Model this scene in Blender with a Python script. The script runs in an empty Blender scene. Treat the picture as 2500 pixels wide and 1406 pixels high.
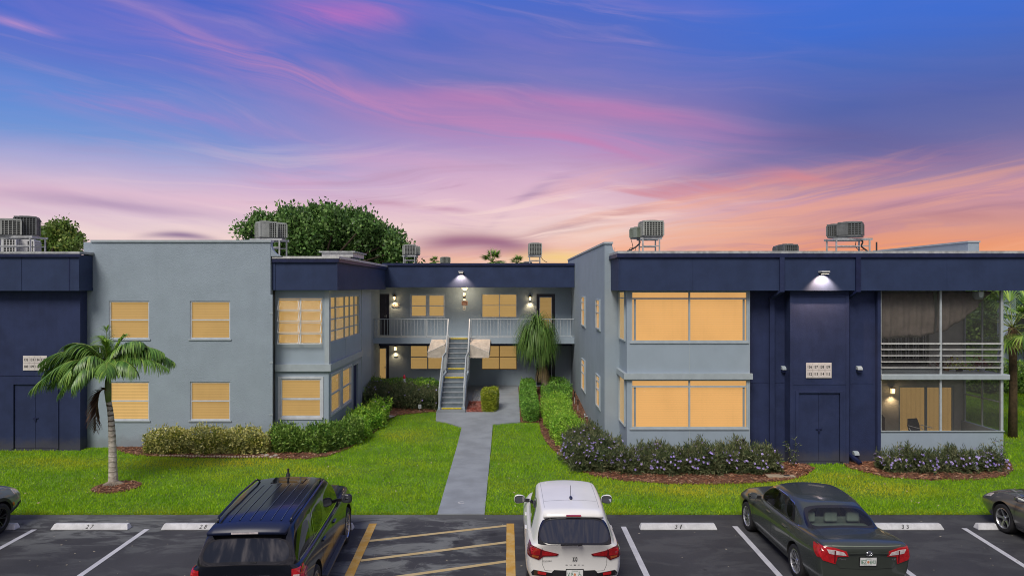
import bpy, bmesh, math, random
import numpy as np
from mathutils import Vector, Matrix, noise
from mathutils.bvhtree import BVHTree

random.seed(7); rng = np.random.default_rng(7)
SC = bpy.context.scene
COL = SC.collection
R = math.radians

# ------------------------------------------------------------------ camera
H = 5.85; F = 1700.0; CX = 1240.0; CY = 702.0        # metres; photo units (2500 px wide)
cam_d = bpy.data.cameras.new('camera'); cam = bpy.data.objects.new('camera', cam_d)
COL.objects.link(cam); SC.camera = cam
cam.location = (0, 0, H); cam.rotation_euler = (R(90), 0, 0)
cam_d.sensor_width = 36; cam_d.lens = 36*F/2500
cam_d.shift_x = (1250-CX)/2500; cam_d.clip_end = 9000; cam_d.clip_start = .1

def PX(px, Y): return (px-CX)*Y/F
def PZ(py, Y): return H-(py-CY)*Y/F
def gz(Y):                                             # ground height: level, then a gentle rise into the court
    t = min(max((Y-25.0)/11.0, 0), 1)
    return .5*t*t*(3-2*t)
def GP(px, py):                                        # ground point seen at a photo pixel
    Y = H*F/(py-CY)
    for _ in range(25): Y = .5*Y + .5*(H-gz(Y))*F/(py-CY)
    return PX(px, Y), Y

# ------------------------------------------------------------------ colour
def lin(c): return tuple(((v/255)/12.92 if v/255 <= .04045 else ((v/255+.055)/1.055)**2.4) for v in c[:3])

# ------------------------------------------------------------------ node helper
class NT:
    def __init__(s, tree): s.t = tree; s.n = tree.nodes; s.l = tree.links
    def set(s, sock, v):
        if isinstance(v, bpy.types.NodeSocket): s.l.new(v, sock)
        elif isinstance(v, (tuple, list)):
            n = len(sock.default_value); v = tuple(v)
            sock.default_value = v[:n] if len(v) >= n else v+(1,)*(n-len(v))
        else: sock.default_value = v
    def m(s, op, a, b=None, c=None, clamp=False):
        n = s.n.new('ShaderNodeMath'); n.operation = op; n.use_clamp = clamp
        s.set(n.inputs[0], a)
        if b is not None: s.set(n.inputs[1], b)
        if c is not None: s.set(n.inputs[2], c)
        return n.outputs[0]
    def ss(s, v, lo, hi):                              # smoothstep
        n = s.n.new('ShaderNodeMapRange'); n.interpolation_type = 'SMOOTHSTEP'
        s.set(n.inputs['Value'], v); n.inputs['From Min'].default_value = lo; n.inputs['From Max'].default_value = hi
        return n.outputs[0]
    def mix(s, f, a, b, mode='MIX'):
        n = s.n.new('ShaderNodeMix'); n.data_type = 'RGBA'; n.blend_type = mode
        s.set(n.inputs[0], f); s.set(n.inputs[6], a); s.set(n.inputs[7], b); return n.outputs[2]
    def noise(s, vec, scale, detail=3, rough=.5, dist=0):
        n = s.n.new('ShaderNodeTexNoise'); s.set(n.inputs['Vector'], vec)
        n.inputs['Scale'].default_value = scale; n.inputs['Detail'].default_value = detail
        n.inputs['Roughness'].default_value = rough; n.inputs['Distortion'].default_value = dist
        return n.outputs['Fac']
    def comb(s, x, y, z):
        n = s.n.new('ShaderNodeCombineXYZ')
        for i, v in enumerate((x, y, z)): s.set(n.inputs[i], v)
        return n.outputs[0]
    def ramp(s, f, stops, interp='LINEAR'):
        n = s.n.new('ShaderNodeValToRGB'); cr = n.color_ramp; cr.interpolation = interp
        while len(cr.elements) < len(stops): cr.elements.new(.5)
        for e, (p, c) in zip(cr.elements, stops): e.position = p; e.color = tuple(c)[:3]+(1,)
        s.set(n.inputs[0], f); return n.outputs[0]

# ------------------------------------------------------------------ sky
W = bpy.data.worlds.new('World'); SC.world = W; W.use_nodes = True
W.node_tree.nodes.clear(); q = NT(W.node_tree)
tc = q.n.new('ShaderNodeTexCoord'); sp = q.n.new('ShaderNodeSeparateXYZ'); q.l.new(tc.outputs['Generated'], sp.inputs[0])
X_, Y_, Z_ = sp.outputs
hyp = q.m('MAXIMUM', q.m('SQRT', q.m('ADD', q.m('MULTIPLY', X_, X_), q.m('MULTIPLY', Y_, Y_))), .02)
S = q.m('DIVIDE', X_, hyp); Cc = q.m('DIVIDE', Y_, hyp); E = q.m('MAXIMUM', q.m('DIVIDE', Z_, hyp), -.05)
def sv(px): return math.sin(math.atan((px-CX)/F))
def ev(px, py): return (CY-py)/F*math.cos(math.atan((px-CX)/F))
En = q.m('MULTIPLY', E, 1/.5, clamp=True)
# slow warp of the streaks
base_vec = q.comb(q.m('MULTIPLY', S, 1.1), q.m('MULTIPLY', Cc, 1.1), q.m('MULTIPLY', E, 3.2))
warp = q.m('SUBTRACT', q.noise(base_vec, 1.7, 3, .55), .5)
Ew = q.m('ADD', E, q.m('MULTIPLY', warp, .05)); Enw = q.m('MULTIPLY', Ew, 2, clamp=True)
def stops(px, lst): return [(min(max(ev(px, py)*2, 0), 1), lin(c)) for py, c in lst]
rl = q.ramp(Enw, stops(250, [(690,(214,180,190)),(575,(246,220,216)),(530,(232,206,218)),(470,(230,196,214)),(410,(184,178,218)),(330,(112,152,218)),(240,(90,138,216)),(150,(92,118,208)),(60,(66,106,208)),(-40,(60,98,204))]))
rc = q.ramp(Enw, stops(1250, [(690,(252,200,140)),(625,(244,188,164)),(570,(252,220,208)),(505,(240,204,212)),(430,(216,178,208)),(350,(170,148,200)),(290,(164,132,188)),(200,(100,116,192)),(110,(84,108,196)),(0,(70,106,206)),(-60,(64,104,206))]))
rr = q.ramp(Enw, stops(2150, [(690,(250,172,104)),(605,(244,158,112)),(550,(222,156,142)),(480,(204,150,168)),(420,(150,126,166)),(350,(106,108,166)),(260,(76,98,172)),(160,(66,104,190)),(60,(54,108,210)),(-40,(54,110,216))]))
c = q.mix(q.ss(S, -.52, .0), rl, rc)
c = q.mix(q.ss(S, .06, .45), c, rr)
# streak fields: falling to the right on the left, rising to the right low on the right
slantA = q.m('ADD', E, q.m('MULTIPLY', S, .17)); slantB = q.m('SUBTRACT', E, q.m('MULTIPLY', S, .2))
def streak(sl, fx, fz, off, dist=.4, det=5):
    v = q.comb(q.m('ADD', q.m('MULTIPLY', S, fx), off), q.m('MULTIPLY', Cc, fx), q.m('ADD', q.m('MULTIPLY', sl, fz), q.m('MULTIPLY', warp, fz*.09)))
    return q.noise(v, 1.0, det, .62, dist)
nA = streak(slantA, 1.5, 15, 0); nB = streak(slantB, 1.5, 24, 4, .6, 7); nF = streak(slantA, 3.0, 34, 9, .8, 6)
lowR = q.m('MULTIPLY', q.ss(S, -.02, .18), q.m('SUBTRACT', 1, q.ss(E, .12, .2)))
hi = q.m('MULTIPLY', q.m('MULTIPLY', q.ss(nA, .44, .76), .20), q.m('SUBTRACT', 1, q.m('MULTIPLY', q.ss(S, .1, .5), .75)))
c = q.mix(q.m('MULTIPLY', hi, q.m('SUBTRACT', 1, lowR)), c, lin((196,146,204)))
c = q.mix(q.m('MULTIPLY', q.m('MULTIPLY', q.ss(nF, .5, .78), .22), q.m('SUBTRACT', 1, q.ss(S, .1, .5))), c, lin((222,172,208)))
c = q.mix(q.m('MULTIPLY', q.m('MULTIPLY', q.ss(nB, .48, .72), .55), lowR), c, lin((150,104,134)))
c = q.mix(q.m('MULTIPLY', q.m('MULTIPLY', q.m('SUBTRACT', 1, q.ss(nB, .30, .46)), .5), lowR), c, lin((252,176,136)))
nC = streak(q.m('SUBTRACT', E, q.m('MULTIPLY', S, .07)), 1.9, 30, 13, .9, 7)
lowC = q.m('MULTIPLY', q.m('MULTIPLY', q.ss(S, -.75, -.1), q.ss(E, .0, .05)), q.m('SUBTRACT', 1, q.ss(E, .13, .22)))
c = q.mix(q.m('MULTIPLY', q.m('MULTIPLY', q.m('SUBTRACT', 1, q.ss(nC, .30, .48)), q.m('SUBTRACT', 1, q.ss(S, .2, .5))), q.m('MULTIPLY', lowC, .6)), c, lin((255,224,216)))
c = q.mix(q.m('MULTIPLY', q.ss(nC, .52, .68), q.m('MULTIPLY', lowC, .45)), c, lin((176,132,164)))
def band(p0, p1, p2, w, s0, s1, col, amp, nz=None, soft=.12):
    # quadratic centre line through three photo points, gaussian across, feathered along
    A = np.array([[1, sv(x), sv(x)**2] for x, y in (p0, p1, p2)]); b = np.array([ev(x, y) for x, y in (p0, p1, p2)])
    k = np.linalg.solve(A, b)
    ctr = q.m('ADD', q.m('MULTIPLY_ADD', S, float(k[1]), float(k[0])), q.m('MULTIPLY', q.m('MULTIPLY', S, S), float(k[2])))
    d = q.m('DIVIDE', q.m('SUBTRACT', q.m('ADD', E, q.m('MULTIPLY', warp, .035)), ctr), w/F)
    g = q.m('POWER', 2.718, q.m('MULTIPLY', q.m('MULTIPLY', d, d), -1))
    g = q.m('MULTIPLY', g, q.m('MULTIPLY', q.ss(S, sv(s0)-soft, sv(s0)+soft), q.m('SUBTRACT', 1, q.ss(S, sv(s1)-soft, sv(s1)+soft))))
    if nz is not None: g = q.m('MULTIPLY', g, q.ss(nz, .3, .62))
    global c
    c = q.mix(q.m('MULTIPLY', g, q.m('MULTIPLY', q.ss(Cc, 0, .5), amp)), c, lin(col))
band((450,100),(800,215),(1900,360), 46, 420, 1850, (204,136,190), .62, nF)
band((900,225),(1300,245),(1700,300), 26, 1000, 1750, (212,128,180), .5, nA)
band((1250,320),(1450,350),(1600,400), 10, 1290, 1560, (206,128,180), .6, None, .06)
band((700,30),(850,40),(1000,40), 34, 720, 960, (196,112,196), .8, nF, .08)
band((0,45),(60,60),(130,78), 9, -40, 110, (224,160,206), .6, nF, .03)
band((600,440),(900,400),(1200,440), 40, 640, 1180, (236,176,206), .6, nA)
band((1250,500),(1330,450),(1420,420), 14, 1230, 1400, (160,132,174), .45, nC, .05)
band((850,480),(1050,500),(1200,520), 8, 900, 1180, (196,140,166), .7, nC, .05)
band((0,220),(400,270),(700,320), 22, 60, 640, (168,134,206), .55, nF)
band((1400,490),(1700,455),(2300,380), 26, 1450, 2250, (226,138,142), .7, nF)
band((1500,545),(1900,500),(2500,420), 20, 1600, 2420, (228,168,172), .5, nB)
band((1850,335),(2000,330),(2250,350), 30, 1880, 2300, (92,84,150), .5, nA)
band((1650,440),(1850,390),(2050,370), 26, 1680, 2000, (104,104,166), .55, nA)
band((1960,530),(2250,490),(2500,455), 12, 1990, 2480, (146,100,128), .7, nB)
band((2100,560),(2300,530),(2500,520), 14, 2160, 2500, (168,106,120), .6, nA)
band((1010,600),(1090,590),(1300,610), 24, 1030, 1300, (160,106,134), .95, None, .05)
band((1230,600),(1380,560),(1540,520), 18, 1240, 1560, (156,112,142), .75, nC, .06)
band((0,470),(200,490),(500,525), 14, -40, 480, (168,140,180), .65, nA)
band((340,580),(430,576),(540,588), 8, 370, 510, (132,104,148), .85, None, .03)
band((1850,570),(1980,552),(2080,540), 8, 1860, 2060, (156,110,132), .6, nB, .05)
band((1180,640),(1350,632),(1500,640), 16, 1270, 1460, (255,214,124), .8, None, .06)
c = q.mix(.07, c, (.26,.22,.28))
c = q.mix(q.m('MULTIPLY', q.ss(nF, .35, .62), .10), c, q.mix(.5, c, (.22,.22,.34)))
# the half of the sky behind the camera: even dusk cloud in the same tones
back = q.ramp(Enw, [(0, lin((206,184,190))), (.35, lin((186,176,200))), (1, lin((150,158,200)))])
nz2 = q.noise(q.comb(q.m('MULTIPLY', S, 2.0), q.m('MULTIPLY', Cc, 2.0), q.m('MULTIPLY', E, 3.2)), 4, 6, .62)
back = q.mix(q.ss(nz2, .42, .60), q.mix(.75, back, lin((90,94,112))), lin((216,206,214)))
c = q.mix(q.ss(Cc, .45, -.15), c, back)
zen = q.mix(q.ss(nz2, .35, .7), lin((136,144,184)), lin((188,182,200)))
c = q.mix(q.ss(E, .55, 1.7), c, zen)
bg = q.n.new('ShaderNodeBackground'); q.l.new(c, bg.inputs[0]); bg.inputs[1].default_value = 1.0
wo = q.n.new('ShaderNodeOutputWorld'); q.l.new(bg.outputs[0], wo.inputs[0])

# ------------------------------------------------------------------ sun: broad, soft, from behind and above the camera
sd = bpy.data.lights.new('sun', 'SUN'); sd.energy = 2.85; sd.angle = R(24); sd.color = (1, .93, .84)
sun = bpy.data.objects.new('sun', sd); COL.objects.link(sun)
sun.rotation_euler = Vector((.30, .68, -.86)).to_track_quat('-Z', 'Y').to_euler()

VS = SC.view_settings
VS.view_transform = 'Standard'; VS.look = 'None'; VS.gamma = 1; VS.use_curve_mapping = False; VS.exposure = 0
SC.render.engine = 'CYCLES'
SC.cycles.filter_width = 1.0
# ================================================================== materials
MATS = {}
def pmat(name, col, rough=.7, var=.12, scale=3, bump=0, bscale=80, metallic=0, coat=0, streak=0, spec=.5, speck=0, grime=0, col2=None, emit=None, es=0):
    if name in MATS: return MATS[name]
    m = bpy.data.materials.new(name); m.use_nodes = True; MATS[name] = m
    q = NT(m.node_tree); b = q.n['Principled BSDF']
    tc = q.n.new('ShaderNodeTexCoord').outputs['Object']
    col = tuple(col)[:3]
    n1 = q.noise(tc, scale, 5, .6); f = q.ss(n1, .3, .7)
    lo = tuple(v*(1-var) for v in col); hi_ = tuple(min(1, v*(1+var)) for v in col)
    if col2: lo = col2
    cc = q.mix(f, lo, hi_)
    if streak:
        mp = q.n.new('ShaderNodeMapping'); q.l.new(tc, mp.inputs[0]); mp.inputs['Scale'].default_value = (4, 4, .22)
        st = q.ss(q.noise(mp.outputs[0], 1.5, 6, .65), .45, .75)
        cc = q.mix(q.m('MULTIPLY', st, streak), cc, tuple(v*.55 for v in col))
    if grime:
        gp = q.n.new('ShaderNodeNewGeometry').outputs['Position']; sg = q.n.new('ShaderNodeSeparateXYZ'); q.l.new(gp, sg.inputs[0])
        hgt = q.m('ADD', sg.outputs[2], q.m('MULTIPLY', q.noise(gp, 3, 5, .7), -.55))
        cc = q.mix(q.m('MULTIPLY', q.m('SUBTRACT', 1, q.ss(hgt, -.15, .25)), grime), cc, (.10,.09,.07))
        cc = q.mix(q.m('MULTIPLY', q.ss(q.noise(gp, 1.7, 6, .7, .5), .60, .68), grime*.35), cc, tuple(min(1, v*1.25+.02) for v in col))
    if speck:
        cc = q.mix(q.m('MULTIPLY', q.ss(q.noise(tc, 160, 2, .5), .55, .75), speck), cc, tuple(min(1, v*2.4+.04) for v in col))
    q.l.new(cc, b.inputs['Base Color'])
    b.inputs['Roughness'].default_value = rough; b.inputs['Metallic'].default_value = metallic
    b.inputs['Specular IOR Level'].default_value = spec
    b.inputs['Coat Weight'].default_value = coat; b.inputs['Coat Roughness'].default_value = .04
    if emit: b.inputs['Emission Color'].default_value = tuple(emit)[:3]+(1,); b.inputs['Emission Strength'].default_value = es
    if bump:
        bn = q.n.new('ShaderNodeBump'); bn.inputs['Strength'].default_value = bump; bn.inputs['Distance'].default_value = .02
        q.l.new(q.noise(tc, bscale, 4, .6), bn.inputs['Height']); q.l.new(bn.outputs[0], b.inputs['Normal'])
    return m

def lit_mat(name, col, strength, stripes=0, amp=.16, axis=2, grad=.0):
    # lit blind or shade behind glass: a real emitter with slat stripes
    if name in MATS: return MATS[name]
    m = bpy.data.materials.new(name); m.use_nodes = True; MATS[name] = m
    q = NT(m.node_tree); b = q.n['Principled BSDF']
    tc = q.n.new('ShaderNodeTexCoord').outputs['Object']; s = q.n.new('ShaderNodeSeparateXYZ'); q.l.new(tc, s.inputs[0])
    f = q.m('ADD', .82, q.m('MULTIPLY', q.noise(tc, .9, 2, .5), .34))
    wv = q.n.new('ShaderNodeMapping'); q.l.new(tc, wv.inputs[0]); wv.inputs['Scale'].default_value = (5, 5, .3)
    f = q.m('SUBTRACT', f, q.m('MULTIPLY', q.ss(q.noise(wv.outputs[0], 1.2, 3, .6), .52, .7), .03))
    if stripes:
        w = q.m('SINE', q.m('MULTIPLY', s.outputs[axis], stripes*6.2832))
        f = q.m('SUBTRACT', f, q.m('MULTIPLY', q.ss(w, .1, 1), amp))
    q.l.new(q.mix(f, (0, 0, 0), col), b.inputs['Emission Color']); b.inputs['Emission Strength'].default_value = strength
    b.inputs['Base Color'].default_value = tuple(v*.25 for v in col)+(1,); b.inputs['Roughness'].default_value = .7
    return m

def glass_mat(name, tint, trans, rough=.02, f0=1.45, k=1.0):
    # thin pane: tinted transparency with a mirror-like coat by fresnel
    if name in MATS: return MATS[name]
    m = bpy.data.materials.new(name); m.use_nodes = True; MATS[name] = m
    q = NT(m.node_tree); q.n.clear()
    tr = q.n.new('ShaderNodeBsdfTransparent'); tr.inputs[0].default_value = tuple(v*trans for v in tint)+(1,)
    gl = q.n.new('ShaderNodeBsdfGlossy'); gl.inputs['Roughness'].default_value = rough; gl.inputs[0].default_value = (1, 1, 1, 1)
    fr = q.n.new('ShaderNodeFresnel'); fr.inputs[0].default_value = f0
    mx = q.n.new('ShaderNodeMixShader'); q.l.new(q.m('MULTIPLY', fr.outputs[0], k), mx.inputs[0]); q.l.new(tr.outputs[0], mx.inputs[1]); q.l.new(gl.outputs[0], mx.inputs[2])
    o = q.n.new('ShaderNodeOutputMaterial'); q.l.new(mx.outputs[0], o.inputs[0]); return m

def screen_mat(name, col, a):
    if name in MATS: return MATS[name]
    m = bpy.data.materials.new(name); m.use_nodes = True; MATS[name] = m
    q = NT(m.node_tree); b = q.n['Principled BSDF']; b.inputs['Base Color'].default_value = tuple(col)+(1,)
    b.inputs['Roughness'].default_value = .9; b.inputs['Alpha'].default_value = a; return m

def leaf_mat(name, stops, rough=.45, patch=None, spec=.35, trans=.25):
    if name in MATS: return MATS[name]
    m = bpy.data.materials.new(name); m.use_nodes = True; MATS[name] = m
    q = NT(m.node_tree); b = q.n['Principled BSDF']
    at = q.n.new('ShaderNodeAttribute'); at.attribute_name = 'rnd'
    c = q.ramp(at.outputs['Fac'], stops)
    g = q.n.new('ShaderNodeNewGeometry').outputs['Position']
    c = q.mix(q.m('MULTIPLY', q.ss(q.noise(g, 2.2, 3, .5), .35, .65), .5), c, q.mix(.5, c, stops[-1][1]))
    if patch:
        pc, sc, lo, hi = patch
        c = q.mix(q.ss(q.noise(g, sc, 4, .6), lo, hi), c, q.mix(.75, c, pc))
    q.l.new(c, b.inputs['Base Color']); b.inputs['Roughness'].default_value = rough; b.inputs['Specular IOR Level'].default_value = spec
    if trans:
        tl = q.n.new('ShaderNodeBsdfTranslucent'); q.l.new(c, tl.inputs[0])
        mx = q.n.new('ShaderNodeMixShader'); mx.inputs[0].default_value = trans
        q.l.new(b.outputs[0], mx.inputs[1]); q.l.new(tl.outputs[0], mx.inputs[2])
        q.l.new(mx.outputs[0], q.n['Material Output'].inputs[0])
    return m

GREY = lin((150,165,176)); BLUE = lin((42,55,110))
M_grey = pmat('grey_blue_stucco', tuple(v*.88 for v in lin((154,169,181))), .85, .05, 1.1, .8, 34, streak=.06, grime=.32)
M_greyside = M_grey
M_greypanel = pmat('grey_painted_board', tuple(v*.88 for v in lin((157,173,186))), .6, .04, 1.5, .08, 30, streak=.05)
M_trim = pmat('grey_painted_trim', tuple(v*.9 for v in lin((168,180,186))), .5, .06, 4)
M_bluef = pmat('navy_fascia_board', (.026,.042,.100), .65, .12, 1.5, .12, 60, streak=.15, spec=.25)
M_blue = pmat('navy_stucco', (.023,.034,.092), .7, .16, 1.3, .5, 50, streak=.2, spec=.25, grime=.4)
M_bluetrim = pmat('navy_gutter_paint', (.012,.018,.062), .45, .2, 4, spec=.35)
M_white = pmat('white_frame_paint', (.52,.56,.60), .45, .08, 6)
M_offwhite = pmat('off_white_metal', (.50,.51,.50), .5, .15, 8)
M_roof = pmat('pale_roof_membrane', (.42,.43,.42), .8, .2, 2, .3, 10)
M_drip = pmat('weathered_drip_edge', (.36,.38,.38), .6, .28, 6)
M_dark = pmat('dark_metal', (.02,.02,.025), .45, .2, 6)
M_conc = pmat('grey_blue_painted_concrete', (.235,.262,.285), .75, .14, 1.2, .25, 60, speck=.08)
M_step = pmat('step_riser_paint', (.13,.165,.195), .7, .15, 5, .3, 60)
M_tread = pmat('step_nosing_paint', (.24,.27,.29), .7, .12, 6, .2, 60)
M_yel = pmat('yellow_safety_strip', (.62,.50,.03), .6, .2, 12)
M_rail = pmat('pale_rail_paint', (.38,.42,.44), .45, .1, 8)
M_black = pmat('black_plastic', (.012,.012,.014), .5, .2, 10)
M_sign = pmat('sign_board', (.62,.58,.56), .5, .06, 4)
M_ink = pmat('sign_ink', (.02,.02,.02), .6, .05)
M_pane = glass_mat('window_glass', (1, 1, 1), .94, f0=1.25, k=.3); M_sash = glass_mat('sash_glass', (1, .98, .94), .93, f0=1.3, k=.12)
WARM_L = (.69,.43,.15); WARM_R = (.93,.50,.17)
M_litA = lit_mat('lit_blind_left', WARM_L, .68, 10.5, .15)
M_litA2 = lit_mat('lit_blind_left_bright', WARM_L, .98, 9, .35)
M_litP = lit_mat('lit_shade_plain', WARM_L, .66, 0)
M_litB = lit_mat('lit_blind_right', WARM_R, .80, 13, .10)
M_litC = lit_mat('lit_blind_dim', WARM_L, .56, 13, .10)
M_litV = lit_mat('lit_vertical_blind', WARM_L, .62, 6, .12, 0)
M_litdoor = lit_mat('lit_door_blind', WARM_L, .50, 14, .14)

# ================================================================== meshes
class MB:
    def __init__(s): s.v = []; s.f = []; s.mi = []; s.cur = 0
    def add(s, vs, fs):
        b = len(s.v); s.v += [tuple(v) for v in vs]
        for f in fs: s.f.append(tuple(b+i for i in f)); s.mi.append(s.cur)
        return s
    def hexa(s, p): return s.add(p, [(0,3,2,1),(4,5,6,7),(0,1,5,4),(1,2,6,5),(2,3,7,6),(3,0,4,7)])
    def box(s, x0, x1, y0, y1, z0, z1):
        return s.hexa([(x0,y0,z0),(x1,y0,z0),(x1,y1,z0),(x0,y1,z0),(x0,y0,z1),(x1,y0,z1),(x1,y1,z1),(x0,y1,z1)])
    def fbox(s, P, u0, u1, v0, v1, w0, w1):
        return s.hexa([P(u0,v0,w0),P(u1,v0,w0),P(u1,v0,w1),P(u0,v0,w1),P(u0,v1,w0),P(u1,v1,w0),P(u1,v1,w1),P(u0,v1,w1)])
    def bar(s, a, b, w, h=None, up=(0,0,1)):
        a = Vector(a); b = Vector(b); d = (b-a).normalized(); h = h or w
        u = Vector(up)
        if abs(d.dot(u)) > .98: u = Vector((0,1,0))
        r = d.cross(u).normalized()*w/2; t = r.cross(d).normalized()*h/2
        return s.hexa([a-r-t, a+r-t, b+r-t, b-r-t, a-r+t, a+r+t, b+r+t, b-r+t])
    def tube(s, pts, r, n=8, cap=True):
        pts = [Vector(p) for p in pts]; rs = r if isinstance(r, (list, tuple)) else [r]*len(pts)
        b = len(s.v); prev = None
        for i, p in enumerate(pts):
            d = (pts[min(i+1, len(pts)-1)]-pts[max(i-1, 0)]).normalized()
            if prev is None:
                u = Vector((0,0,1)) if abs(d.z) < .9 else Vector((1,0,0)); x = d.cross(u).normalized()
            else: x = (prev-d*prev.dot(d)).normalized()
            prev = x; y = d.cross(x)
            for k in range(n):
                a = 2*math.pi*k/n; s.v.append(tuple(p+(x*math.cos(a)+y*math.sin(a))*rs[i]))
        for i in range(len(pts)-1):
            for k in range(n):
                s.f.append((b+i*n+k, b+i*n+(k+1) % n, b+(i+1)*n+(k+1) % n, b+(i+1)*n+k)); s.mi.append(s.cur)
        if cap:
            s.f.append(tuple(b+k for k in range(n))[::-1]); s.mi.append(s.cur)
            s.f.append(tuple(b+(len(pts)-1)*n+k for k in range(n))); s.mi.append(s.cur)
        return s
    def lathe(s, prof, ctr, n=24, axis='z'):
        b = len(s.v); m = len(prof)
        for k in range(n):
            a = 2*math.pi*k/n
            for r, h in prof:
                if axis == 'z': p = (r*math.cos(a), r*math.sin(a), h)
                elif axis == 'x': p = (h, r*math.cos(a), r*math.sin(a))
                else: p = (r*math.cos(a), h, r*math.sin(a))
                s.v.append((p[0]+ctr[0], p[1]+ctr[1], p[2]+ctr[2]))
        for k in range(n):
            for i in range(m-1):
                s.f.append((b+k*m+i, b+((k+1) % n)*m+i, b+((k+1) % n)*m+i+1, b+k*m+i+1)); s.mi.append(s.cur)
        return s
    def prism(s, pts, P, w0, w1):                      # polygon (u,v) extruded along w
        n = len(pts); vs = [P(u, v, w0) for u, v in pts]+[P(u, v, w1) for u, v in pts]
        return s.add(vs, [tuple(range(n))[::-1], tuple(range(n, 2*n))]+[(i, (i+1) % n, n+(i+1) % n, n+i) for i in range(n)])
    def wall(s, P, u0, u1, v0, v1, holes, t):
        us = sorted({u0, u1}|{h[0] for h in holes}|{h[1] for h in holes}); vs = sorted({v0, v1}|{h[2] for h in holes}|{h[3] for h in holes})
        inh = lambda u, v: any(h[0] < u < h[1] and h[2] < v < h[3] for h in holes)
        cell = {}
        for i in range(len(us)-1):
            for j in range(len(vs)-1): cell[i, j] = not inh((us[i]+us[i+1])/2, (vs[j]+vs[j+1])/2)
        idx = {}
        def vi(i, j, k):
            if (i, j, k) not in idx: idx[i, j, k] = len(s.v); s.v.append(tuple(P(us[i], vs[j], t*k)))
            return idx[i, j, k]
        for (i, j), ok in cell.items():
            if not ok: continue
            for k in (0, 1): s.f.append((vi(i,j,k), vi(i+1,j,k), vi(i+1,j+1,k), vi(i,j+1,k))); s.mi.append(s.cur)
            for di, dj, a, b in ((-1,0,(0,0),(0,1)),(1,0,(1,0),(1,1)),(0,-1,(0,0),(1,0)),(0,1,(0,1),(1,1))):
                if not cell.get((i+di, j+dj), False):
                    s.f.append((vi(i+a[0],j+a[1],0), vi(i+b[0],j+b[1],0), vi(i+b[0],j+b[1],1), vi(i+a[0],j+a[1],1))); s.mi.append(s.cur)
        return s
    def build(s, name, mats, parent=None, smooth=False, recalc=True, bevel=0):
        if not isinstance(mats, (list, tuple)): mats = [mats]
        me = bpy.data.meshes.new(name); me.from_pydata(s.v, [], s.f)
        for m in mats: me.materials.append(m)
        if len(mats) > 1: me.polygons.foreach_set('material_index', s.mi)
        if recalc or bevel:
            bm = bmesh.new(); bm.from_mesh(me)
            bmesh.ops.recalc_face_normals(bm, faces=bm.faces)
            if bevel: bmesh.ops.bevel(bm, geom=list(bm.edges), offset=bevel, segments=2, affect='EDGES', profile=.5)
            bm.to_mesh(me); bm.free()
        if smooth: me.polygons.foreach_set('use_smooth', [True]*len(me.polygons))
        me.update(); return link(name, me, parent)

def link(name, me, parent=None):
    o = bpy.data.objects.new(name, me); COL.objects.link(o)
    if parent is not None:
        o.parent = parent
        if parent.parent is None: o.matrix_parent_inverse = parent.matrix_basis.inverted()
    return o
def tag(o, label=None, cat=None, group=None, kind=None):
    if label: o['label'] = label
    if cat: o['category'] = cat
    if group: o['group'] = group
    if kind: o['kind'] = kind
    return o
def thing(name, label, cat, loc=(0,0,0), group=None, rz=0):
    o = bpy.data.objects.new(name, None); COL.objects.link(o)
    o.location = loc; o.rotation_euler = (0, 0, rz); o.empty_display_size = .2
    return tag(o, label, cat, group)
def place(root, loc, rz=0):
    root.location = loc; root.rotation_euler = (0, 0, rz)
KIDS = lambda o: [c for c in COL.objects if c.parent == o]
def dup(root, loc, rz=None, label=None):
    kids = {}
    def cp(o, par):
        c = o.copy(); COL.objects.link(c)
        if par is not None: c.parent = par
        for ch in list(o.children): cp(ch, c)
        return c
    r = cp(root, None); r.location = loc
    if rz is not None: r.rotation_euler = (0, 0, rz)
    if label: r['label'] = label
    return r
def rebase(o):                                        # put a top-level mesh's origin at its base
    me = o.data; n = len(me.vertices); a = np.empty(n*3); me.vertices.foreach_get('co', a); a = a.reshape(-1, 3)
    c = (a.min(0)+a.max(0))/2; c[2] = a[:, 2].min(); a -= c; me.vertices.foreach_set('co', a.ravel()); me.update(); o.location = c
    return o
def np_mesh(name, V, Fq, mats, parent=None, rnd=None, mi=None, smooth=False, nv=4):
    me = bpy.data.meshes.new(name); nf = len(Fq)
    me.vertices.add(len(V)); me.vertices.foreach_set('co', np.asarray(V, dtype=np.float32).ravel())
    me.loops.add(nf*nv); me.loops.foreach_set('vertex_index', np.asarray(Fq, dtype=np.int32).ravel())
    me.polygons.add(nf); me.polygons.foreach_set('loop_start', np.arange(0, nf*nv, nv, dtype=np.int32))
    for m in (mats if isinstance(mats, (list, tuple)) else [mats]): me.materials.append(m)
    if mi is not None: me.polygons.foreach_set('material_index', np.asarray(mi, dtype=np.int32))
    if rnd is not None:
        at = me.attributes.new('rnd', 'FLOAT', 'FACE'); at.data.foreach_set('value', np.asarray(rnd, dtype=np.float32))
    if smooth: me.polygons.foreach_set('use_smooth', np.ones(nf, dtype=bool))
    me.update(calc_edges=True); return link(name, me, parent)

def FrontF(Y0): return lambda u, v, w: (u, Y0+w, v)
def LeftF(X0): return lambda u, v, w: (X0+w, u, v)     # faces -X, u runs along Y
def RightF(X0): return lambda u, v, w: (X0-w, u, v)    # faces +X

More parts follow.
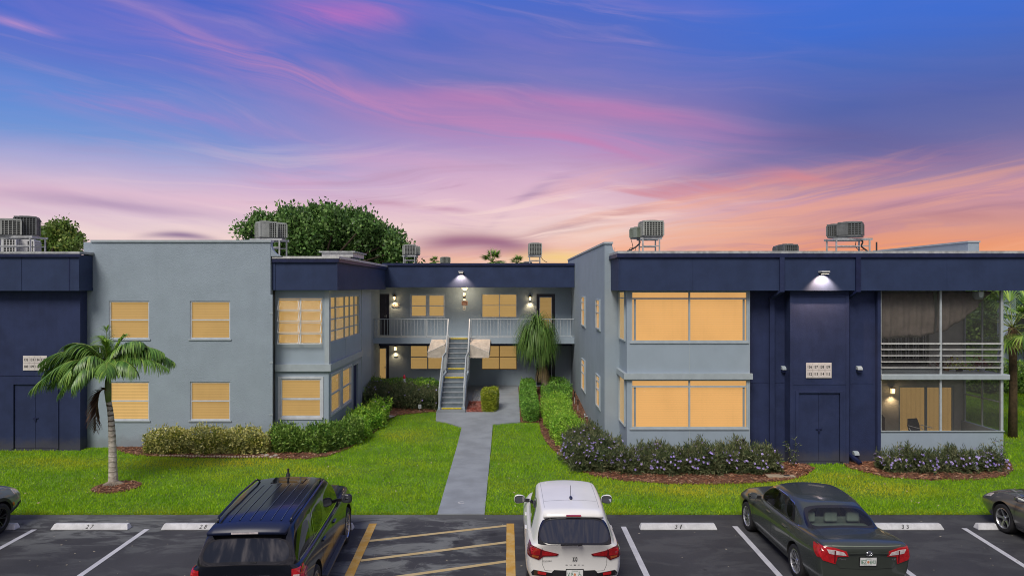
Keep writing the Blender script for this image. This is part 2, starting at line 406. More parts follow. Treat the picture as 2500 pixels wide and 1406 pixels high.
_tc = {}
def text_mesh(s, shear=0, bold=0):
    key = (s, shear, bold)
    if key not in _tc:
        cu = bpy.data.curves.new('t', 'FONT'); cu.body = s; cu.extrude = 0; cu.resolution_u = 3; cu.shear = shear; cu.offset = bold
        o = bpy.data.objects.new('t', cu); COL.objects.link(o); dg = bpy.context.evaluated_depsgraph_get()
        me = bpy.data.meshes.new_from_object(o.evaluated_get(dg))
        V = np.array([v.co[:2] for v in me.vertices]); fs = [tuple(p.vertices) for p in me.polygons]
        bpy.data.objects.remove(o); V -= V.min(0); V /= V[:, 1].max(); _tc[key] = (V, fs)
    return _tc[key]
def text(mb, s, P, uc, vc, h, w=None, wd=-.004, shear=0, flip=False, bold=0):
    V, fs = text_mesh(s, shear, bold); k = V[:, 0].max()
    sx = h if w is None else w/k
    vs = [P(uc+((x-k/2)*sx)*(-1 if flip else 1), vc+(y-.5)*h, wd) for x, y in V]
    return mb.add(vs, fs)
# ================================================================== ground
def in_poly(px, py, poly):
    inside = np.zeros(len(px), bool); n = len(poly); j = n-1
    for i in range(n):
        xi, yi = poly[i]; xj, yj = poly[j]
        c_ = ((yi > py) != (yj > py)) & (px < (xj-xi)*(py-yi)/((yj-yi) or 1e-9)+xi)
        inside ^= c_; j = i
    return inside
def ground_poly(name, pts, lift, mat, skirt=.06, step=.5):
    bm = bmesh.new(); f = bm.faces.new([bm.verts.new((x, y, 0)) for x, y in pts])
    ys = [p[1] for p in pts]; xs = [p[0] for p in pts]
    for lo, hi_, no in ((min(ys), max(ys), (0,1,0)), (min(xs), max(xs), (1,0,0))):
        t = lo+step
        while t < hi_:
            co = (0, t, 0) if no[1] else (t, 0, 0)
            bmesh.ops.bisect_plane(bm, geom=list(bm.verts)+list(bm.edges)+list(bm.faces), plane_co=co, plane_no=no); t += step
    bmesh.ops.recalc_face_normals(bm, faces=bm.faces)
    if sum(f.normal.z for f in bm.faces) < 0: bmesh.ops.reverse_faces(bm, faces=bm.faces)
    edges = [e for e in bm.edges if e.is_boundary]
    r = bmesh.ops.extrude_edge_only(bm, edges=edges); low = {v for v in r['geom'] if isinstance(v, bmesh.types.BMVert)}
    for v in bm.verts: v.co.z = gz(v.co.y)+(lift-skirt if v in low else lift)
    me = bpy.data.meshes.new(name); bm.to_mesh(me); bm.free(); me.materials.append(mat)
    return link(name, me)

def asphalt():
    m = bpy.data.materials.new('worn_asphalt'); m.use_nodes = True; q = NT(m.node_tree); b = q.n['Principled BSDF']
    g = q.n.new('ShaderNodeNewGeometry').outputs['Position']; s = q.n.new('ShaderNodeSeparateXYZ'); q.l.new(g, s.inputs[0])
    fine = q.noise(g, 60, 3, .7); big = q.noise(g, .55, 5, .6)
    c = q.mix(q.ss(big, .3, .7), (.026,.027,.031), (.042,.043,.047))
    mp = q.n.new('ShaderNodeMapping'); q.l.new(g, mp.inputs[0]); mp.inputs['Scale'].default_value = (.55, 1.3, 1)
    worn = q.ss(q.noise(mp.outputs[0], 1.3, 7, .68, .6), .47, .60)
    # wear gathers between the car noses and the lawn, and in the hatched bay
    nearlawn = q.ss(s.outputs[1], 14.6, 17.4)
    bay = q.m('MULTIPLY', q.ss(s.outputs[0], -4.6, -3.0), q.m('SUBTRACT', 1, q.ss(s.outputs[0], -1.6, .6)))
    left = q.m('SUBTRACT', 1, q.ss(s.outputs[0], -9, -5.5))
    amt = q.m('MULTIPLY', worn, q.m('MINIMUM', 1, q.m('ADD', q.m('ADD', .16, q.m('MULTIPLY', bay, .9)), q.m('MULTIPLY', q.m('MULTIPLY', left, nearlawn), .8))))
    c = q.mix(q.m('MULTIPLY', amt, .9), c, (.15,.16,.155))
    edge = q.m('MULTIPLY', q.ss(s.outputs[1], 17.3, 17.9), q.m('SUBTRACT', 1, q.ss(s.outputs[0], .5, 2.5)))
    c = q.mix(q.m('MULTIPLY', edge, .55), c, (.11,.115,.11))
    c = q.mix(q.m('MULTIPLY', q.ss(fine, .56, .8), .35), c, (.12,.12,.12))
    oil = q.ss(q.noise(g, 1.9, 2, .4), .70, .76)
    c = q.mix(q.m('MULTIPLY', oil, .7), c, (.012,.012,.014))
    c = q.mix(q.m('MULTIPLY', q.ss(q.noise(g, 7, 6, .75), .60, .72), .30), c, (.10,.10,.10))
    vo = q.n.new('ShaderNodeTexVoronoi'); vo.feature = 'DISTANCE_TO_EDGE'; vo.inputs['Scale'].default_value = 1.5
    wv = q.n.new('ShaderNodeVectorMath'); wv.operation = 'ADD'; q.l.new(g, wv.inputs[0])
    nn = q.n.new('ShaderNodeTexNoise'); nn.inputs['Scale'].default_value = 2.2; q.l.new(g, nn.inputs['Vector']); q.l.new(nn.outputs['Color'], wv.inputs[1])
    q.l.new(wv.outputs[0], vo.inputs['Vector'])
    crack = q.m('MULTIPLY', q.m('SUBTRACT', 1, q.ss(vo.outputs['Distance'], .004, .014)), q.m('MULTIPLY', bay, q.ss(big, .45, .6)))
    c = q.mix(q.m('MULTIPLY', crack, .5), c, (.2,.2,.19))
    q.l.new(c, b.inputs['Base Color']); b.inputs['Roughness'].default_value = .82
    bn = q.n.new('ShaderNodeBump'); bn.inputs['Strength'].default_value = .5; bn.inputs['Distance'].default_value = .012
    q.l.new(fine, bn.inputs['Height']); q.l.new(bn.outputs[0], b.inputs['Normal']); return m

def worn_paint(name, col, col2, wear=.5):
    m = bpy.data.materials.new(name); m.use_nodes = True; q = NT(m.node_tree); b = q.n['Principled BSDF']
    g = q.n.new('ShaderNodeNewGeometry').outputs['Position']
    c = q.mix(q.ss(q.noise(g, 3, 5, .65), .4, .65), col, col2)
    c = q.mix(q.m('MULTIPLY', q.ss(q.noise(g, 40, 5, .7), .58, .72), wear), c, (.08,.08,.08))
    q.l.new(c, b.inputs['Base Color']); b.inputs['Roughness'].default_value = .7; return m

M_soil = pmat('lawn_soil', (.10,.20,.014), .9, .3, 2, .4, 30)
M_mulch = pmat('red_brown_mulch', (.16,.060,.030), .9, .3, 9, .9, 45, col2=(.07,.030,.018), speck=.6)
M_asph = asphalt()
ys = [-60, 0, 18, 22, 25]+[25+i for i in range(1, 12)]+[40, 60, 120, 300, 900, 3000, 8000]
V = []; Fq = []
for y in ys:
    for x in (-6000, 6000): V.append((x, y, gz(y)-.02))
for i in range(len(ys)-1): Fq.append((2*i, 2*i+1, 2*i+3, 2*i+2))
tag(np_mesh('ground', V, Fq, M_soil), kind='structure')
mb = MB(); mb.box(-60, 60, -40, 17.98, -.5, 0)
tag(mb.build('parking_lot', M_asph), kind='structure')

# path and court slab
Yf = 17.985
path_pts = [(PX(1070,Yf)-.02, Yf), (PX(1183,Yf), Yf), GP(1203,1036), (GP(1270,1030)[0], GP(1270,1030)[1]), (GP(1271,1030)[0]+.02, 37.69), (-8.2, 37.69), (-8.2, 36.2), (-3.25, 36.2), (-3.2, 31.0), GP(1064,1027), GP(1090,1031), GP(1127,1043)]
PATH = path_pts
tag(ground_poly('path', path_pts, .03, M_conc, .2), kind='structure')
BED1 = [GP(*p) for p in ((288,1097),(310,1106),(370,1113),(460,1116),(640,1117),(675,1119),(740,1119),(800,1112),(850,1094),(900,1064),(932,1040),(950,1022),(972,1012),(1010,1008),(1064,1004))]+[(-3.28, 33.5), (-3.28, 36.1), (-8.3, 36.1), (-6.9, 34), (-6.9, 26.3), (-8.9, 26.3), (-8.9, 25.7), (-14.8, 25.7)]
BED2 = [GP(1316,1030)]+[GP(*p) for p in ((1322,1058),(1338,1085),(1368,1112),(1404,1142),(1450,1161),(1530,1173),(1640,1180),(1740,1181),(1850,1177),(1930,1170),(1972,1157),(1990,1142))]+[(9.9, 23.4), (4.2, 23.5), (4.2, 25), (3.6, 25), (3.6, 37.6), (GP(1271,1030)[0]+.03, 37.6), GP(1271,1030)]
BED3 = [GP(*p) for p in ((2068,1139),(2110,1151),(2160,1163),(2280,1171),(2400,1169),(2455,1160),(2474,1146),(2468,1128),(2450,1118))]+[(16.4, 23.6), (11.3, 23.6)]
pc = GP(285, 1187)
RING = [(pc[0]+.66*math.cos(a), pc[1]+.62*math.sin(a)) for a in np.linspace(0, 2*math.pi, 28)[:-1]]
for nm, P_, lab in (('mulch_bed', BED1, 0), ('mulch_bed', BED2, 0), ('mulch_bed', BED3, 0), ('mulch_ring', RING, 0)):
    tag(ground_poly(nm, P_, .012, M_mulch, .05), kind='structure')
GRAV = [(-1.86, 31.1), (PX(1180,31.1), 31.1), (PX(1176,33), 33.2), (-1.86, 33.2)]
M_redgrav = pmat('red_lava_gravel', (.36,.085,.055), .9, .35, 25, .8, 60, col2=(.16,.04,.03), speck=.4)
tag(ground_poly('gravel_bed', GRAV, .045, M_redgrav, .05), kind='structure')
# loose chips lying on the beds
def chips(name, polys, dens, mats, size, lift):
    Vs = []; Fs = []; rd = []; k = 0
    for poly in polys:
        xs = [p[0] for p in poly]; ys_ = [p[1] for p in poly]; A = (max(xs)-min(xs))*(max(ys_)-min(ys_)); n = int(A*dens)
        x = rng.uniform(min(xs), max(xs), n); y = rng.uniform(min(ys_), max(ys_), n)
        ok = in_poly(x, y, poly); x = x[ok]; y = y[ok]; n = len(x)
        z = np.array([gz(t) for t in y])+lift
        a = rng.uniform(0, 6.28, n); L = size*rng.uniform(.6, 1.6, n); w = L*rng.uniform(.25, .5, n); ti = rng.uniform(-.4, .4, n)
        dx = np.cos(a); dy = np.sin(a)
        for sx, sy in ((-1,-1),(1,-1),(1,1),(-1,1)):
            pass
        P0 = np.stack([x, y, z], 1); D = np.stack([dx, dy, ti], 1)*L[:, None]/2; N = np.stack([-dy, dx, rng.uniform(-.3,.3,n)], 1)*w[:, None]/2
        q_ = np.stack([P0-D-N, P0+D-N, P0+D+N, P0-D+N], 1).reshape(-1, 3)
        q_[:, 2] = np.maximum(q_[:, 2], np.repeat(z, 4)-lift*.5)
        Vs.append(q_); Fs.append(np.arange(4*n).reshape(-1, 4)+k); k += 4*n; rd.append(rng.random(n))
    return np_mesh(name, np.concatenate(Vs), np.concatenate(Fs), mats, rnd=np.concatenate(rd))
M_chip = leaf_mat('bark_chip', [(0,(.06,.025,.015)),(.5,(.20,.075,.035)),(.85,(.33,.15,.08)),(1,(.42,.30,.20))], .9, trans=0)
o = chips('bark_chips', [BED1, BED2, BED3, RING], 260, M_chip, .07, .03)
tag(o, 'loose red brown bark chips scattered over the planting beds', 'mulch', kind='stuff')
M_gchip = leaf_mat('lava_stone', [(0,(.10,.025,.02)),(.5,(.36,.08,.05)),(.9,(.48,.14,.09)),(1,(.6,.45,.4))], .9, trans=0)
o = chips('lava_gravel', [GRAV], 900, M_gchip, .05, .07)
tag(o, 'bright red lava gravel at the foot of the staircase', 'gravel', kind='stuff')
# faded letter mark on the path
mb = MB()
cx_, cy_ = GP(1127, 1228)
a0 = np.linspace(R(35), R(325), 22)
for i in range(len(a0)-1):
    vs = [(cx_+r*math.cos(a), cy_+r*1.0*math.sin(a), gz(cy_)+.034) for a, r in ((a0[i],.065),(a0[i+1],.065),(a0[i+1],.10),(a0[i],.10))]
    mb.add(vs, [(0,1,2,3)])
tag(rebase(mb.build('path_mark', worn_paint('faded_white_mark', (.5,.5,.5), (.4,.42,.44), .4), recalc=False)), 'faded white letter C painted near the lot end of the grey path', 'mark')

# ------------------------------------------------------------------ parking bay lines
M_wl = worn_paint('white_line_paint', (.50,.51,.53), (.42,.43,.46), .35)
M_yl = worn_paint('yellow_line_paint', (.48,.27,.04), (.52,.36,.13), .4)
M_yl2 = worn_paint('faded_yellow_line_paint', (.44,.33,.15), (.46,.37,.20), .45)
def line(name, p0, p1, w, mat, lab, z=.004, grp=None, cut=None):
    a = Vector((*p0, 0)); b = Vector((*p1, 0)); d = (b-a).normalized(); n = Vector((-d.y, d.x, 0))*w/2
    mb = MB(); k = max(2, int((b-a).length/.25)); vs = []
    for i in range(k+1):
        p = a.lerp(b, i/k); j = random.uniform(-.004, .004)
        vs += [p-n*(1+j*10)+Vector((0,0,z)), p+n*(1+j*8)+Vector((0,0,z))]
    mb.add(vs, [(2*i, 2*i+1, 2*i+3, 2*i+2) for i in range(k)])
    o = rebase(mb.build(name, mat, recalc=False)); tag(o, lab, 'road marking', grp); return o
g = 'white lines between the parking bays'
for (ax, ay, bx, by), lab in zip(((84,1291,-330,1515), (359,1290,35,1515), (1522,1284,1632,1515), (1794,1283,2004,1515), (2067,1284,2380,1515), (2354,1288,2740,1530)),
    ('white bay line left of wheel stop 27', 'white bay line between wheel stops 27 and 28', 'white bay line right of the white crossover', 'white bay line right of wheel stop 31, beside the green sedan',
     'white bay line mostly hidden by the green sedan, right of its bumper', 'white bay line left of the silver grey sedan at the right edge')):
    line('bay_line', GP(ax, ay), GP(bx, by), .125, M_wl, lab, grp=g)
# one is wholly behind the dark people carrier but continues the row
line('bay_line', (PX(634,16.95), 16.95), (PX(634,16.95), 12.2), .125, M_wl, 'white bay line under the left side of the black SUV', grp=g)
XL = (PX(910,17.25), PX(852,14.13)); XR = .06
dl = (XL[1]-XL[0])/(14.13-17.25)
xl = lambda y: XL[0]+(y-17.25)*dl
line('bay_line', (xl(17.3), 17.3), (xl(11.5), 11.5), .19, M_yl, 'thick yellow border line left of the hatched area, by the black SUV', z=.008)
line('bay_line', (XR-.0, 17.3), (XR-.0, 11.5), .19, M_yl, 'thick yellow border line right of the hatched area, by the white crossover', z=.008)
labs = ('top faded yellow hatch line, nearest the path', 'second faded yellow hatch line from the path', 'third faded yellow hatch line from the path, cut by the photo edge', 'fourth yellow hatch line, nearest the camera')
for k in range(4):
    yr = 17.16-1.12*k; yl = 16.12-1.16*k
    line('hatch_line', (xl(yl)+.09, yl), (XR-.09, yr), .12, M_yl2, labs[k], z=.004, grp='yellow hatch lines of the no parking area')

# ------------------------------------------------------------------ wheel stops
M_stop = pmat('wheel_stop_paint', (.52,.53,.54), .7, .16, 3, .5, 30, streak=.45)
def wheel_stop(xc, num, lab, dx=.0, shear=.25, w=.93):
    mb = MB(); y0, y1 = 16.84, 17.04; h = .125; w2 = w; tp = .88
    b = [(-w2,y0,.0),(w2,y0,0),(w2,y1,0),(-w2,y1,0)]; m = [(-w2,y0-.0,.022),(w2,y0,.022),(w2,y1,.022),(-w2,y1,.022)]
    t = [(-w2*.955,y0+.075,h),(w2*.955,y0+.075,h),(w2*.955,y1-.02,h),(-w2*.955,y1-.02,h)]
    vs = [(xc+p[0], p[1], p[2]) for p in b+m+t]
    mb.add(vs, [(3,2,1,0),(0,1,5,4),(1,2,6,5),(2,3,7,6),(3,0,4,7),(4,5,9,8),(5,6,10,9),(6,7,11,10),(7,4,8,11),(8,9,10,11)])
    root = thing('wheel_stop', lab, 'wheel stop', (xc, 16.94, 0), 'white concrete wheel stops along the lawn')
    mb.build('block', M_stop, root, bevel=.008)
    if num:
        n = Vector((0, -.103, .075)).normalized()
        P = lambda u, v, w_: (xc+u, y0+.0375+v*.59-n.y*w_*-1, .0735+v*.81+n.z*(-w_))
        t_ = MB(); 
        for i, ch in enumerate(num): text(t_, ch, lambda u, v, w_: (xc+u, y0+.0375+v*.588+n.y*.004, .0735+v*.809+n.z*.004), dx+(i-.5)*.115, 0, .098, .068, shear=shear, bold=.012)
        t_.build('number', M_ink, root, recalc=False)['kind'] = 'stuff'
S27 = PX(223,16.94); ST = PX(1655,16.94)
for px, num, lab, dx in ((-51, '', 'wheel stop at the left edge beside the grey SUV, only its end showing', 0), (223, '27', 'wheel stop painted 27, first complete one from the left edge', .0), (491, '28', 'wheel stop painted 28, its right end behind the black SUV', .08),
        (770, '29', 'wheel stop hidden under the nose of the black SUV', 0), (1385, '30', 'wheel stop hidden under the nose of the white crossover', 0), (1655, '31', 'wheel stop painted 31 between the white crossover and the green sedan', 0),
        (1920, '32', 'wheel stop under the dark green sedan, its end behind the front wheel', 0), (2206, '33', 'wheel stop painted 33 between the green sedan and the right edge', 0), (2476, '34', 'wheel stop at the right edge behind the front wheel of the grey sedan', 0)):
    wheel_stop(PX(px, 16.94), num, lab, dx)
# small litter and leaves on the asphalt
mb = MB()
for i in range(90):
    x = random.uniform(-13, 13); y = random.uniform(13.9, 17.9); a = random.uniform(0, 6.28); s_ = random.uniform(.008, .022)
    mb.add([(x+s_*math.cos(a+k*1.57)*(1+.5*(k % 2)), y+s_*math.sin(a+k*1.57), .006+random.uniform(0, .006)) for k in range(4)], [(0,1,2,3)])
tag(mb.build('litter', pmat('dry_leaf', (.38,.34,.26), .8, .4, 3), recalc=False), 'tiny pale dried leaves and grit scattered on the asphalt', 'leaf litter', kind='stuff')
# ================================================================== windows and doors
def window(par, P, u0, u1, v0, v1, mat_lit, mull=(), rails=(), fw=.05, rec=.07, frame=None, name='window', lab=None, casing=0, bw=.03, sill=False, shade=None):
    frame = frame or M_white; mb = MB(); w0, w1 = rec-.03, rec+.04
    if casing:
        for a in ((u0-casing,u1+casing,v1,v1+casing),(u0-casing,u1+casing,v0-casing,v0),(u0-casing,u0,v0,v1),(u1,u1+casing,v0,v1)): mb.fbox(P, *a, -.03, .02)
    for a in ((u0,u1,v1-fw,v1),(u0,u1,v0,v0+fw),(u0,u0+fw,v0+fw,v1-fw),(u1-fw,u1,v0+fw,v1-fw)): mb.fbox(P, *a, w0 if not casing else .0, w1)
    fr = mb.build(name, frame, par)
    if lab: fr['label'] = lab
    us = [u0+fw]+[u0+(u1-u0)*t for t in mull]+[u1-fw]; vs = [v0+fw]+[v0+(v1-v0)*t for t in rails]+[v1-fw]
    for u in us[1:-1]: MB().fbox(P, u-bw/2-.004, u+bw/2+.004, v0+fw, v1-fw, w0+.004, w1-.004).build('mullion', frame, fr)
    for v in vs[1:-1]: MB().fbox(P, u0+fw, u1-fw, v-bw/2, v+bw/2, w0+.008, w1-.008).build('window_rail', frame, fr)
    for i in range(len(us)-1):
        for j in range(len(vs)-1):
            a = us[i]+(bw/2 if i else 0); b = us[i+1]-(bw/2 if i < len(us)-2 else 0); c_ = vs[j]+(bw/2 if j else 0); d = vs[j+1]-(bw/2 if j < len(vs)-2 else 0)
            MB().fbox(P, a, b, c_, d, rec+.012, rec+.018).build('glass_pane', M_pane, fr)
    MB().fbox(P, u0+fw*.5, u1-fw*.5, v0+fw*.5, v1-fw*.5, rec+(.055 if rec > -.01 else .022), rec+(.07 if rec > -.01 else .03)).build('blind', mat_lit, fr)
    if sill: MB().fbox(P, u0-.05, u1+.05, v0-.05, v0-.002, -.035, .03).build('sill', M_trim, fr)
    return fr
def box_part(par, name, mat, x0, x1, y0, y1, z0, z1, bevel=0): return MB().box(x0,x1,y0,y1,z0,z1).build(name, mat, par, bevel=bevel)
def dbl_door(par, P, u0, u1, v0, v1):
    m = MB()
    for a in ((u0-.09,u1+.09,v1,v1+.07),(u0-.09,u0,v0,v1),(u1,u1+.09,v0,v1)): m.fbox(P, *a, -.035, .01)
    m.build('door_frame', M_blue, par)
    mid = (u0+u1)/2; d = None
    for a, b in ((u0+.01, mid-.006), (mid+.006, u1-.01)): d = MB().fbox(P, a, b, v0+.01, v1-.012, .02, .05).build('door', M_blue, par)
    m = MB().fbox(P, mid-.10, mid+.10, (v0+v1)/2-.09, (v0+v1)/2-.04, .0, .02); m.fbox(P, mid-.03, mid+.03, (v0+v1)/2-.17, (v0+v1)/2-.09, -.02, .02)
    m.build('latch', M_bluetrim, d)
def gutter_box(par, x0, x1, y0, z0, z1, left=False, right=False, yb=None):
    box_part(par, 'gutter', M_bluetrim, x0-(.07 if left else 0), x1+(.07 if right else 0), y0-.07, y0-.002, z0, z1)
    box_part(par, 'drip_edge', M_drip, x0-(.05 if left else 0), x1+(.05 if right else 0), y0-.04, (yb or y0+.4), z1+.002, z1+.085)

# ================================================================== left building
LB = thing('apartment_building', 'grey and navy apartment wing on the left behind the leaning palm', 'building', (-14, 25.6, 0), 'wings of the apartment building')
Pn = FrontF(25.14); xa, xb = -17.83, -16.30
MB().wall(Pn, -27, -15.44, -.1, 5.745, [(xa, xb, .06, 2.38)], .4).build('storage_wall', M_blue, LB)
box_part(LB, 'storage_back', M_blue, -27, -15.48, 25.545, 25.9, -.1, 5.74)
dbl_door(LB, Pn, xa, xb, .06, 2.38)
for z in (2.68,): box_part(LB, 'wall_joint', M_bluetrim, -27, -15.445, 25.128, 25.139, z, z+.018)
box_part(LB, 'fascia', M_bluef, -27, -15.26, 24.77, 25.59, 5.75, 7.02)
for x in (-17.3, -15.62): box_part(LB, 'fascia_trim', M_bluef if x < -16 else M_blue, x-.006, x+.006 if x < -16 else x+.035, 24.755, 24.769, 5.75, 6.95)
box_part(LB, 'fascia_trim', M_bluef, -15.259, -15.245, 24.76, 25.59, 5.75, 5.86)
gutter_box(LB, -27, -15.26, 24.77, 6.95, 7.06, right=True, yb=25.58)
Pg = FrontF(25.6)
wx = ((-14.67,-13.19), (-11.69,-10.21)); wz = ((3.98,5.37), (.985,2.40))
MB().wall(Pg, -15.6, -8.73, -.1, 7.53, [(a, b, c_, d) for a, b in wx for c_, d in wz], .25).build('wall', M_grey, LB)
box_part(LB, 'coping', M_trim, -15.32, -8.70, 25.55, 25.9, 7.532, 7.61)
mats_ = {(0,0): M_litA, (1,0): M_litA, (0,1): M_litA2, (1,1): M_litA}
labs = {(0,0): 'upper window half hidden by the palm crown', (1,0): 'upper right window of the plain grey wall', (0,1): 'lower window just right of the palm trunk, bright blinds', (1,1): 'lower right window above the variegated hedge'}
for i, (a, b) in enumerate(wx):
    for j, (c_, d) in enumerate(wz): window(LB, Pg, a, b, c_, d, mats_[i, j], rails=(.5,), fw=.045, rec=.06, sill=True, lab=labs[i, j], bw=.045)
def fillet(par, P, u0, v0, u1, v1, t):
    pts = [(u0, v1)]; n = 8
    for i in range(n+1):
        a = math.pi/2*i/n; pts.append((u1-(u1-u0)*math.cos(a) if 0 else u0+(u1-u0)*(1-math.cos(a)) , v0-(v0-v1)*math.sin(a)))
    MB().prism(pts, P, 0, t).build('parapet_curve', M_grey, par)
fillet(LB, FrontF(25.62), -8.73, 7.53, -8.30, 7.02, .22)
# bay
Pb = FrontF(26.1); Ps = RightF(-6.72)
MB().wall(Pb, -8.72, -6.72, -.1, 5.76, [(-8.64,-6.94,3.74,5.50), (-8.52,-7.0,1.02,2.45)], .2).build('bay_wall', M_greypanel, LB)
MB().wall(Ps, 26.302, 34.2, -.1, 5.76, [(26.36,31.5,3.76,5.53), (26.42,27.95,1.05,2.53), (28.25,29.85,1.05,2.53), (30.3,31.25,.2,2.48)], .2).build('bay_side_wall', M_greypanel, LB)
box_part(LB, 'corner_post', M_trim, -6.86, -6.69, 26.06, 26.30, 2.99, 5.76)
m = MB(); m.box(-8.70, -6.62, 26.0, 26.098, 2.74, 3.0); m.box(-6.719, -6.62, 26.099, 31.9, 2.74, 3.0); m.build('ledge', M_trim, LB)
m = MB(); m.box(-6.719, -6.700, 31.9, 32.0, .2, 5.76); m.box(-6.719, -6.704, 28.86, 28.93, 2.99, 3.76); m.build('wall_joint', M_trim, LB)
window(LB, Pb, -8.52, -7.0, 1.02, 2.45, M_litA, rails=(.47,), fw=.05, rec=.02, casing=.09, bw=.07, lab='ground floor window of the bay with a broad white casing')
for a, b in ((26.42,27.95), (28.25,29.85)): window(LB, Ps, a, b, 1.05, 2.53, M_litA, rails=(.5,), fw=.06, rec=.02, casing=.07, bw=.07)
window(LB, Ps, 26.36, 31.5, 3.76, 5.53, M_litP, mull=(.19,.48,.66,.83), rails=(.25,.5,.75), fw=.05, rec=.05, frame=M_trim, bw=.045, lab='upper grid window round the corner of the bay')
d = MB().fbox(Ps, 30.3, 31.25, .2, 2.48, .08, .12).build('door', M_blue, LB)
MB().fbox(Ps, 30.38, 30.42, 1.2, 1.3, .03, .08).build('handle', M_offwhite, d)
MB().fbox(Ps, 30.2, 31.35, 2.482, 2.56, -.03, .02).build('door_frame', M_trim, LB)
# awning windows: two columns of four open sashes
aw = MB(); 
for u in (-8.64, -7.81, -6.98): aw.fbox(Pb, u, u+.045, 3.74, 5.50, .02, .08)
aw.fbox(Pb, -8.60, -6.94, 5.44, 5.5, .0, .1); aw.fbox(Pb, -8.60, -6.94, 3.74, 3.79, .0, .1)
awf = aw.build('awning_window', M_white, LB); awf['label'] = 'upper bay window with eight sashes tilted open'
MB().fbox(Pb, -8.62, -6.96, 3.76, 5.48, .12, .14).build('blind', M_litP, awf)
for col_ in (-8.60, -7.77):
    for k in range(4):
        zt = 5.40-.425*k; zb = zt-.36; yt = 26.1; yb_ = 25.93; u0, u1 = col_, col_+.79; fw = .028
        s_ = MB()
        for (ua, ub) in ((u0, u0+fw), (u1-fw, u1)): s_.hexa([(ua,yb_,zb),(ub,yb_,zb),(ub,yb_+.02,zb),(ua,yb_+.02,zb),(ua,yt,zt),(ub,yt,zt),(ub,yt+.02,zt),(ua,yt+.02,zt)])
        s_.box(u0, u1, yb_-.004, yb_+.024, zb-.014, zb+.014); s_.box(u0, u1, yt-.004, yt+.024, zt-.014, zt+.014)
        s_.build('sash', M_white, awf)
        g_ = MB(); g_.hexa([(u0+fw,yb_+.008,zb),(u1-fw,yb_+.008,zb),(u1-fw,yb_+.014,zb),(u0+fw,yb_+.014,zb),(u0+fw,yt+.008,zt),(u1-fw,yt+.008,zt),(u1-fw,yt+.014,zt),(u0+fw,yt+.014,zt)]); g_.build('glass_pane', M_sash, awf)
# bay fascia with its gutter and pale roof edge
box_part(LB, 'fascia', M_bluef, -8.70, -6.32, 25.75, 36.0, 5.77, 6.93)
m = MB(); m.box(-6.319, -6.24, 25.68, 35.9, 6.80, 6.93); m.box(-8.7, -6.24, 25.67, 25.748, 6.80, 6.93); m.build('gutter', M_bluetrim, LB)
m = MB(); m.box(-8.7, -6.22, 25.66, 36, 6.932, 7.02); m.build('drip_edge', M_offwhite, LB)
m = MB(); m.box(-8.70, -8.60, 25.73, 25.749, 5.77, 6.8); m.box(-6.36, -6.30, 25.735, 25.749, 5.77, 6.8); m.box(-6.319, -6.30, 25.75, 25.80, 5.77, 6.8); m.build('fascia_trim', M_bluef, LB)
box_part(LB, 'roof', M_roof, -27, -8.71, 25.86, 45, 6.85, 7.0)
box_part(LB, 'inner_wall', M_grey, -27, -6.95, 26.4, 45, -.1, 6.8)
# downspout at the corner
m = MB(); m.bar((-8.66,25.52,5.6), (-8.66,25.52,.32), .09, .08, (0,1,0)); m.bar((-8.66,25.52,.34), (-8.74,25.2,.10), .09, .08); m.build('downspout', M_grey, LB)
m = MB()
for z in (1.2, 3.1, 4.9): m.box(-8.72, -8.60, 25.46, 25.5, z, z+.05)
m.build('pipe_strap', M_trim, LB)
t = thing('roof_pad', 'low pale equipment pad on the roof above the left bay', 'roof pad', (-7.0, 29, 7.02))
box_part(t, 'pad', M_offwhite, -7.75, -6.45, 29, 31.2, 7.15, 7.33); box_part(t, 'pad_top', M_drip, -7.85, -6.35, 28.9, 31.3, 7.33, 7.38)
box_part(t, 'sleeper', M_offwhite, -7.6, -6.6, 29.1, 29.3, 7.021, 7.15)

# ================================================================== centre building
CB = thing('apartment_building', 'recessed middle wing with a balcony and outside staircase', 'building', (-2.4, 37.7, .5), 'wings of the apartment building')
Pc = FrontF(37.7); FL = 3.28
Xw = lambda px: PX(px, 37.7); Zw = lambda py: PZ(py, 37.7)
wins = [(Xw(1001),Xw(1087),4.25,5.52), (Xw(1176),Xw(1262),4.25,5.52), (Xw(1001),Xw(1087),1.44,2.74), (Xw(1176),Xw(1262),1.44,2.74)]
doors = [(-7.46,-6.43,FL+.02,5.53), (1.55,2.55,FL+.02,5.53), (-7.46,-6.43,.55,2.76), (1.55,2.55,.55,2.76)]
MB().wall(Pc, -8.4, 3.44, .2, 5.88, wins+doors, .25).build('wall', M_grey, CB)
box_part(CB, 'inner_wall', M_grey, -8.4, 3.44, 38.1, 45, 0, 6.8)
window(CB, Pc, *wins[0], M_litA, mull=(.5,), rails=(.5,), fw=.09, rec=.05, bw=.05, lab='upper window left of the stair head with a white frame')
MB().fbox(Pc, (wins[0][0]+wins[0][1])/2-.10, (wins[0][0]+wins[0][1])/2+.10, 4.3, 5.47, .015, .018).build('centre_post', M_white, CB)
window(CB, Pc, *wins[1], M_litA, mull=(.5,), rails=(.52,), fw=.035, rec=.07, bw=.03, lab='upper window right of the stair head')
window(CB, Pc, *wins[2], M_litC, mull=(.5,), rails=(.52,), fw=.035, rec=.07, bw=.05, frame=M_trim, lab='lower window left of the staircase, under the beige awning')
window(CB, Pc, *wins[3], M_litC, mull=(.5,), rails=(.52,), fw=.035, rec=.07, bw=.04, frame=pmat('tan_frame', (.55,.36,.16), .5, .05), lab='lower window right of the staircase')
M_door = pmat('near_black_door_paint', (.018,.018,.03), .4, .2, 6)
M_brass = pmat('satin_metal', (.45,.43,.40), .3, .1, 9, metallic=.9)
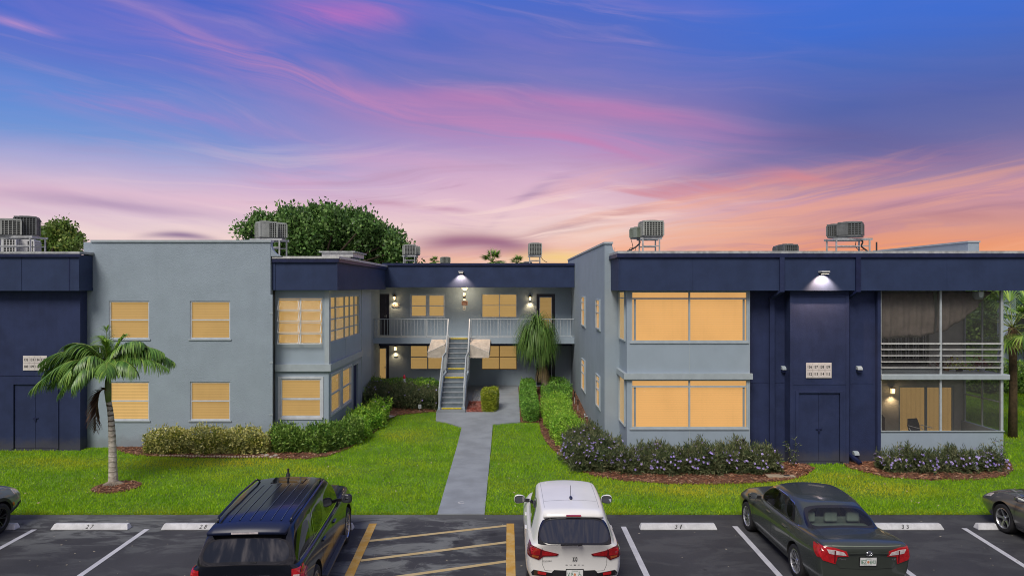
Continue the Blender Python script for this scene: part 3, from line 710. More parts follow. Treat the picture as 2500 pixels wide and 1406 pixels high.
def entry(i, glazed, lab, lit=None):
    u0, u1, v0, v1 = doors[i]
    m = MB()
    for a in ((u0,u0+.07,v0,v1),(u1-.07,u1,v0,v1),(u0+.07,u1-.07,v1-.07,v1)): m.fbox(Pc, *a, .02, .12)
    m.build('door_frame', M_door, CB)
    if glazed:
        g0, g1, h0, h1 = u0+.19, u1-.19, v0+.36, v1-.20
        d = MB().wall(lambda u, v, w: Pc(u, v, w+.05), u0+.072, u1-.072, v0, v1-.072, [(g0,g1,h0,h1)], .05).build('door', M_door, CB)
        m = MB()
        for a in ((g0-.03,g0,h0-.03,h1+.03),(g1,g1+.03,h0-.03,h1+.03),(g0,g1,h1,h1+.03),(g0,g1,h0-.03,h0)): m.fbox(Pc, *a, .03, .06)
        m.build('glazing_bead', M_white, d)
        MB().fbox(Pc, g0, g1, h0, h1, .06, .065).build('glass_pane', M_pane, d)
        MB().fbox(Pc, g0, g1, h0, h1, .085, .09).build('blind', lit or M_litdoor, d)
    else:
        d = MB().fbox(Pc, u0+.072, u1-.072, v0, v1-.072, .05, .10).build('door', M_door, CB)
        m = MB()
        for ua in (u0+.18, (u0+u1)/2+.04):
            for va, vb in ((v0+.2,v0+.85),(v0+1.0,v0+1.55),(v0+1.68,v0+1.98)): m.fbox(Pc, ua, ua+.27, va, vb, .04, .052)
        m.build('door_panel', M_door, d)
    d['label'] = lab
    k = u1-.16 if i in (0, 2) else u0+.13
    m = MB(); m.fbox(Pc, k-.02, k+.02, v0+.95, v0+1.1, .01, .05); m.fbox(Pc, k-.10, k, v0+1.0, v0+1.03, -.01, .02); m.build('handle', M_brass, d)
entry(0, False, 'solid panelled door at the left end of the balcony'); entry(1, True, 'glazed door at the right end of the balcony')
entry(2, True, 'glazed door on the ground floor behind the hedge'); entry(3, True, 'dark door on the ground floor behind the ponytail palm', M_black)
box_part(CB, 'fascia', M_bluef, -8.4, 3.44, 36.0, 45, 5.89, 7.07)
m = MB(); m.box(-6.5, 3.44, 35.93, 35.998, 7.0, 7.10); m.build('gutter', M_bluetrim, CB)
m = MB(); m.box(-6.5, 3.44, 35.95, 36.5, 7.102, 7.13); m.build('drip_edge', M_blue, CB)
sl = MB(); sl.box(-8.4, -3.16, 36.0, 37.69, 2.97, FL); sl.box(-3.16, -1.9, 36.272, 37.69, 2.99, FL-.002); sl.box(-1.9, 3.44, 36.0, 37.69, 2.97, FL)
sl.build('balcony_floor', M_greypanel, CB)
box_part(CB, 'beam', M_blue, -8.4, 3.44, 37.50, 37.69, 2.74, 2.968)
box_part(CB, 'base_course', M_conc, -3.2, 3.44, 37.66, 37.69, .45, .60)

def railing(x0, x1, posts, lab):
    t = thing('balcony_railing', lab, 'railing', ((x0+x1)/2, 36.06, FL), 'white metal balcony railings')
    y0 = 36.03; box_part(t, 'top_rail', M_rail, x0, x1, y0-.01, y0+.05, 4.22, 4.265); box_part(t, 'bottom_rail', M_rail, x0, x1, y0, y0+.04, 3.37, 3.40)
    for p in posts: box_part(t, 'post', M_rail, p-.025, p+.025, y0-.005, y0+.045, FL-.08, 4.218)
    me = None; n = int((x1-x0)/.168)
    for i in range(1, n):
        x = x0+(x1-x0)*i/n
        if any(abs(x-p) < .05 for p in posts): continue
        if me is None:
            b = MB().box(-.011, .011, y0+.009, y0+.031, 3.402, 4.218).build('baluster', M_rail, t); me = b.data
            b.location.x = x
        else:
            b = link('baluster', me, t); b.location.x = x
railing(-8.3, -3.12, (PX(919,36), PX(979,36), PX(1040,36), -3.13), 'balcony railing left of the staircase, in front of the dark door')
railing(-1.93, 3.42, (-1.91, PX(1216,36), PX(1278,36), PX(1342,36)), 'balcony railing right of the staircase, behind the ponytail palm')

# staircase
ST_ = thing('staircase', 'grey outside staircase with yellow edged steps up to the balcony', 'staircase', (-2.5, 31.2, gz(31.2)))
lo = [(31.2+.28*i, .48+.195*i) for i in range(7)]           # nosing position and tread height
hi2 = [(34.5+.25*i, 1.65+.23*(i+1)) for i in range(7)]
def step(y, z, depth, rise, yellow):
    s_ = MB().box(-3.03, -2.03, y+.02, y+depth+.02, z-rise-.0, z-.045).build('step', M_step, ST_)
    MB().box(-3.03, -2.03, y, y+depth+.018, z-.043, z).build('tread', M_tread, s_)
    if yellow: MB().box(-2.97, -2.09, y-.012, y+.05, z-.045, z+.006).build('safety_strip', M_yel, s_)
for i, (y, z) in enumerate(lo): step(y, z, .28 if i < 6 else 1.64, .195 if i else .25, i in (0, 6))
for i, (y, z) in enumerate(hi2): step(y, z, .25, .23, i in (0, 6))
for xs in (-3.13, -2.028):
    pr = [(31.16,.2),(31.16,.52),(32.86,1.70),(34.45,1.70),(36.0,FL),(36.0,2.7),(34.8,1.35),(33.2,1.35),(31.9,.3),(31.9,.2)]
    MB().prism(pr, lambda u, v, w: (xs+w, u, v), 0, .10).build('stringer', M_greypanel, ST_)
for xs in (-3.08, -1.98):
    rp = [(31.2,1.36),(32.9,2.62),(34.5,2.66),(36.0,4.24)]; bp = [(31.2,.72),(32.9,1.88),(34.5,1.88),(36.0,3.42)]
    h = MB(); 
    for a, b in zip(rp[:-1], rp[1:]): h.bar((xs, *a), (xs, *b), .05, .05)
    h.build('handrail', M_rail, ST_)
    h = MB()
    for a, b in zip(bp[:-1], bp[1:]): h.bar((xs, *a), (xs, *b), .03, .03)
    h.build('bottom_rail', M_rail, ST_)
    f = lambda P_, y: np.interp(y, [p[0] for p in P_], [p[1] for p in P_])
    for y in (31.2, 32.9, 34.5): box_part(ST_, 'post', M_rail, xs-.03, xs+.03, y-.03, y+.03, f([(31.2,.45),(32.9,1.6),(34.5,1.65),(36,3.2)], y), f(rp, y)+.02)
    y = 31.34
    while y < 35.95:
        if min(abs(y-32.9), abs(y-34.5)) > .05: MB().box(xs-.011, xs+.011, y-.011, y+.011, f(bp, y), f(rp, y)).build('baluster', M_rail, ST_)
        y += .15
MB().box(-3.15, -1.9, 31.0, 31.22, gz(31)-.05, .42).build('base', M_conc, ST_)
# canvas awnings either side
M_canvas = pmat('beige_canvas', (.50,.45,.38), .85, .14, 5, .2, 30)
def awning(xa, xb, xc, lab):                                  # xa outer, xb inner (stair side); slopes down and out
    t = thing('awning', lab, 'awning', ((xa+xb)/2, 35.9, 2.3), 'beige canvas awnings under the balcony')
    top = [(xb,35.0,3.05),(xc,35.95,3.20),(xb,35.95,3.20),(xa,35.25,2.78)]
    s_ = 1 if xa < xb else -1
    V = [(xc,35.97,3.2),(xb,35.97,3.2),(xb,34.95,3.02),(xa,34.95,2.62),(xa,34.95,2.42),(xb,34.95,2.42),(xc,35.97,2.62),(xc,35.97,2.45),(xb,35.97,2.45)]
    m = MB(); m.add(V, [(0,1,2,3),(3,2,5,4),(0,3,4,6)] ); m.add([V[i] for i in (1,8,5,2)], [(0,1,2,3)])
    o = m.build('canvas', M_canvas, t)
    md = o.modifiers.new('thick', 'SOLIDIFY'); md.thickness = .012
    m = MB(); m.tube([V[2], V[3]], .012, 6); m.tube([V[3], V[0]], .012, 6); m.tube([V[4], V[5]], .012, 6); m.tube([(xa,34.95,2.43),(xc,35.97,2.47)], .012, 6); m.build('awning_frame', M_offwhite, t)
    m = MB(); n = 12
    for i in range(n):                                        # loose valance
        a = i/n; b = (i+1)/n; z0 = 2.42-.035*abs(math.sin(i*1.7)); z1 = 2.42-.035*abs(math.sin((i+1)*1.7))
        x0 = xa+(xb-xa)*a; x1 = xa+(xb-xa)*b; m.add([(x0,34.94,2.47),(x1,34.94,2.47),(x1,34.93,z1-.05),(x0,34.93,z0-.05)], [(0,1,2,3)])
    m.build('valance', M_canvas, t, recalc=False)
awning(PX(1044,34.95), -3.16, PX(1054,35.97), 'beige canvas awning left of the staircase')
awning(PX(1194,34.95), -1.9, PX(1197,35.97), 'beige canvas awning right of the staircase')

# ================================================================== right building
RB = thing('apartment_building', 'grey and navy apartment wing on the right with large lit windows and a screened porch', 'building', (10, 23.3, 0), 'wings of the apartment building')
Pl = LeftF(3.45)
sw = [(30.95,32.35,4.12,5.47), (25.95,27.05,4.28,5.42), (30.95,32.35,1.20,2.62), (25.95,27.05,1.32,2.55)]
MB().wall(Pl, 24.85, 40, -.1, 7.42, sw, .27).build('side_wall', M_grey, RB)
MB().wall(FrontF(24.85), 3.72, 4.05, -.1, 7.0, [], .25).build('wall', M_grey, RB)
box_part(RB, 'coping', M_trim, 3.42, 3.75, 24.80, 40, 7.422, 7.49)
fillet(RB, FrontF(24.86), 3.72, 7.42, 4.05, 7.01, .2)
for s_ in sw: window(RB, Pl, *s_, M_litB, rails=(.55,.8), fw=.05, rec=-.028, frame=M_trim, bw=.03, sill=True)
Pf = FrontF(23.3); Psd = LeftF(3.98); x1 = 8.10
up = (4.12,8.03,4.05,5.74); lw = (4.12,8.03,1.16,2.79)
MB().wall(Pf, 3.98, x1, -.1, 5.76, [up, lw], .2).build('bay_wall', M_greypanel, RB)
MB().wall(Psd, 23.502, 24.845, -.1, 5.76, [(23.56,24.78,4.05,5.74), (23.56,24.78,1.16,2.79)], .06).build('bay_side_wall', M_greypanel, RB)
box_part(RB, 'bay_back', M_grey, 4.04, x1, 24.2, 24.8, -.1, 5.75)
for a in (up, lw):
    w_ = window(RB, Pf, *a, M_litB, mull=(.5,), rails=(.855,), fw=.045, rec=.03, frame=M_trim, bw=.05, lab='upper storey lit double window of the right bay' if a is up else 'ground floor lit double window of the right bay')
    for u in ((a[0]+.10, a[0]+.17), ((a[0]+a[1])/2-.10, (a[0]+a[1])/2-.06), (a[1]-.16, a[1]-.09)):
        MB().fbox(Pf, *u, a[2]+.05, a[2]+.84*(a[3]-a[2]), .05, .054).build('shutter_track', M_litB if abs(u[0]-(a[0]+a[1])/2) < .2 else M_trim, w_)
    MB().fbox(Pf, a[0]-.05, a[1]+.03, a[2]-.05, a[2]-.002, -.035, -.002).build('sill', M_trim, w_)
    window(RB, Psd, 23.56, 24.78, a[2], a[3], lit_mat('lit_blind_side', WARM_L, .8, 0), rails=(.86,) if a is up else (), fw=.04, rec=-.018, frame=M_trim, bw=.03)
m = MB(); m.box(3.87, 8.16, 23.19, 23.298, 2.81, 3.0); m.box(3.87, 3.978, 23.30, 24.84, 2.81, 3.0); m.build('ledge', M_trim, RB)
box_part(RB, 'panel_joint', M_trim, 6.066, 6.082, 23.292, 23.299, 3.02, 4.0); box_part(RB, 'panel_joint', M_trim, 6.066, 6.082, 23.292, 23.299, 0, 1.1)
# navy storage bays
MB().wall(FrontF(23.66), x1+.001, 9.5, -.1, 5.76, [], .3).build('storage_wall', M_blue, RB)
Pt = FrontF(23.2); da, db = PX(1949,23.2), PX(2050,23.2)
MB().wall(Pt, 9.40, 11.36, -.1, 5.755, [(da, db, .07, 2.36)], .45).build('storage_wall', M_blue, RB)
box_part(RB, 'storage_back', M_blue, 9.42, 11.34, 23.655, 23.9, -.1, 5.74)
dbl_door(RB, Pt, da, db, .07, 2.36)
MB().wall(FrontF(23.45), 11.361, 12.36, -.1, 5.755, [], .3).build('storage_wall', M_blue, RB)
box_part(RB, 'pilaster', M_blue, 12.36, 12.47, 23.28, 25.3, -.1, 5.755)
m = MB()
for (x, y) in ((9.40,23.2), (11.26,23.2)): m.box(x, x+.10, y-.016, y-.001, .0, 5.75)
m.box(9.50, 11.26, 23.186, 23.199, 2.64, 2.66); m.box(8.2, 9.39, 23.648, 23.659, 2.64, 2.66); m.box(11.40, 12.3, 23.438, 23.449, 2.64, 2.66); m.box(9.50, 11.26, 23.186, 23.199, 5.55, 5.6)
m.build('wall_trim', M_blue, RB)
# fascia, gutter, roof edge
box_part(RB, 'fascia', M_bluef, 3.73, 17.38, 23.0, 25.3, 5.762, 6.90); box_part(RB, 'fascia_return', M_bluef, 3.67, 3.728, 23.001, 24.84, 5.762, 6.90)
gutter_box(RB, 3.67, 17.38, 23.0, 6.86, 6.985, left=True, right=True, yb=25.3)
box_part(RB, 'gutter', M_bluetrim, 3.60, 3.668, 23.0, 24.84, 6.86, 6.985)
m = MB()
for x in (3.67, 17.20): m.box(x, x+.02 if x < 5 else x+.18, 22.98, 22.999, 5.762, 6.855)
m.box(3.652, 3.669, 23.0, 23.05, 5.762, 6.855)
for x in (6.1, 9.05, 11.5, 14.5): m.box(x, x+.008, 22.993, 22.999, 5.762, 6.855)
m.build('fascia_trim', M_bluef, RB)
box_part(RB, 'roof', M_roof, 3.73, 17.3, 25.31, 45, 6.88, 7.03)
box_part(RB, 'inner_wall', M_grey, 3.8, 16.55, 25.56, 45, -.1, 6.86)
box_part(RB, 'parapet', M_grey, 16.45, 16.85, 24.9, 31.3, 7.05, 7.47); box_part(RB, 'coping', M_trim, 16.42, 16.88, 24.87, 31.33, 7.472, 7.53)
for x0 in (8.93, 11.44):
    m = MB(); m.bar((x0+.10,22.955,6.86), (x0+.10,22.955,5.72), .15, .08, (0,1,0)); m.bar((x0+.10,22.96,5.74), (x0-.02,23.42 if x0 < 10 else 23.35,5.52), .15, .08)
    yb_ = 23.56 if x0 < 10 else 23.38
    if x0 < 10: m.bar((x0-.0,yb_,5.55), (x0-.0,yb_,.3), .16, .08, (0,1,0))
    else: m.bar((x0-.02,23.40,5.55), (x0-.02,23.40,.28), .10, .07, (0,1,0)); m.bar((x0-.0,23.38,.3), (x0+.22,23.0,.06), .13, .08)
    m.build('downspout', M_bluetrim if x0 > 10 else M_blue, RB)
# porch
fl = 2.97
box_part(RB, 'porch_floor', M_trim, 12.47, 16.74, 23.2, 25.29, 2.79, fl, bevel=.02)
box_part(RB, 'porch_floor', M_conc, 12.47, 16.6, 23.4, 25.29, -.1, .12)
Pbk = FrontF(25.3); M_porch = pmat('beige_porch_stucco', (.55,.54,.48), .85, .08, 3, .3, 60)
slid = (14.20, 16.22, .14, 2.30)
MB().wall(Pbk, 12.47, 16.6, .1, 2.788, [slid], .25).build('porch_wall', M_porch, RB)
MB().wall(Pbk, 12.47, 16.6, fl, 5.76, [(12.9, 15.3, fl+.05, 5.2)], .25).build('porch_wall', M_porch, RB)
wv = window(RB, Pbk, *slid, M_litV, mull=(.5,), fw=.06, rec=.05, frame=M_trim, bw=.07, name='sliding_door', lab='lit sliding door at the back of the ground floor porch')
M_dimg = pmat('dark_room', (.015,.015,.018), .15, .1)
MB().fbox(Pbk, 12.9, 15.3, fl+.05, 5.2, .12, .14).build('dark_window', M_dimg, RB)
sdv = MB()
for i in range(26):
    if i % 7 in (2, 5): continue
    sdv.fbox(Pbk, 12.95+i*.09, 13.0+i*.09, fl+.3, 5.15, .06, .075)
sdv.build('vertical_blind', pmat('vertical_blind_vinyl', (.42,.42,.38), .6), RB)
MB().wall(FrontF(23.3), 12.471, 16.58, -.1, 1.05, [], .12).build('knee_wall', M_greypanel, RB)
MB().wall(RightF(16.58), 23.43, 25.29, -.1, 1.05, [], .12).build('knee_wall', M_greypanel, RB)
MB().box(12.47, 16.6, 23.26, 23.299, 1.052, 1.085).build('sill', M_trim, RB)
box_part(RB, 'panel_joint', M_trim, 14.48, 14.495, 23.292, 23.299, 0, 1.04)
for nm, z0, z1, yy in (('screen_post', fl, 5.76, 23.3), ('screen_post', 1.052, 2.788, 23.3)):
    box_part(RB, nm, M_rail, 14.455, 14.525, yy, yy+.06, z0, z1); box_part(RB, nm, M_rail, 16.50, 16.58, yy, yy+.08, z0, z1); box_part(RB, nm, M_rail, 16.53, 16.58, 25.2, 25.28, z0, z1); box_part(RB, nm, M_rail, 12.472, 12.50, yy, yy+.05, z0, z1)
    box_part(RB, nm, M_rail, 16.54, 16.58, 24.28, 24.33, z0, z1)
box_part(RB, 'side_rail', M_rail, 16.54, 16.58, 23.4, 25.2, 2.0, 2.04)
for i, z in enumerate((3.965, 3.78, 3.575, 3.37, 3.175)):
    h = .05 if i == 0 else .032
    box_part(RB, 'porch_rail', M_offwhite, 12.472, 14.453, 23.26, 23.295, z, z+h); box_part(RB, 'porch_rail', M_offwhite, 14.527, 16.50, 23.26, 23.295, z, z+h)
    box_part(RB, 'side_porch_rail', M_rail, 16.585, 16.61, 23.3, 25.2, z, z+h*.8)
M_scr = screen_mat('insect_screen', (.06,.06,.06), .26)
for z0, z1 in ((fl+.01, 5.75), (1.09, 2.78)):
    box_part(RB, 'insect_screen', M_scr, 12.50, 14.45, 23.325, 23.327, z0, z1); box_part(RB, 'insect_screen', M_scr, 14.53, 16.495, 23.325, 23.327, z0, z1)
    box_part(RB, 'insect_screen', M_scr, 16.556, 16.558, 23.39, 25.19, z0, z1)
# cloth hung behind the upper screen
M_cloth = pmat('grey_beige_sunshade_cloth', (.30,.25,.21), .9, .15, 3, .5, 18)
def cloth(name, xs, top, bot, y, lab):
    n = 44; m = 14; Vv = []; Ff = []
    for i in range(n+1):
        x = xs[0]+(xs[1]-xs[0])*i/n; zb = np.interp(i/n, [p[0] for p in bot], [p[1] for p in bot]); zt = np.interp(i/n, [p[0] for p in top], [p[1] for p in top])
        for j in range(m+1):
            t_ = j/m; fold = .035*math.sin(i*.55+j*.2)*(1-t_*.5)+.02*math.sin(i*1.3)+.05*math.exp(-((t_-.05)/.06)**2)*math.sin(j*2+i*.1)
            Vv.append((x, y+fold-.10*math.sin(t_*3.1), zb+(zt-zb)*t_))
    for i in range(n):
        for j in range(m): Ff.append((i*(m+1)+j, (i+1)*(m+1)+j, (i+1)*(m+1)+j+1, i*(m+1)+j+1))
    o = np_mesh(name, Vv, Ff, M_cloth, smooth=True); o.modifiers.new('thick', 'SOLIDIFY').thickness = .008
    return tag(rebase(o), lab, 'sunshade', 'cloths hung inside the upper porch')
cloth('sunshade_cloth', (12.52, 14.44), [(0,5.72),(1,5.72)], [(0,4.12),(.3,4.13),(.55,4.18),(.75,4.17),(1,4.32)], 23.62, 'brown cloth hanging behind the left upper porch screen')
cloth('sunshade_cloth', (14.54, 16.35), [(0,5.72),(1,5.74)], [(0,4.36),(.12,4.34),(.25,4.5),(.5,4.78),(.7,5.1),(.85,5.4),(1,5.7)], 23.62, 'brown cloth hanging diagonally behind the right upper porch screen')

# neighbour on the far right and a few far roofs
NB = thing('apartment_building', 'dim navy building seen past the right end behind the fan palm', 'building', (30, 37, .5))
MB().wall(FrontF(37), 26.2, 44, .3, 6.9, [(27.0,28.1,3.4,5.6), (27.4,29.9,.5,2.9)], .3).build('wall', M_grey, NB)
MB().fbox(FrontF(37), 26.8, 29.9, .5, 5.7, .2, .28).build('dark_opening', M_dimg, NB)
box_part(NB, 'fascia', M_bluef, 26.0, 44, 36.4, 44, 5.9, 7.3); box_part(NB, 'roof', M_offwhite, 26, 44, 36.5, 44, 7.302, 7.5); box_part(NB, 'balcony_floor', M_trim, 26.1, 44, 35.8, 37, 3.1, 3.3)
# ================================================================== roof plant
M_acg = pmat('condenser_grey_paint', (.30,.32,.29), .55, .15, 5); M_acd = pmat('condenser_dark_paint', (.10,.11,.11), .5, .2, 5); M_coil = pmat('condenser_coil', (.05,.055,.05), .6, .3, 40)
M_rust = pmat('galvanised_steel', (.38,.40,.40), .5, .25, 7, metallic=.3)
def ac_unit(kind, loc, rz, lab, w=.86, h=.78, d=None, mat=None):
    d = d or w; mat = mat or M_acg
    t = thing('air_conditioner', lab, 'air conditioner', (0,0,0), 'air conditioning units on the roofs')
    MB().box(-w/2+.03, w/2-.03, -d/2+.03, d/2-.03, .05, h-.06).build('coil', M_coil, t)
    m = MB(); m.box(-w/2, w/2, -d/2, d/2, 0, .06); m.build('base_pan', M_acd, t)
    m = MB(); m.box(-w/2-.01, w/2+.01, -d/2-.01, d/2+.01, h-.07, h); m.build('lid', mat, t, bevel=.012)
    g_ = MB(); g_.lathe([(w*.1,h+.03),(w*.38,h+.025),(w*.40,h)], (0,0,0), 20)
    for a in range(10): g_.bar((0,0,h+.03), (w*.39*math.cos(a*.628), w*.39*math.sin(a*.628), h+.015), .012)
    g_.build('fan_grille', M_acd, t)
    for x in (-1, 1):
        for y in (-1, 1): MB().box(x*w/2-.03, x*w/2+.03, y*d/2-.03, y*d/2+.03, .06, h-.07).build('corner_post', mat, t)
    m = MB()
    for s_ in (-1, 1):
        n = 7
        for i in range(1, n): 
            u = -w/2+w*i/n; m.box(u-.014, u+.014, s_*d/2-.012, s_*d/2+.012, .06, h-.07)
            u = -d/2+d*i/n; m.box(s_*w/2-.012, s_*w/2+.012, u-.014, u+.014, .06, h-.07)
        for z in np.arange(.12, h-.1, .075): m.box(-w/2, w/2, s_*d/2-.005, s_*d/2+.005, z, z+.012); m.box(s_*w/2-.005, s_*w/2+.005, -d/2, d/2, z, z+.012)
    m.build('louvres', mat, t)
    if kind == 'box': MB().box(-w/2-.018, -w/2+.34, -d/2-.02, -d/2+.2, .06, h-.07).build('service_panel', mat, t)
    place(t, loc, rz); return t
def stand(x0, x1, y0, y1, zt, zb, lab):
    t = thing('equipment_stand', lab, 'stand', ((x0+x1)/2, (y0+y1)/2, zb), 'metal stands under the roof units')
    m = MB(); 
    for y in (y0, y1): m.box(x0-.1, x1+.1, y-.035, y+.035, zt-.08, zt)
    for x in (x0, (x0+x1)/2, x1): m.box(x-.03, x+.03, y0+.036, y1-.036, zt-.07, zt-.01)
    m.build('platform', M_rust, t)
    for x in (x0, x1):
        for y in (y0, y1): MB().box(x-.025, x+.025, y-.025, y+.025, zb, zt-.08).build('leg', M_rust, t)
    for y in (y0, y1): MB().box(x0, x1, y-.015, y+.015, zb+(zt-zb)*.55, zb+(zt-zb)*.55+.04).build('brace', M_rust, t)
def cable(pts, r, lab, mat=None):
    P_ = [Vector(p) for p in pts]; out = []
    for i in range(len(P_)-1):
        p0 = P_[max(i-1,0)]; p1 = P_[i]; p2 = P_[i+1]; p3 = P_[min(i+2, len(P_)-1)]
        for k in range(6):
            t = k/6; out.append(.5*((2*p1)+(p2-p0)*t+(2*p0-5*p1+4*p2-p3)*t*t+(3*p1-p0-3*p2+p3)*t**3))
    out.append(P_[-1]); m = MB(); m.tube(out, r, 6); o = m.build('pipe_run', mat or M_black, smooth=True); rebase(o)
    tag(o, lab, 'pipes')
def at(px, py, Y): return (PX(px,Y), Y, PZ(py,Y))
# far left pair
Y = 28.0; stand(PX(-20,Y), PX(92,Y), Y-.45, Y+.45, PZ(577,Y), 7.0, 'metal stand under the two air conditioners at the far left')
ac_unit('box', at(20,577,Y-.15), .5, 'grey air conditioner in front at the far left of the roof', .95, .68)
ac_unit('fan', at(66,577,Y+.25), .42, 'taller dark air conditioner behind at the far left of the roof', .74, .80, mat=M_acd)
ac_unit('box', at(24,618,30.0), .2, 'low pale unit under the far left stand', .8, .72, mat=M_offwhite)
ac_unit('box', at(72,618,30.4), .2, 'low pale unit right of another under the far left stand', .6, .58, mat=M_offwhite)
# above the left grey wall
Y = 28.4; stand(PX(625,Y), PX(690,Y), Y-.4, Y+.5, PZ(583,Y), 7.0, 'metal stand under the two units above the plain grey wall')
ac_unit('box', at(650,583,Y), .62, 'pale air conditioner with a service panel above the plain grey wall', .66, .70)
ac_unit('fan', at(678,583,Y+.45), .62, 'pale air conditioner half hidden behind its neighbour above the plain grey wall', .55, .66)
# middle roof
Y = 41; stand(PX(987,Y), PX(1014,Y), Y-.3, Y+.3, PZ(623,Y), 7.07, 'metal stand under the unit beside the big tree')
ac_unit('fan', at(999,623,Y), .3, 'air conditioner on the middle roof beside the big tree', .66, .62)
ac_unit('fan', at(1013,623,Y+.7), .3, 'small air conditioner behind another on the middle roof by the big tree', .5, .55)
Y = 42; stand(PX(1293,Y), PX(1318,Y), Y-.3, Y+.3, PZ(623,Y), 7.07, 'metal stand under the unit at the right end of the middle roof')
ac_unit('fan', at(1306,623,Y), .05, 'air conditioner at the right end of the middle roof', .72, .74)
ac_unit('fan', (PX(1288,44), 44, 7.07), .05, 'low dark unit at the right end of the middle roof', .5, .42, mat=M_acd)
ac_unit('fan', (PX(1087,62), 62, PZ(642,62)), .2, 'tiny far air conditioner right of the small palm', .8, .55)
cable([at(1316,622,42), at(1322,628,42), at(1326,634,42.1), at(1336,640,42.2)], .018, 'thin pipes trailing from the unit on the middle roof')
# right roof, first stand
Y = 27.5; stand(PX(1566,Y), PX(1606,Y), Y-.3, Y+.45, PZ(580,Y), 7.03, 'metal stand under the tall unit above the lit double windows')
ac_unit('fan', at(1589,579,Y), .06, 'tall slatted air conditioner above the lit double windows', .78, .64)
ac_unit('box', at(1557,583,Y+.35), .5, 'green grey unit left of the tall slatted air conditioner', .42, .46, mat=pmat('green_grey_paint', (.22,.26,.21), .5))
cable([at(1560,584,27.4), at(1562,592,27.3), at(1552,602,27.3), at(1540,609,27.3), at(1532,612,27.2)], .03, 'bundle of black pipes hanging from the left of the stand')
cable([at(1551,580,27.4), at(1541,582,27.4), at(1543,592,27.3), at(1545,603,27.3), at(1541,612,27.2)], .012, 'thin looping pipe beside the black bundle')
cable([at(1545,604,27.2), at(1537,606,27.2), at(1539,613,27.2), at(1549,613,27.2), at(1553,603,27.2)], .010, 'thin coiled pipe loop above the roof edge')
# right roof, second stand
Y = 27.0; stand(PX(2030,Y), PX(2110,Y), Y-.4, Y+.4, PZ(582,Y), 7.03, 'metal stand under the pair of dark units')
ac_unit('box', at(2077,578,Y-.1), -.55, 'larger dark air conditioner, right one of the pair', .82, .56, mat=M_acd)
ac_unit('fan', at(2041,580,Y+.3), -.55, 'smaller dark air conditioner, left one of the pair', .58, .52, mat=M_acd)
cable([at(2100,582,26.6), at(2106,590,26.6), at(2103,600,26.6), at(2112,608,26.6), at(2118,612,26.6)], .03, 'bundle of black pipes right of the pair of dark units')
cable([at(2090,588,26.6), at(2089,600,26.6), at(2097,610,26.6), at(2110,608,26.6)], .012, 'thin pipe loop right of the pair of dark units')
ac_unit('fan', (PX(1923,29.2), 29.2, 7.03), .1, 'low dark unit far back on the right roof', .58, .64, mat=M_acd)
ac_unit('fan', (PX(1901,29.6), 29.6, 7.03), .1, 'smaller low dark unit far back on the right roof', .32, .60, mat=M_acd)
m = MB(); m.tube([at(2140,614,25.6), at(2140,590,25.6)], .03, 8); tag(rebase(m.build('vent_pipe', M_dark)), 'short thin vent pipe left of the sloping parapet', 'pipe')
m = MB(); m.tube([at(1501,618,25.2), at(1501,603,25.2)], .008, 5); tag(rebase(m.build('vent_pipe', M_offwhite)), 'very thin rod standing on the roof left corner of the right wing', 'pipe')

# ================================================================== lamps
def lamp_light(par, kind, loc, e, col, spot=None, blend=.6, rot=None, r=.03):
    l = bpy.data.lights.new('lamp_light', kind); l.energy = e; l.color = col; l.shadow_soft_size = r
    if kind == 'SPOT': l.spot_size = spot; l.spot_blend = blend
    o = bpy.data.objects.new('lamp_light', l); COL.objects.link(o); o.parent = par; o.matrix_parent_inverse = par.matrix_basis.inverted(); o.location = loc
    if rot: o.rotation_euler = rot
M_glow = pmat('lamp_glow', (1,.9,.7), .4, 0, emit=(1,.70,.32), es=2.2); M_glowc = pmat('lamp_glow_cool', (1,.95,.9), .4, 0, emit=(1,.88,.70), es=2)
def flood(x, y, z, lab, w, e, tilt):
    t = thing('flood_light', lab, 'wall light', (x, y, z), 'flood lights on the navy fascia')
    MB().box(x-w/2, x+w/2, y-.30, y-.002, z, z+.055).build('housing', M_offwhite, t, bevel=.01)
    MB().box(x-w/2+.02, x+w/2-.02, y-.29, y-.14, z-.035, z-.001).build('reflector', M_dark, t)
    MB().box(x-w/2+.03, x+w/2-.03, y-.28, y-.15, z-.045, z-.037).build('lens', M_glowc, t)
    lamp_light(t, 'SPOT', (x, y-.23, z-.07), e, (1,.62,.36), R(108), .6, (R(tilt), 0, 0), .02)
flood(PX(1126,36), 36.0, PZ(664,36), 'flood light on the middle fascia above the stair head', .26, 230, 24)
flood(PX(2007,23), 23.0, PZ(665,23), 'flood light on the right fascia above the storage doors', .27, 290, 34)
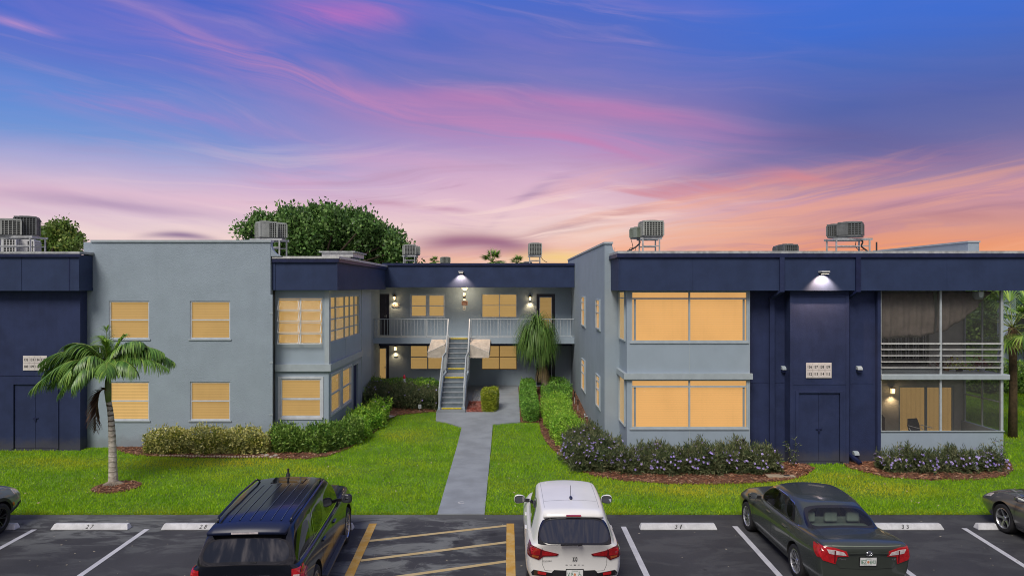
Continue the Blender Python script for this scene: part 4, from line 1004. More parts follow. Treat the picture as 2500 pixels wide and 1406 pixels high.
def lantern(x, y, z, lab, h=.34, boxy=False, e=9, grp='lit wall lanterns beside the doors'):
    t = thing('wall_lantern', lab, 'wall light', (x, y, z), grp); yc = y-.12
    M_br = pmat('aged_bronze', (.16,.11,.05), .4, .3, 20, metallic=.7)
    m = MB(); m.box(x-.04, x+.04, y-.03, y-.001, z-.05, z+.12); m.bar((x,y-.02,z+.1), (x,yc,z+.13), .02); m.build('wall_bracket', M_br, t)
    if boxy:
        MB().box(x-.07, x+.07, yc-.06, yc+.06, z+.08, z+.12).build('cap', M_br, t); MB().box(x-.055, x+.055, yc-.05, yc+.05, z-.10, z+.078).build('glass', M_glow, t)
    else:
        m = MB(); m.lathe([(.0,z+.26),(.02,z+.2),(.03,z+.13),(.085,z+.07),(.085,z+.06),(0,z+.06)], (x,yc,0), 12); m.build('cap', M_br, t, smooth=True)
        m = MB(); m.lathe([(.0,z+.055),(.055,z+.055),(.035,z-.11),(0,z-.11)], (x,yc,0), 8); m.build('glass', M_glow, t)
        m = MB(); m.lathe([(.0,z-.112),(.04,z-.115),(.02,z-.15),(0,z-.17)], (x,yc,0), 8); m.build('finial', M_br, t)
    lamp_light(t, 'SPOT', (x, yc-.03, z-.20), e*2.2, (1,.70,.38), R(125), .9, (R(14), 0, 0), .04); lamp_light(t, 'POINT', (x, yc-.12, z), e*.25, (1,.70,.38), r=.05)
Yc = 37.7
lantern(PX(964,Yc), Yc, PZ(726,Yc), 'lantern between the dark door and window on the balcony', e=12)
lantern(PX(1294,Yc), Yc, PZ(727,Yc), 'lantern left of the glazed balcony door', e=12)
lantern(PX(966,Yc), Yc, PZ(849,Yc), 'box lantern beside the ground floor glazed door', boxy=True, e=8)
lantern(PX(2175,25.3), 25.3, PZ(951,25.3), 'small lamp on the beige porch wall beside the sliding door', boxy=True, e=8)
# ceiling light and fixtures over the stair head
x = PX(1134,36.8); t = thing('ceiling_light', 'bowl light under the fascia above the stair head', 'ceiling light', (x, 36.9, 5.88))
MB().lathe([(0,5.885),(.16,5.885),(.16,5.86)], (x,36.9,0), 16).build('rim', M_brass, t)
m = MB(); m.lathe([(.16,5.86),(.15,5.80),(.08,5.755),(0,5.745)], (x,36.9,0), 16); m.build('bowl', M_glow, t, smooth=True)
lamp_light(t, 'POINT', (x, 36.9, 5.62), 34, (1,.78,.5), r=.08)
x = PX(1134,Yc); t = thing('emergency_light', 'tall narrow wall light above the brown sign', 'wall light', (x, Yc, 5.0))
MB().box(x-.06, x+.06, Yc-.10, Yc-.001, PZ(728,Yc), PZ(712,Yc)).build('housing', M_dark, t, bevel=.01)
for dx in (-.035, .03): MB().box(x+dx-.018, x+dx+.018, Yc-.112, Yc-.102, PZ(721,Yc), PZ(713,Yc)).build('tube', M_glow, t)
MB().box(x-.05, x+.05, Yc-.115, Yc-.102, PZ(732,Yc), PZ(729,Yc)).build('lens', M_glow, t)

# ================================================================== signs
def sign(x0, x1, z0, z1, y, lab, mat, name='address_sign', th=.02, bevel=.0):
    t = thing(name, lab, 'sign', ((x0+x1)/2, y, z0)); MB().box(x0, x1, y-th, y-.001, z0, z1).build('board', mat, t, bevel=bevel); return t
def grid_sign(px0, px1, py0, py1, Y, y, rows, lab):
    x0, x1 = PX(px0,Y), PX(px1,Y); z1, z0 = PZ(py0,Y), PZ(py1,Y); t = sign(x0, x1, z0, z1, y, lab, M_sign)
    cw = (x1-x0-.04)/4; ch = (z1-z0-.04)/2; P = FrontF(y-.022)
    for r in range(2):
        for c_ in range(4):
            u0 = x0+.02+c_*cw; v1 = z1-.02-r*ch
            MB().fbox(P, u0+.006, u0+cw-.006, v1-ch+.006, v1-.006, -.004, .0).build('number_tile', M_sign, t)
            tx = MB(); text(tx, rows[r][c_], P, u0+cw/2, v1-ch/2, ch*.40, cw*.70, -.006, bold=.03); tx.build('number', M_ink, t, recalc=False)['kind'] = 'stuff'
    m = MB(); 
    for c_ in range(1, 4): m.fbox(P, x0+.02+c_*cw-.004, x0+.02+c_*cw+.004, z0+.02, z1-.02, -.001, .0)
    m.fbox(P, x0+.02, x1-.02, (z0+z1)/2-.004, (z0+z1)/2+.004, -.0015, .0); m.build('grid_line', pmat('sign_line', (.25,.2,.2), .6), t)
grid_sign(57, 115, 867, 903, 25.14, 25.14, (('132','133','134','135'), ('108','109','110','111')), 'pale address board numbered 132 to 135 and 108 to 111 left of the palm')
grid_sign(1967, 2029, 884, 921, 23.2, 23.184, (('136','137','138','139'), ('112','113','114','115')), 'pale address board numbered 136 to 139 and 112 to 115 above the storage doors')
M_plq = pmat('dark_plaque', (.05,.04,.03), .5, .1); M_ivory = pmat('ivory_letters', (.7,.66,.58), .5, .05, emit=None)
P = FrontF(Yc-.03)
def oval(px, py, w, h, s, lab, mat, ink):
    x, z = PX(px,Yc), PZ(py,Yc); t = thing('house_number_plaque', lab, 'sign', (x, Yc, z-h/2))
    pts = [(x+w/2*(abs(math.cos(a))**.75)*math.copysign(1, math.cos(a)), z+h/2*(abs(math.sin(a))**.6)*math.copysign(1, math.sin(a))) for a in np.linspace(0, 2*math.pi, 33)[:-1]]
    MB().prism(pts, P, 0, .028).build('rim', M_ivory, t)
    MB().prism([(x+(u-x)*.9, z+(v-z)*.8) for u, v in pts], P, -.006, .0).build('face', mat, t)
    tx = MB(); text(tx, s, P, x, z, h*.48, w*.62, -.009, bold=.03); tx.build('number', ink, t, recalc=False)['kind'] = 'stuff'
oval(967, 744, .42, .21, '135', 'dark oval plaque numbered 135 beside the balcony door', M_plq, M_ivory)
oval(967, 867, .19, .13, '111', 'small ivory oval plaque beside the ground floor door', M_ivory, M_ink)
x0, x1, z0, z1 = PX(1127,Yc), PX(1142,Yc), PZ(744.5,Yc), PZ(733.5,Yc)
t = sign(x0-.0, x1, z0, z1, Yc, 'dark brown sign with two lines of pale letters above the stair head', pmat('pale_brown_edge', (.45,.30,.24), .6), 'notice_sign')
MB().box(x0+.02, x1-.02, Yc-.026, Yc-.021, z0+.02, z1-.02).build('face', pmat('brown_sign_face', (.10,.035,.02), .5), t)
tx = MB()
for zz in (.66, .33):
    uu = x0+.05
    for wlen in (.022,.018,.026,.014,.022,.018,.02): tx.box(uu, uu+wlen, Yc-.029, Yc-.0265, z0+(z1-z0)*zz-.022, z0+(z1-z0)*zz+.022); uu += wlen+.012
tx.build('lettering', pmat('pink_beige_letters', (.55,.33,.26), .6), t)
t = sign(PX(1130,Yc), PX(1136.5,Yc), PZ(756,Yc), PZ(746,Yc), Yc, 'small pale square notice under the brown sign', M_ivory, 'notice_sign')
m = MB(); xx, zz = PX(1133.2,Yc), PZ(749.5,Yc); m.lathe([(.022,-.003),(.034,-.003),(.034,.0),(.022,.0)], (xx, Yc-.021, zz), 14, 'y'); m.box(xx-.045, xx+.045, Yc-.024, Yc-.0205, zz-.1, zz-.085); m.box(xx-.045, xx+.03, Yc-.024, Yc-.0205, zz-.075, zz-.06); m.build('print', M_dark, t)
t = sign(PX(1157,Yc), PX(1163,Yc), PZ(868,Yc), PZ(861,Yc), Yc, 'small grey notice on the wall beside the lower right window', pmat('dim_notice', (.14,.15,.16), .6), 'notice_sign')
def vent(px, py, y, lab):
    x, z = PX(px,y), PZ(py,y); t = thing('vent_hood', lab, 'vent', (x, y, z), 'small grey vent hoods on the navy walls')
    m = MB(); pts = [(y-.002,z+.10),(y-.08,z+.09),(y-.14,z+.05),(y-.16,z-.02),(y-.002,z-.02)]
    m.prism(pts, lambda u, v, w: (x+w, u, v), -.08, .08); m.build('hood', M_trim, t)
    MB().box(x-.07, x+.07, y-.12, y-.002, z-.10, z-.021).build('flap', M_bluetrim, t)
vent(1912, 899, 23.66, 'vent hood left of the address board 136 to 139'); vent(2095, 899, 23.45, 'vent hood right of the address board 136 to 139'); vent(2087, 1106, 23.45, 'vent hood low on the wall above the downspout foot')
# ================================================================== vehicles
def car_paint(name, col, flake=.0, rough=.28, coat=1.0):
    m = pmat(name, col, rough, .03, 2, coat=coat, spec=.5, metallic=flake); return m
M_tyre = pmat('tyre_rubber', (.012,.012,.013), .75, .2, 8, .2, 50); M_alloy = pmat('alloy_rim', (.50,.51,.53), .25, .08, 6, metallic=.85)
M_dalloy = pmat('dark_alloy_rim', (.06,.06,.07), .3, .1, 6, metallic=.8); M_chrome = pmat('chrome', (.75,.76,.78), .10, .02, 5, metallic=1)
M_glossblk = pmat('gloss_black_trim', (.008,.008,.010), .12, .1, 5, coat=.5); M_tint = pmat('privacy_glass', (.004,.005,.007), .03, .1, 3, spec=.32); M_rtint = pmat('rear_privacy_glass', (.004,.005,.007), .02, .1, 3, spec=1.0, coat=1)
M_cglass = glass_mat('car_glass', (.80,.92,.88), .62, .01, 1.5); M_redl = pmat('red_lamp_lens', (.42,.008,.012), .12, .25, 14, coat=1); M_clear = pmat('clear_lamp_lens', (.55,.50,.50), .12, .2, 20, coat=1)
M_dredl = pmat('dark_red_lens', (.14,.004,.008), .12, .2, 10, coat=1); M_seam = pmat('panel_gap', (.006,.006,.007), .6, .05); M_well = pmat('wheel_arch_liner', (.008,.008,.008), .9, .1)
M_cabin = pmat('cabin_lining', (.035,.035,.035), .9, .1); M_seat = pmat('pale_seat_cloth', (.46,.47,.42), .9, .08, 6); M_mirror = pmat('mirror_glass', (.65,.68,.7), .02, .02, 3, metallic=1)
M_silver = pmat('silver_letters', (.7,.7,.72), .2, .02, 3, metallic=.9)

def cage_body(root, sp, paint):
    """Closed control cage -> Catmull-Clark -> wheel openings -> split into body and glass parts. Returns a BVH of the skin."""
    St = sp['st']; n = len(St); fr = [-1, -sp.get('jr', .88), -.45, 0, .45, sp.get('jr', .88), 1]; nx = 6; nz = 3
    a, b = sp['cab']; roof = sp['roof']                      # roof[i-a] = (y, halfwidth, z)
    V = []; idx = {}; bm = bmesh.new()
    def P_(i, j, k):
        y, zs, ws = St[i]; w = ws[k]; f = fr[j]; x = f*w; z = zs[k]
        crown = (1-f*f)*(sp.get('crown', .035))
        if k == 3: z += crown if abs(f) < 1 else -sp.get('drop', .03)
        if i in (0, n-1) and k < 4:
            s_ = -1 if i == 0 else 1; y = y+s_*(sp.get('bulge', .10)*(1-f*f)) 
            y += s_*sp['endy'][0 if i == 0 else 1][k]
        return (x, y, z)
    def vert(key, co):
        if key not in idx: idx[key] = bm.verts.new(co)
        return idx[key]
    def B(i, j, k): return vert(('b', i, j, k), P_(i, j, k))
    def G(i, j, lv):                                          # greenhouse; lv 0 base, 1 just under roof, 2 roof
        if lv == 0: return B(i, j, 3)
        base = Vector(P_(i, j, 3)); ry, rw, rz = roof[i-a]; f = fr[j]/sp.get('jr', .88)
        top = Vector((f*rw, ry+(-1 if i == a else (1 if i == b else 0))*sp.get('rbulge', .05)*(1-f*f), rz+(1-f*f)*sp.get('rcrown', .05)))
        if lv == 2: return vert(('g', i, j, 2), top)
        t = sp.get('t1', .86); e = base.lerp(top, t); 
        if abs(f) > .99: e.x += math.copysign(sp.get('tumble', .03), f)
        if i == a: e.y -= sp.get('rtum', .03)
        if i == b: e.y += .03
        return vert(('g', i, j, 1), e)
    cr = bm.edges.layers.float.get('crease_edge') or bm.edges.layers.float.new('crease_edge')
    F_ = lambda *vs: bm.faces.new(vs)
    glass = {}
    for i in range(n-1):
        for j in range(nx):
            F_(B(i,j,0), B(i,j+1,0), B(i+1,j+1,0), B(i+1,j,0))
            if not (a <= i < b and 1 <= j < 5): F_(B(i,j,3), B(i+1,j,3), B(i+1,j+1,3), B(i,j+1,3))
        for k in range(nz):
            F_(B(i,0,k), B(i+1,0,k), B(i+1,0,k+1), B(i,0,k+1)); F_(B(i,nx,k), B(i,nx,k+1), B(i+1,nx,k+1), B(i+1,nx,k))
    for j in range(nx):
        for k in range(nz):
            F_(B(0,j,k), B(0,j,k+1), B(0,j+1,k+1), B(0,j+1,k)); F_(B(n-1,j,k), B(n-1,j+1,k), B(n-1,j+1,k+1), B(n-1,j,k+1))
    for lv in (0, 1):
        for i in range(a, b):
            for j, s_ in ((1, -1), (5, 1)):
                f = F_(G(i,j,lv), G(i+1,j,lv), G(i+1,j,lv+1), G(i,j,lv+1))
                if lv == 0: glass[('s', i, s_)] = f
        for j in range(1, 5):
            f = F_(G(a,j,lv), G(a,j+1,lv), G(a,j+1,lv+1), G(a,j,lv+1)); g_ = F_(G(b,j,lv), G(b,j+1,lv), G(b,j+1,lv+1), G(b,j,lv+1))
            if lv == 0: glass[('r', j)] = f; glass[('w', j)] = g_
    for i in range(a, b):
        for j in range(1, 5): F_(G(i,j,2), G(i+1,j,2), G(i+1,j+1,2), G(i,j+1,2))
    def crease(k1, k2, v):
        e = bm.edges.get((idx[k1], idx[k2]))
        if e: e[cr] = v
    for i in range(a, b):
        for j in (1, 5): crease(('g',i,j,2), ('g',i+1,j,2), sp.get('cr_roof', .45)); crease(('b',i,j,3), ('b',i+1,j,3), .6)
    for j in range(1, 5):
        crease(('g',a,j,2), ('g',a,j+1,2), sp.get('cr_rear', .6)); crease(('b',a,j,3), ('b',a,j+1,3), .5); crease(('b',b,j,3), ('b',b,j+1,3), .5)
    for k in (1, 2, 3):
        for i in range(n-1):
            for j in (0, nx): crease(('b',i,j,k), ('b',i+1,j,k), sp.get('cr_side', (0,.2,.15,.35))[k])
    for i in range(n-1):
        for j in (0, nx): crease(('b',i,j,0), ('b',i+1,j,0), .7)
    bmesh.ops.recalc_face_normals(bm, faces=bm.faces)
    # glass openings: inset once for the black seal
    groups = [([glass[('s', i, s_)] for i in g], 3, .035) for g in sp['side'] for s_ in (-1, 1)]
    groups += [([glass[('r', j)] for j in range(1, 5)], 2, sp.get('rin', .05)), ([glass[('w', j)] for j in range(1, 5)], 1, .05)]
    for fs, mi, th in groups:
        r = bmesh.ops.inset_region(bm, faces=fs, thickness=th, use_even_offset=True, use_boundary=True)
        for f in fs: f.material_index = mi
        for f in r['faces']: f.material_index = 4 if sp.get('seal', True) else 0
        # crisp opening
        es = {e for f in fs for e in f.edges if sum(1 for g_ in e.link_faces if g_ in fs) == 1}
        for e in es: e[cr] = .75
    me = bpy.data.meshes.new('body_cage'); bm.to_mesh(me); bm.free()
    for m in (paint, M_cglass if sp.get('clear') else M_tint, sp.get('rearglass', M_rtint), M_cglass if sp.get('clear') else M_tint, M_glossblk, M_well): me.materials.append(m)
    ob = bpy.data.objects.new('body_cage', me); COL.objects.link(ob)
    ss = ob.modifiers.new('s', 'SUBSURF'); ss.levels = 3; ss.render_levels = 3
    cut = MB()
    for wy in sp['wheels']:
        for s_ in (-1, 1):
            w = sp['track']+.16
            cut.tube([(s_*(w-.42), wy, sp['wr']+.01), (s_*(w+.4), wy, sp['wr']+.01)], sp['arch'], 40)
    co = cut.build('cut', M_well); co.data.materials.clear()
    for m in me.materials: co.data.materials.append(m)
    co.data.polygons.foreach_set('material_index', [5]*len(co.data.polygons))
    bo = ob.modifiers.new('b', 'BOOLEAN'); bo.operation = 'DIFFERENCE'; bo.object = co; bo.solver = 'EXACT'
    dg = bpy.context.evaluated_depsgraph_get(); ev_ = bpy.data.meshes.new_from_object(ob.evaluated_get(dg))
    bo.object = None; bpy.data.objects.remove(ob); bpy.data.objects.remove(co)
    bm = bmesh.new(); bm.from_mesh(ev_); bvh = BVHTree.FromBMesh(bm); bm.free()
    names = {0: 'body', 1: 'windshield', 2: 'rear_window', 3: 'side_window', 4: 'window_seal', 5: 'wheel_arch'}
    Vs = [v.co.copy() for v in ev_.vertices]; polys = [(tuple(p.vertices), p.material_index) for p in ev_.polygons]
    def emit(nm, fs, mat, smooth=True, comps=False):
        sets = [fs]
        if comps:
            par = {}
            def find(x):
                while par.setdefault(x, x) != x: par[x] = par[par[x]]; x = par[x]
                return x
            for f in fs:
                for v in f[1:]: par[find(v)] = find(f[0])
            d = {}
            for f in fs: d.setdefault(find(f[0]), []).append(f)
            sets = [s for s in d.values() if len(s) > 8]
        for s_ in sets:
            mp = {}; vs = []; ff = []
            for f in s_:
                for v in f:
                    if v not in mp: mp[v] = len(vs); vs.append(tuple(Vs[v]))
                ff.append(tuple(mp[v] for v in f))
            m2 = bpy.data.meshes.new(nm); m2.from_pydata(vs, [], ff); m2.materials.append(mat)
            m2.polygons.foreach_set('use_smooth', [smooth]*len(ff)); m2.update()
            if nm in ('side_window', 'windshield') or (nm == 'rear_window' and sp.get('clear')): pass
            link(nm, m2, root)
    for mi, nm in names.items():
        fs = [p for p, k in polys if k == mi]
        if fs: emit(nm, fs, ev_.materials[mi], comps=mi in (3, 5), smooth=True)
    return bvh

AX = {'rear': (lambda u, v: (Vector((u, -9, v)), Vector((0, 1, 0)))), 'front': (lambda u, v: (Vector((u, 9, v)), Vector((0, -1, 0)))),
      'left': (lambda u, v: (Vector((-9, u, v)), Vector((1, 0, 0)))), 'right': (lambda u, v: (Vector((9, u, v)), Vector((-1, 0, 0)))),
      'top': (lambda u, v: (Vector((u, v, 9)), Vector((0, 0, -1))))}
def drape(root, bvh, axis, poly, mat, name, off=.006, step=.06, parent=None, smooth=True, label=None):
    """A thin plate with the outline poly laid on the car's skin as seen along an axis."""
    bm = bmesh.new(); bm.faces.new([bm.verts.new((x, y, 0)) for x, y in poly])
    for ax in (0, 1):
        vals = [p[ax] for p in poly]; t = min(vals)+step; no = (1,0,0) if ax == 0 else (0,1,0)
        while t < max(vals):
            bmesh.ops.bisect_plane(bm, geom=list(bm.verts)+list(bm.edges)+list(bm.faces), plane_co=(t,0,0) if ax == 0 else (0,t,0), plane_no=no); t += step
    ray = AX[axis]; vs = []; nr = []; last = None
    for v in bm.verts:
        o, d = ray(v.co.x, v.co.y); hit, nrm, _, _ = bvh.ray_cast(o, d)
        if hit is None:
            hit, nrm, _, _ = bvh.find_nearest(Vector((v.co.x, 0, v.co.y)) if axis in ('rear','front') else o) if False else (None,)*4
        vs.append(hit); nr.append(nrm if nrm is None or nrm.dot(d) < 0 else -nrm)
    okv = [h for h in vs if h is not None]
    if not okv: bm.free(); return None
    n = len(vs); bm.verts.index_update(); bm.verts.ensure_lookup_table()
    fs = [tuple(v.index for v in f.verts) for f in bm.faces if all(vs[v.index] is not None for v in f.verts)]
    be = [tuple(v.index for v in e.verts) for e in bm.edges if sum(1 for f in e.link_faces if all(vs[v.index] is not None for v in f.verts)) == 1]
    bm.free()
    ax = AX[axis](0, 0)[1]
    out = [(h+m_*off if h is not None else Vector()) for h, m_ in zip(vs, nr)]; inn = [(h-m_*.012 if h is not None else Vector()) for h, m_ in zip(vs, nr)]
    me = bpy.data.meshes.new(name); me.from_pydata([tuple(v) for v in out+inn], [], fs+[(a_, b_, n+b_, n+a_) for a_, b_ in be]); me.materials.append(mat)
    b2 = bmesh.new(); b2.from_mesh(me); bmesh.ops.delete(b2, geom=[v for v in b2.verts if not v.link_faces], context='VERTS'); bmesh.ops.recalc_face_normals(b2, faces=b2.faces)
    if b2.faces:
        # outward check
        f0 = max(b2.faces, key=lambda f: f.calc_area())
        if f0.normal.dot(ax) > 0: bmesh.ops.reverse_faces(b2, faces=b2.faces)
    b2.to_mesh(me); b2.free(); me.update()
    o = link(name, me, parent or root)
    if label: o['label'] = label
    return o
def seam(root, bvh, axis, pts, name='panel_gap', w=.007, mat=None, off=.002, closed=False, up=None):
    vs = []; fs = []; P2 = []
    if closed: pts = list(pts)+[pts[0]]
    for (x0, y0), (x1, y1) in zip(pts[:-1], pts[1:]):
        k = max(1, int(math.hypot(x1-x0, y1-y0)/.04))
        for t in range(k): P2.append((x0+(x1-x0)*t/k, y0+(y1-y0)*t/k))
    P2.append(pts[-1]); prev = None
    hits = []
    for p in P2:
        o, d = AX[axis](*p); h, nr, _, _ = bvh.ray_cast(o, d)
        hits.append((h, (nr if nr.dot(d) < 0 else -nr)) if h is not None else None)
    m = MB(); run = []
    def flush():
        if len(run) > 1:
            b = len(m.v); 
            for i, (h, nr) in enumerate(run):
                tdir = (run[min(i+1, len(run)-1)][0]-run[max(i-1, 0)][0]).normalized(); sd_ = tdir.cross(nr).normalized()*w/2
                m.v += [tuple(h-sd_+nr*off), tuple(h+sd_+nr*off)]
            for i in range(len(run)-1): m.f.append((b+2*i, b+2*i+1, b+2*i+3, b+2*i+2)); m.mi.append(0)
    for h in hits:
        if h is None: flush(); run = []
        else: run.append(h)
    flush()
    if m.f: return m.build(name, mat or M_seam, root, recalc=False, smooth=True)
def mirror_pts(p): return [(-x, y) for x, y in p][::-1]

def wheel(root, x, y, r, w, s_, spokes, rim_mat, style='double', rr=.70):
    """s_ = +1 right side (outer face +x)"""
    def L(prof): return [(a, h*s_) for a, h in prof]
    t = MB(); t.lathe(L([(r*rr,-w/2),(r*.93,-w/2),(r*.985,-w*.40),(r,-w*.25),(r,w*.25),(r*.985,w*.40),(r*.93,w/2),(r*rr,w/2-.01)]), (0,0,0), 36, 'x')
    ty = t.build('tyre', M_tyre, root, smooth=True); ty.location = (x, y, r)
    m = MB(); m.lathe(L([(r*rr,-w/2),(r*rr,w/2-.012),(r*rr*.95,w/2-.008),(r*rr*.90,w/2-.03),(r*rr*.86,-w*.2)]), (0,0,0), 36, 'x')
    Q = lambda a, rad, h: (h*s_, rad*math.cos(a), rad*math.sin(a))
    R1 = r*rr*.93
    for k in range(spokes):
        a0 = 2*math.pi*k/spokes
        pr = [(-.10, .05)] if style == 'five' else ([(-.10, .0), (.10, .0)] if style == 'double' else [(0, 0)])
        if style == 'five':
            for sg in (1,):
                m.add([Q(a0-.42,.055,w/2-.055), Q(a0+.42,.055,w/2-.055), Q(a0+.13,R1,w/2-.02), Q(a0-.13,R1,w/2-.02), Q(a0-.42,.055,w/2-.10), Q(a0+.42,.055,w/2-.10), Q(a0+.13,R1,w/2-.06), Q(a0-.13,R1,w/2-.06)], [(0,1,2,3),(0,4,5,1),(1,5,6,2),(3,7,4,0)])
        elif style == 'double':
            for sg in (-1, 1):
                c0 = a0+sg*.12; c1 = a0+sg*.20
                m.add([Q(c0-.16,.06,w/2-.05), Q(c0+.16,.06,w/2-.05), Q(c1+.06,R1,w/2-.02), Q(c1-.06,R1,w/2-.02), Q(c0-.16,.06,w/2-.09), Q(c0+.16,.06,w/2-.09), Q(c1+.06,R1,w/2-.06), Q(c1-.06,R1,w/2-.06)], [(0,1,2,3),(0,4,5,1),(1,5,6,2),(3,7,4,0)])
        else:
            m.add([Q(a0-.16,.06,w/2-.05), Q(a0+.16,.06,w/2-.05), Q(a0+.055,R1,w/2-.02), Q(a0-.055,R1,w/2-.02), Q(a0-.16,.06,w/2-.09), Q(a0+.16,.06,w/2-.09), Q(a0+.055,R1,w/2-.06), Q(a0-.055,R1,w/2-.06)], [(0,1,2,3),(0,4,5,1),(1,5,6,2),(3,7,4,0)])
    m.lathe(L([(.0,w/2-.035),(.045,w/2-.037),(.06,w/2-.05),(.06,w/2-.12)]), (0,0,0), 16, 'x')
    rm = m.build('rim', rim_mat, ty, smooth=False)
    d = MB(); d.lathe(L([(0,-w*.22),(r*rr*.86,-w*.22)]), (0,0,0), 24, 'x'); d.build('brake_disc', M_well, ty)

def door_mirror(root, x, y, z, s_, shell, sz=(.22,.13,.17), lab=None):
    # rounded shell: superellipsoid, flattened on the rear side with the glass in it
    sx, sy, szz = sz; m = MB(); nu, nv = 18, 12; b = 0
    for i in range(nv+1):
        ph = -math.pi/2+math.pi*i/nv
        for j in range(nu):
            th = 2*math.pi*j/nu; e = .75
            cx_ = math.copysign(abs(math.cos(ph))**e*abs(math.cos(th))**e, math.cos(th)); cy_2 = math.copysign(abs(math.cos(ph))**e*abs(math.sin(th))**e, math.sin(th)); cz = math.copysign(abs(math.sin(ph))**e, math.sin(ph))
            yy = cy_2*sy if cy_2 > 0 else cy_2*sy*.25
            m.v.append((x+s_*(sx/2+.04)+cx_*sx/2*(1-.0*cz), y+yy, z+cz*szz/2*(1+.12*s_*cx_)))
    for i in range(nv):
        for j in range(nu): m.f.append((i*nu+j, i*nu+(j+1) % nu, (i+1)*nu+(j+1) % nu, (i+1)*nu+j)); m.mi.append(0)
    o = m.build('door_mirror', shell, root, smooth=True)
    MB().bar((x-s_*.06,y+.04,z-.04), (x+s_*.08,y+.03,z-.03), .05, .06).build('mirror_arm', M_black, o)
    pts = [(x+s_*(sx/2+.04)+math.copysign(abs(math.cos(a))**.7, math.cos(a))*sx*.42, z+math.copysign(abs(math.sin(a))**.7, math.sin(a))*szz*.40) for a in np.linspace(0, 6.283, 21)[:-1]]
    P = lambda u, v, w: (u, y-sy*.25-w, v)
    MB().prism([((u-(x+s_*(sx/2+.04)))*1.1+(x+s_*(sx/2+.04)), (v-z)*1.1+z) for u, v in pts], P, -.02, .004).build('mirror_bezel', M_black, o)
    MB().prism(pts, P, -.0, .007).build('mirror_glass', M_mirror, o)

def plate(root, P, s1, s2, lab=None, w=.305, h=.155, frame=M_black, wheelchair=False, col=(.05,.18,.10)):
    """P(u,v,wd) plate frame centred at 0"""
    p_ = MB().fbox(P, -w/2-.012, w/2+.012, -h/2-.014, h/2+.012, -.012, .004).build('licence_plate', frame, root)
    MB().fbox(P, -w/2, w/2, -h/2, h/2, -.015, -.0125).build('plate_face', pmat('plate_white', (.66,.68,.66), .4), p_)
    ink = pmat('plate_green_ink', col, .5); m = MB(); text(m, s1, P, -w*.27, -.008, .075, w*.36, -.017, bold=.01); text(m, s2, P, w*.27, -.008, .075, w*.36, -.017, bold=.01) if not wheelchair else None
    if wheelchair:
        cx0, cz0 = w*.30, -.012
        ring = [(cx0+.028*math.cos(a), cz0-.012+.028*math.sin(a)) for a in np.linspace(R(150), R(360), 12)]
        for (a0, b0), (a1, b1) in zip(ring[:-1], ring[1:]): m.fbox(P, min(a0,a1)-.003, max(a0,a1)+.003, min(b0,b1)-.003, max(b0,b1)+.003, -.017, -.016)
        m.fbox(P, cx0-.016, cx0-.006, cz0+.0, cz0+.04, -.017, -.016); m.fbox(P, cx0-.018, cx0-.004, cz0+.045, cz0+.06, -.017, -.016); m.fbox(P, cx0-.01, cx0+.02, cz0+.0, cz0+.008, -.017, -.016); m.fbox(P, cx0+.016, cx0+.024, cz0-.03, cz0+.004, -.017, -.016)
    m.build('plate_lettering', ink, p_, recalc=False)['kind'] = 'stuff'
    m = MB(); m.prism([(.022*math.cos(a), -.008+.026*math.sin(a)) for a in np.linspace(0, 6.283, 13)[:-1]], P, -.0172, -.016); m.build('plate_emblem', pmat('plate_orange', (.55,.22,.10), .5), p_)
    m = MB(); text(m, 'FLORIDA', P, 0, h*.36, .02, .11, -.017); text(m, 'SUNSHINE STATE', P, 0, -h*.40, .012, .15, -.017); m.build('plate_caption', ink, p_, recalc=False)['kind'] = 'stuff'
    return p_
def surf_frame(bvh, x, z, tilt=None):
    """frame on the rear skin around (x,z)"""
    h, nr, _, _ = bvh.ray_cast(Vector((x, -9, z)), Vector((0, 1, 0)))
    nr = nr if nr.y < 0 else -nr; up = (Vector((0,0,1))-nr*nr.z).normalized(); rt = Vector((1,0,0))
    return lambda u, v, w: tuple(h+rt*u+up*v+nr*(-w))

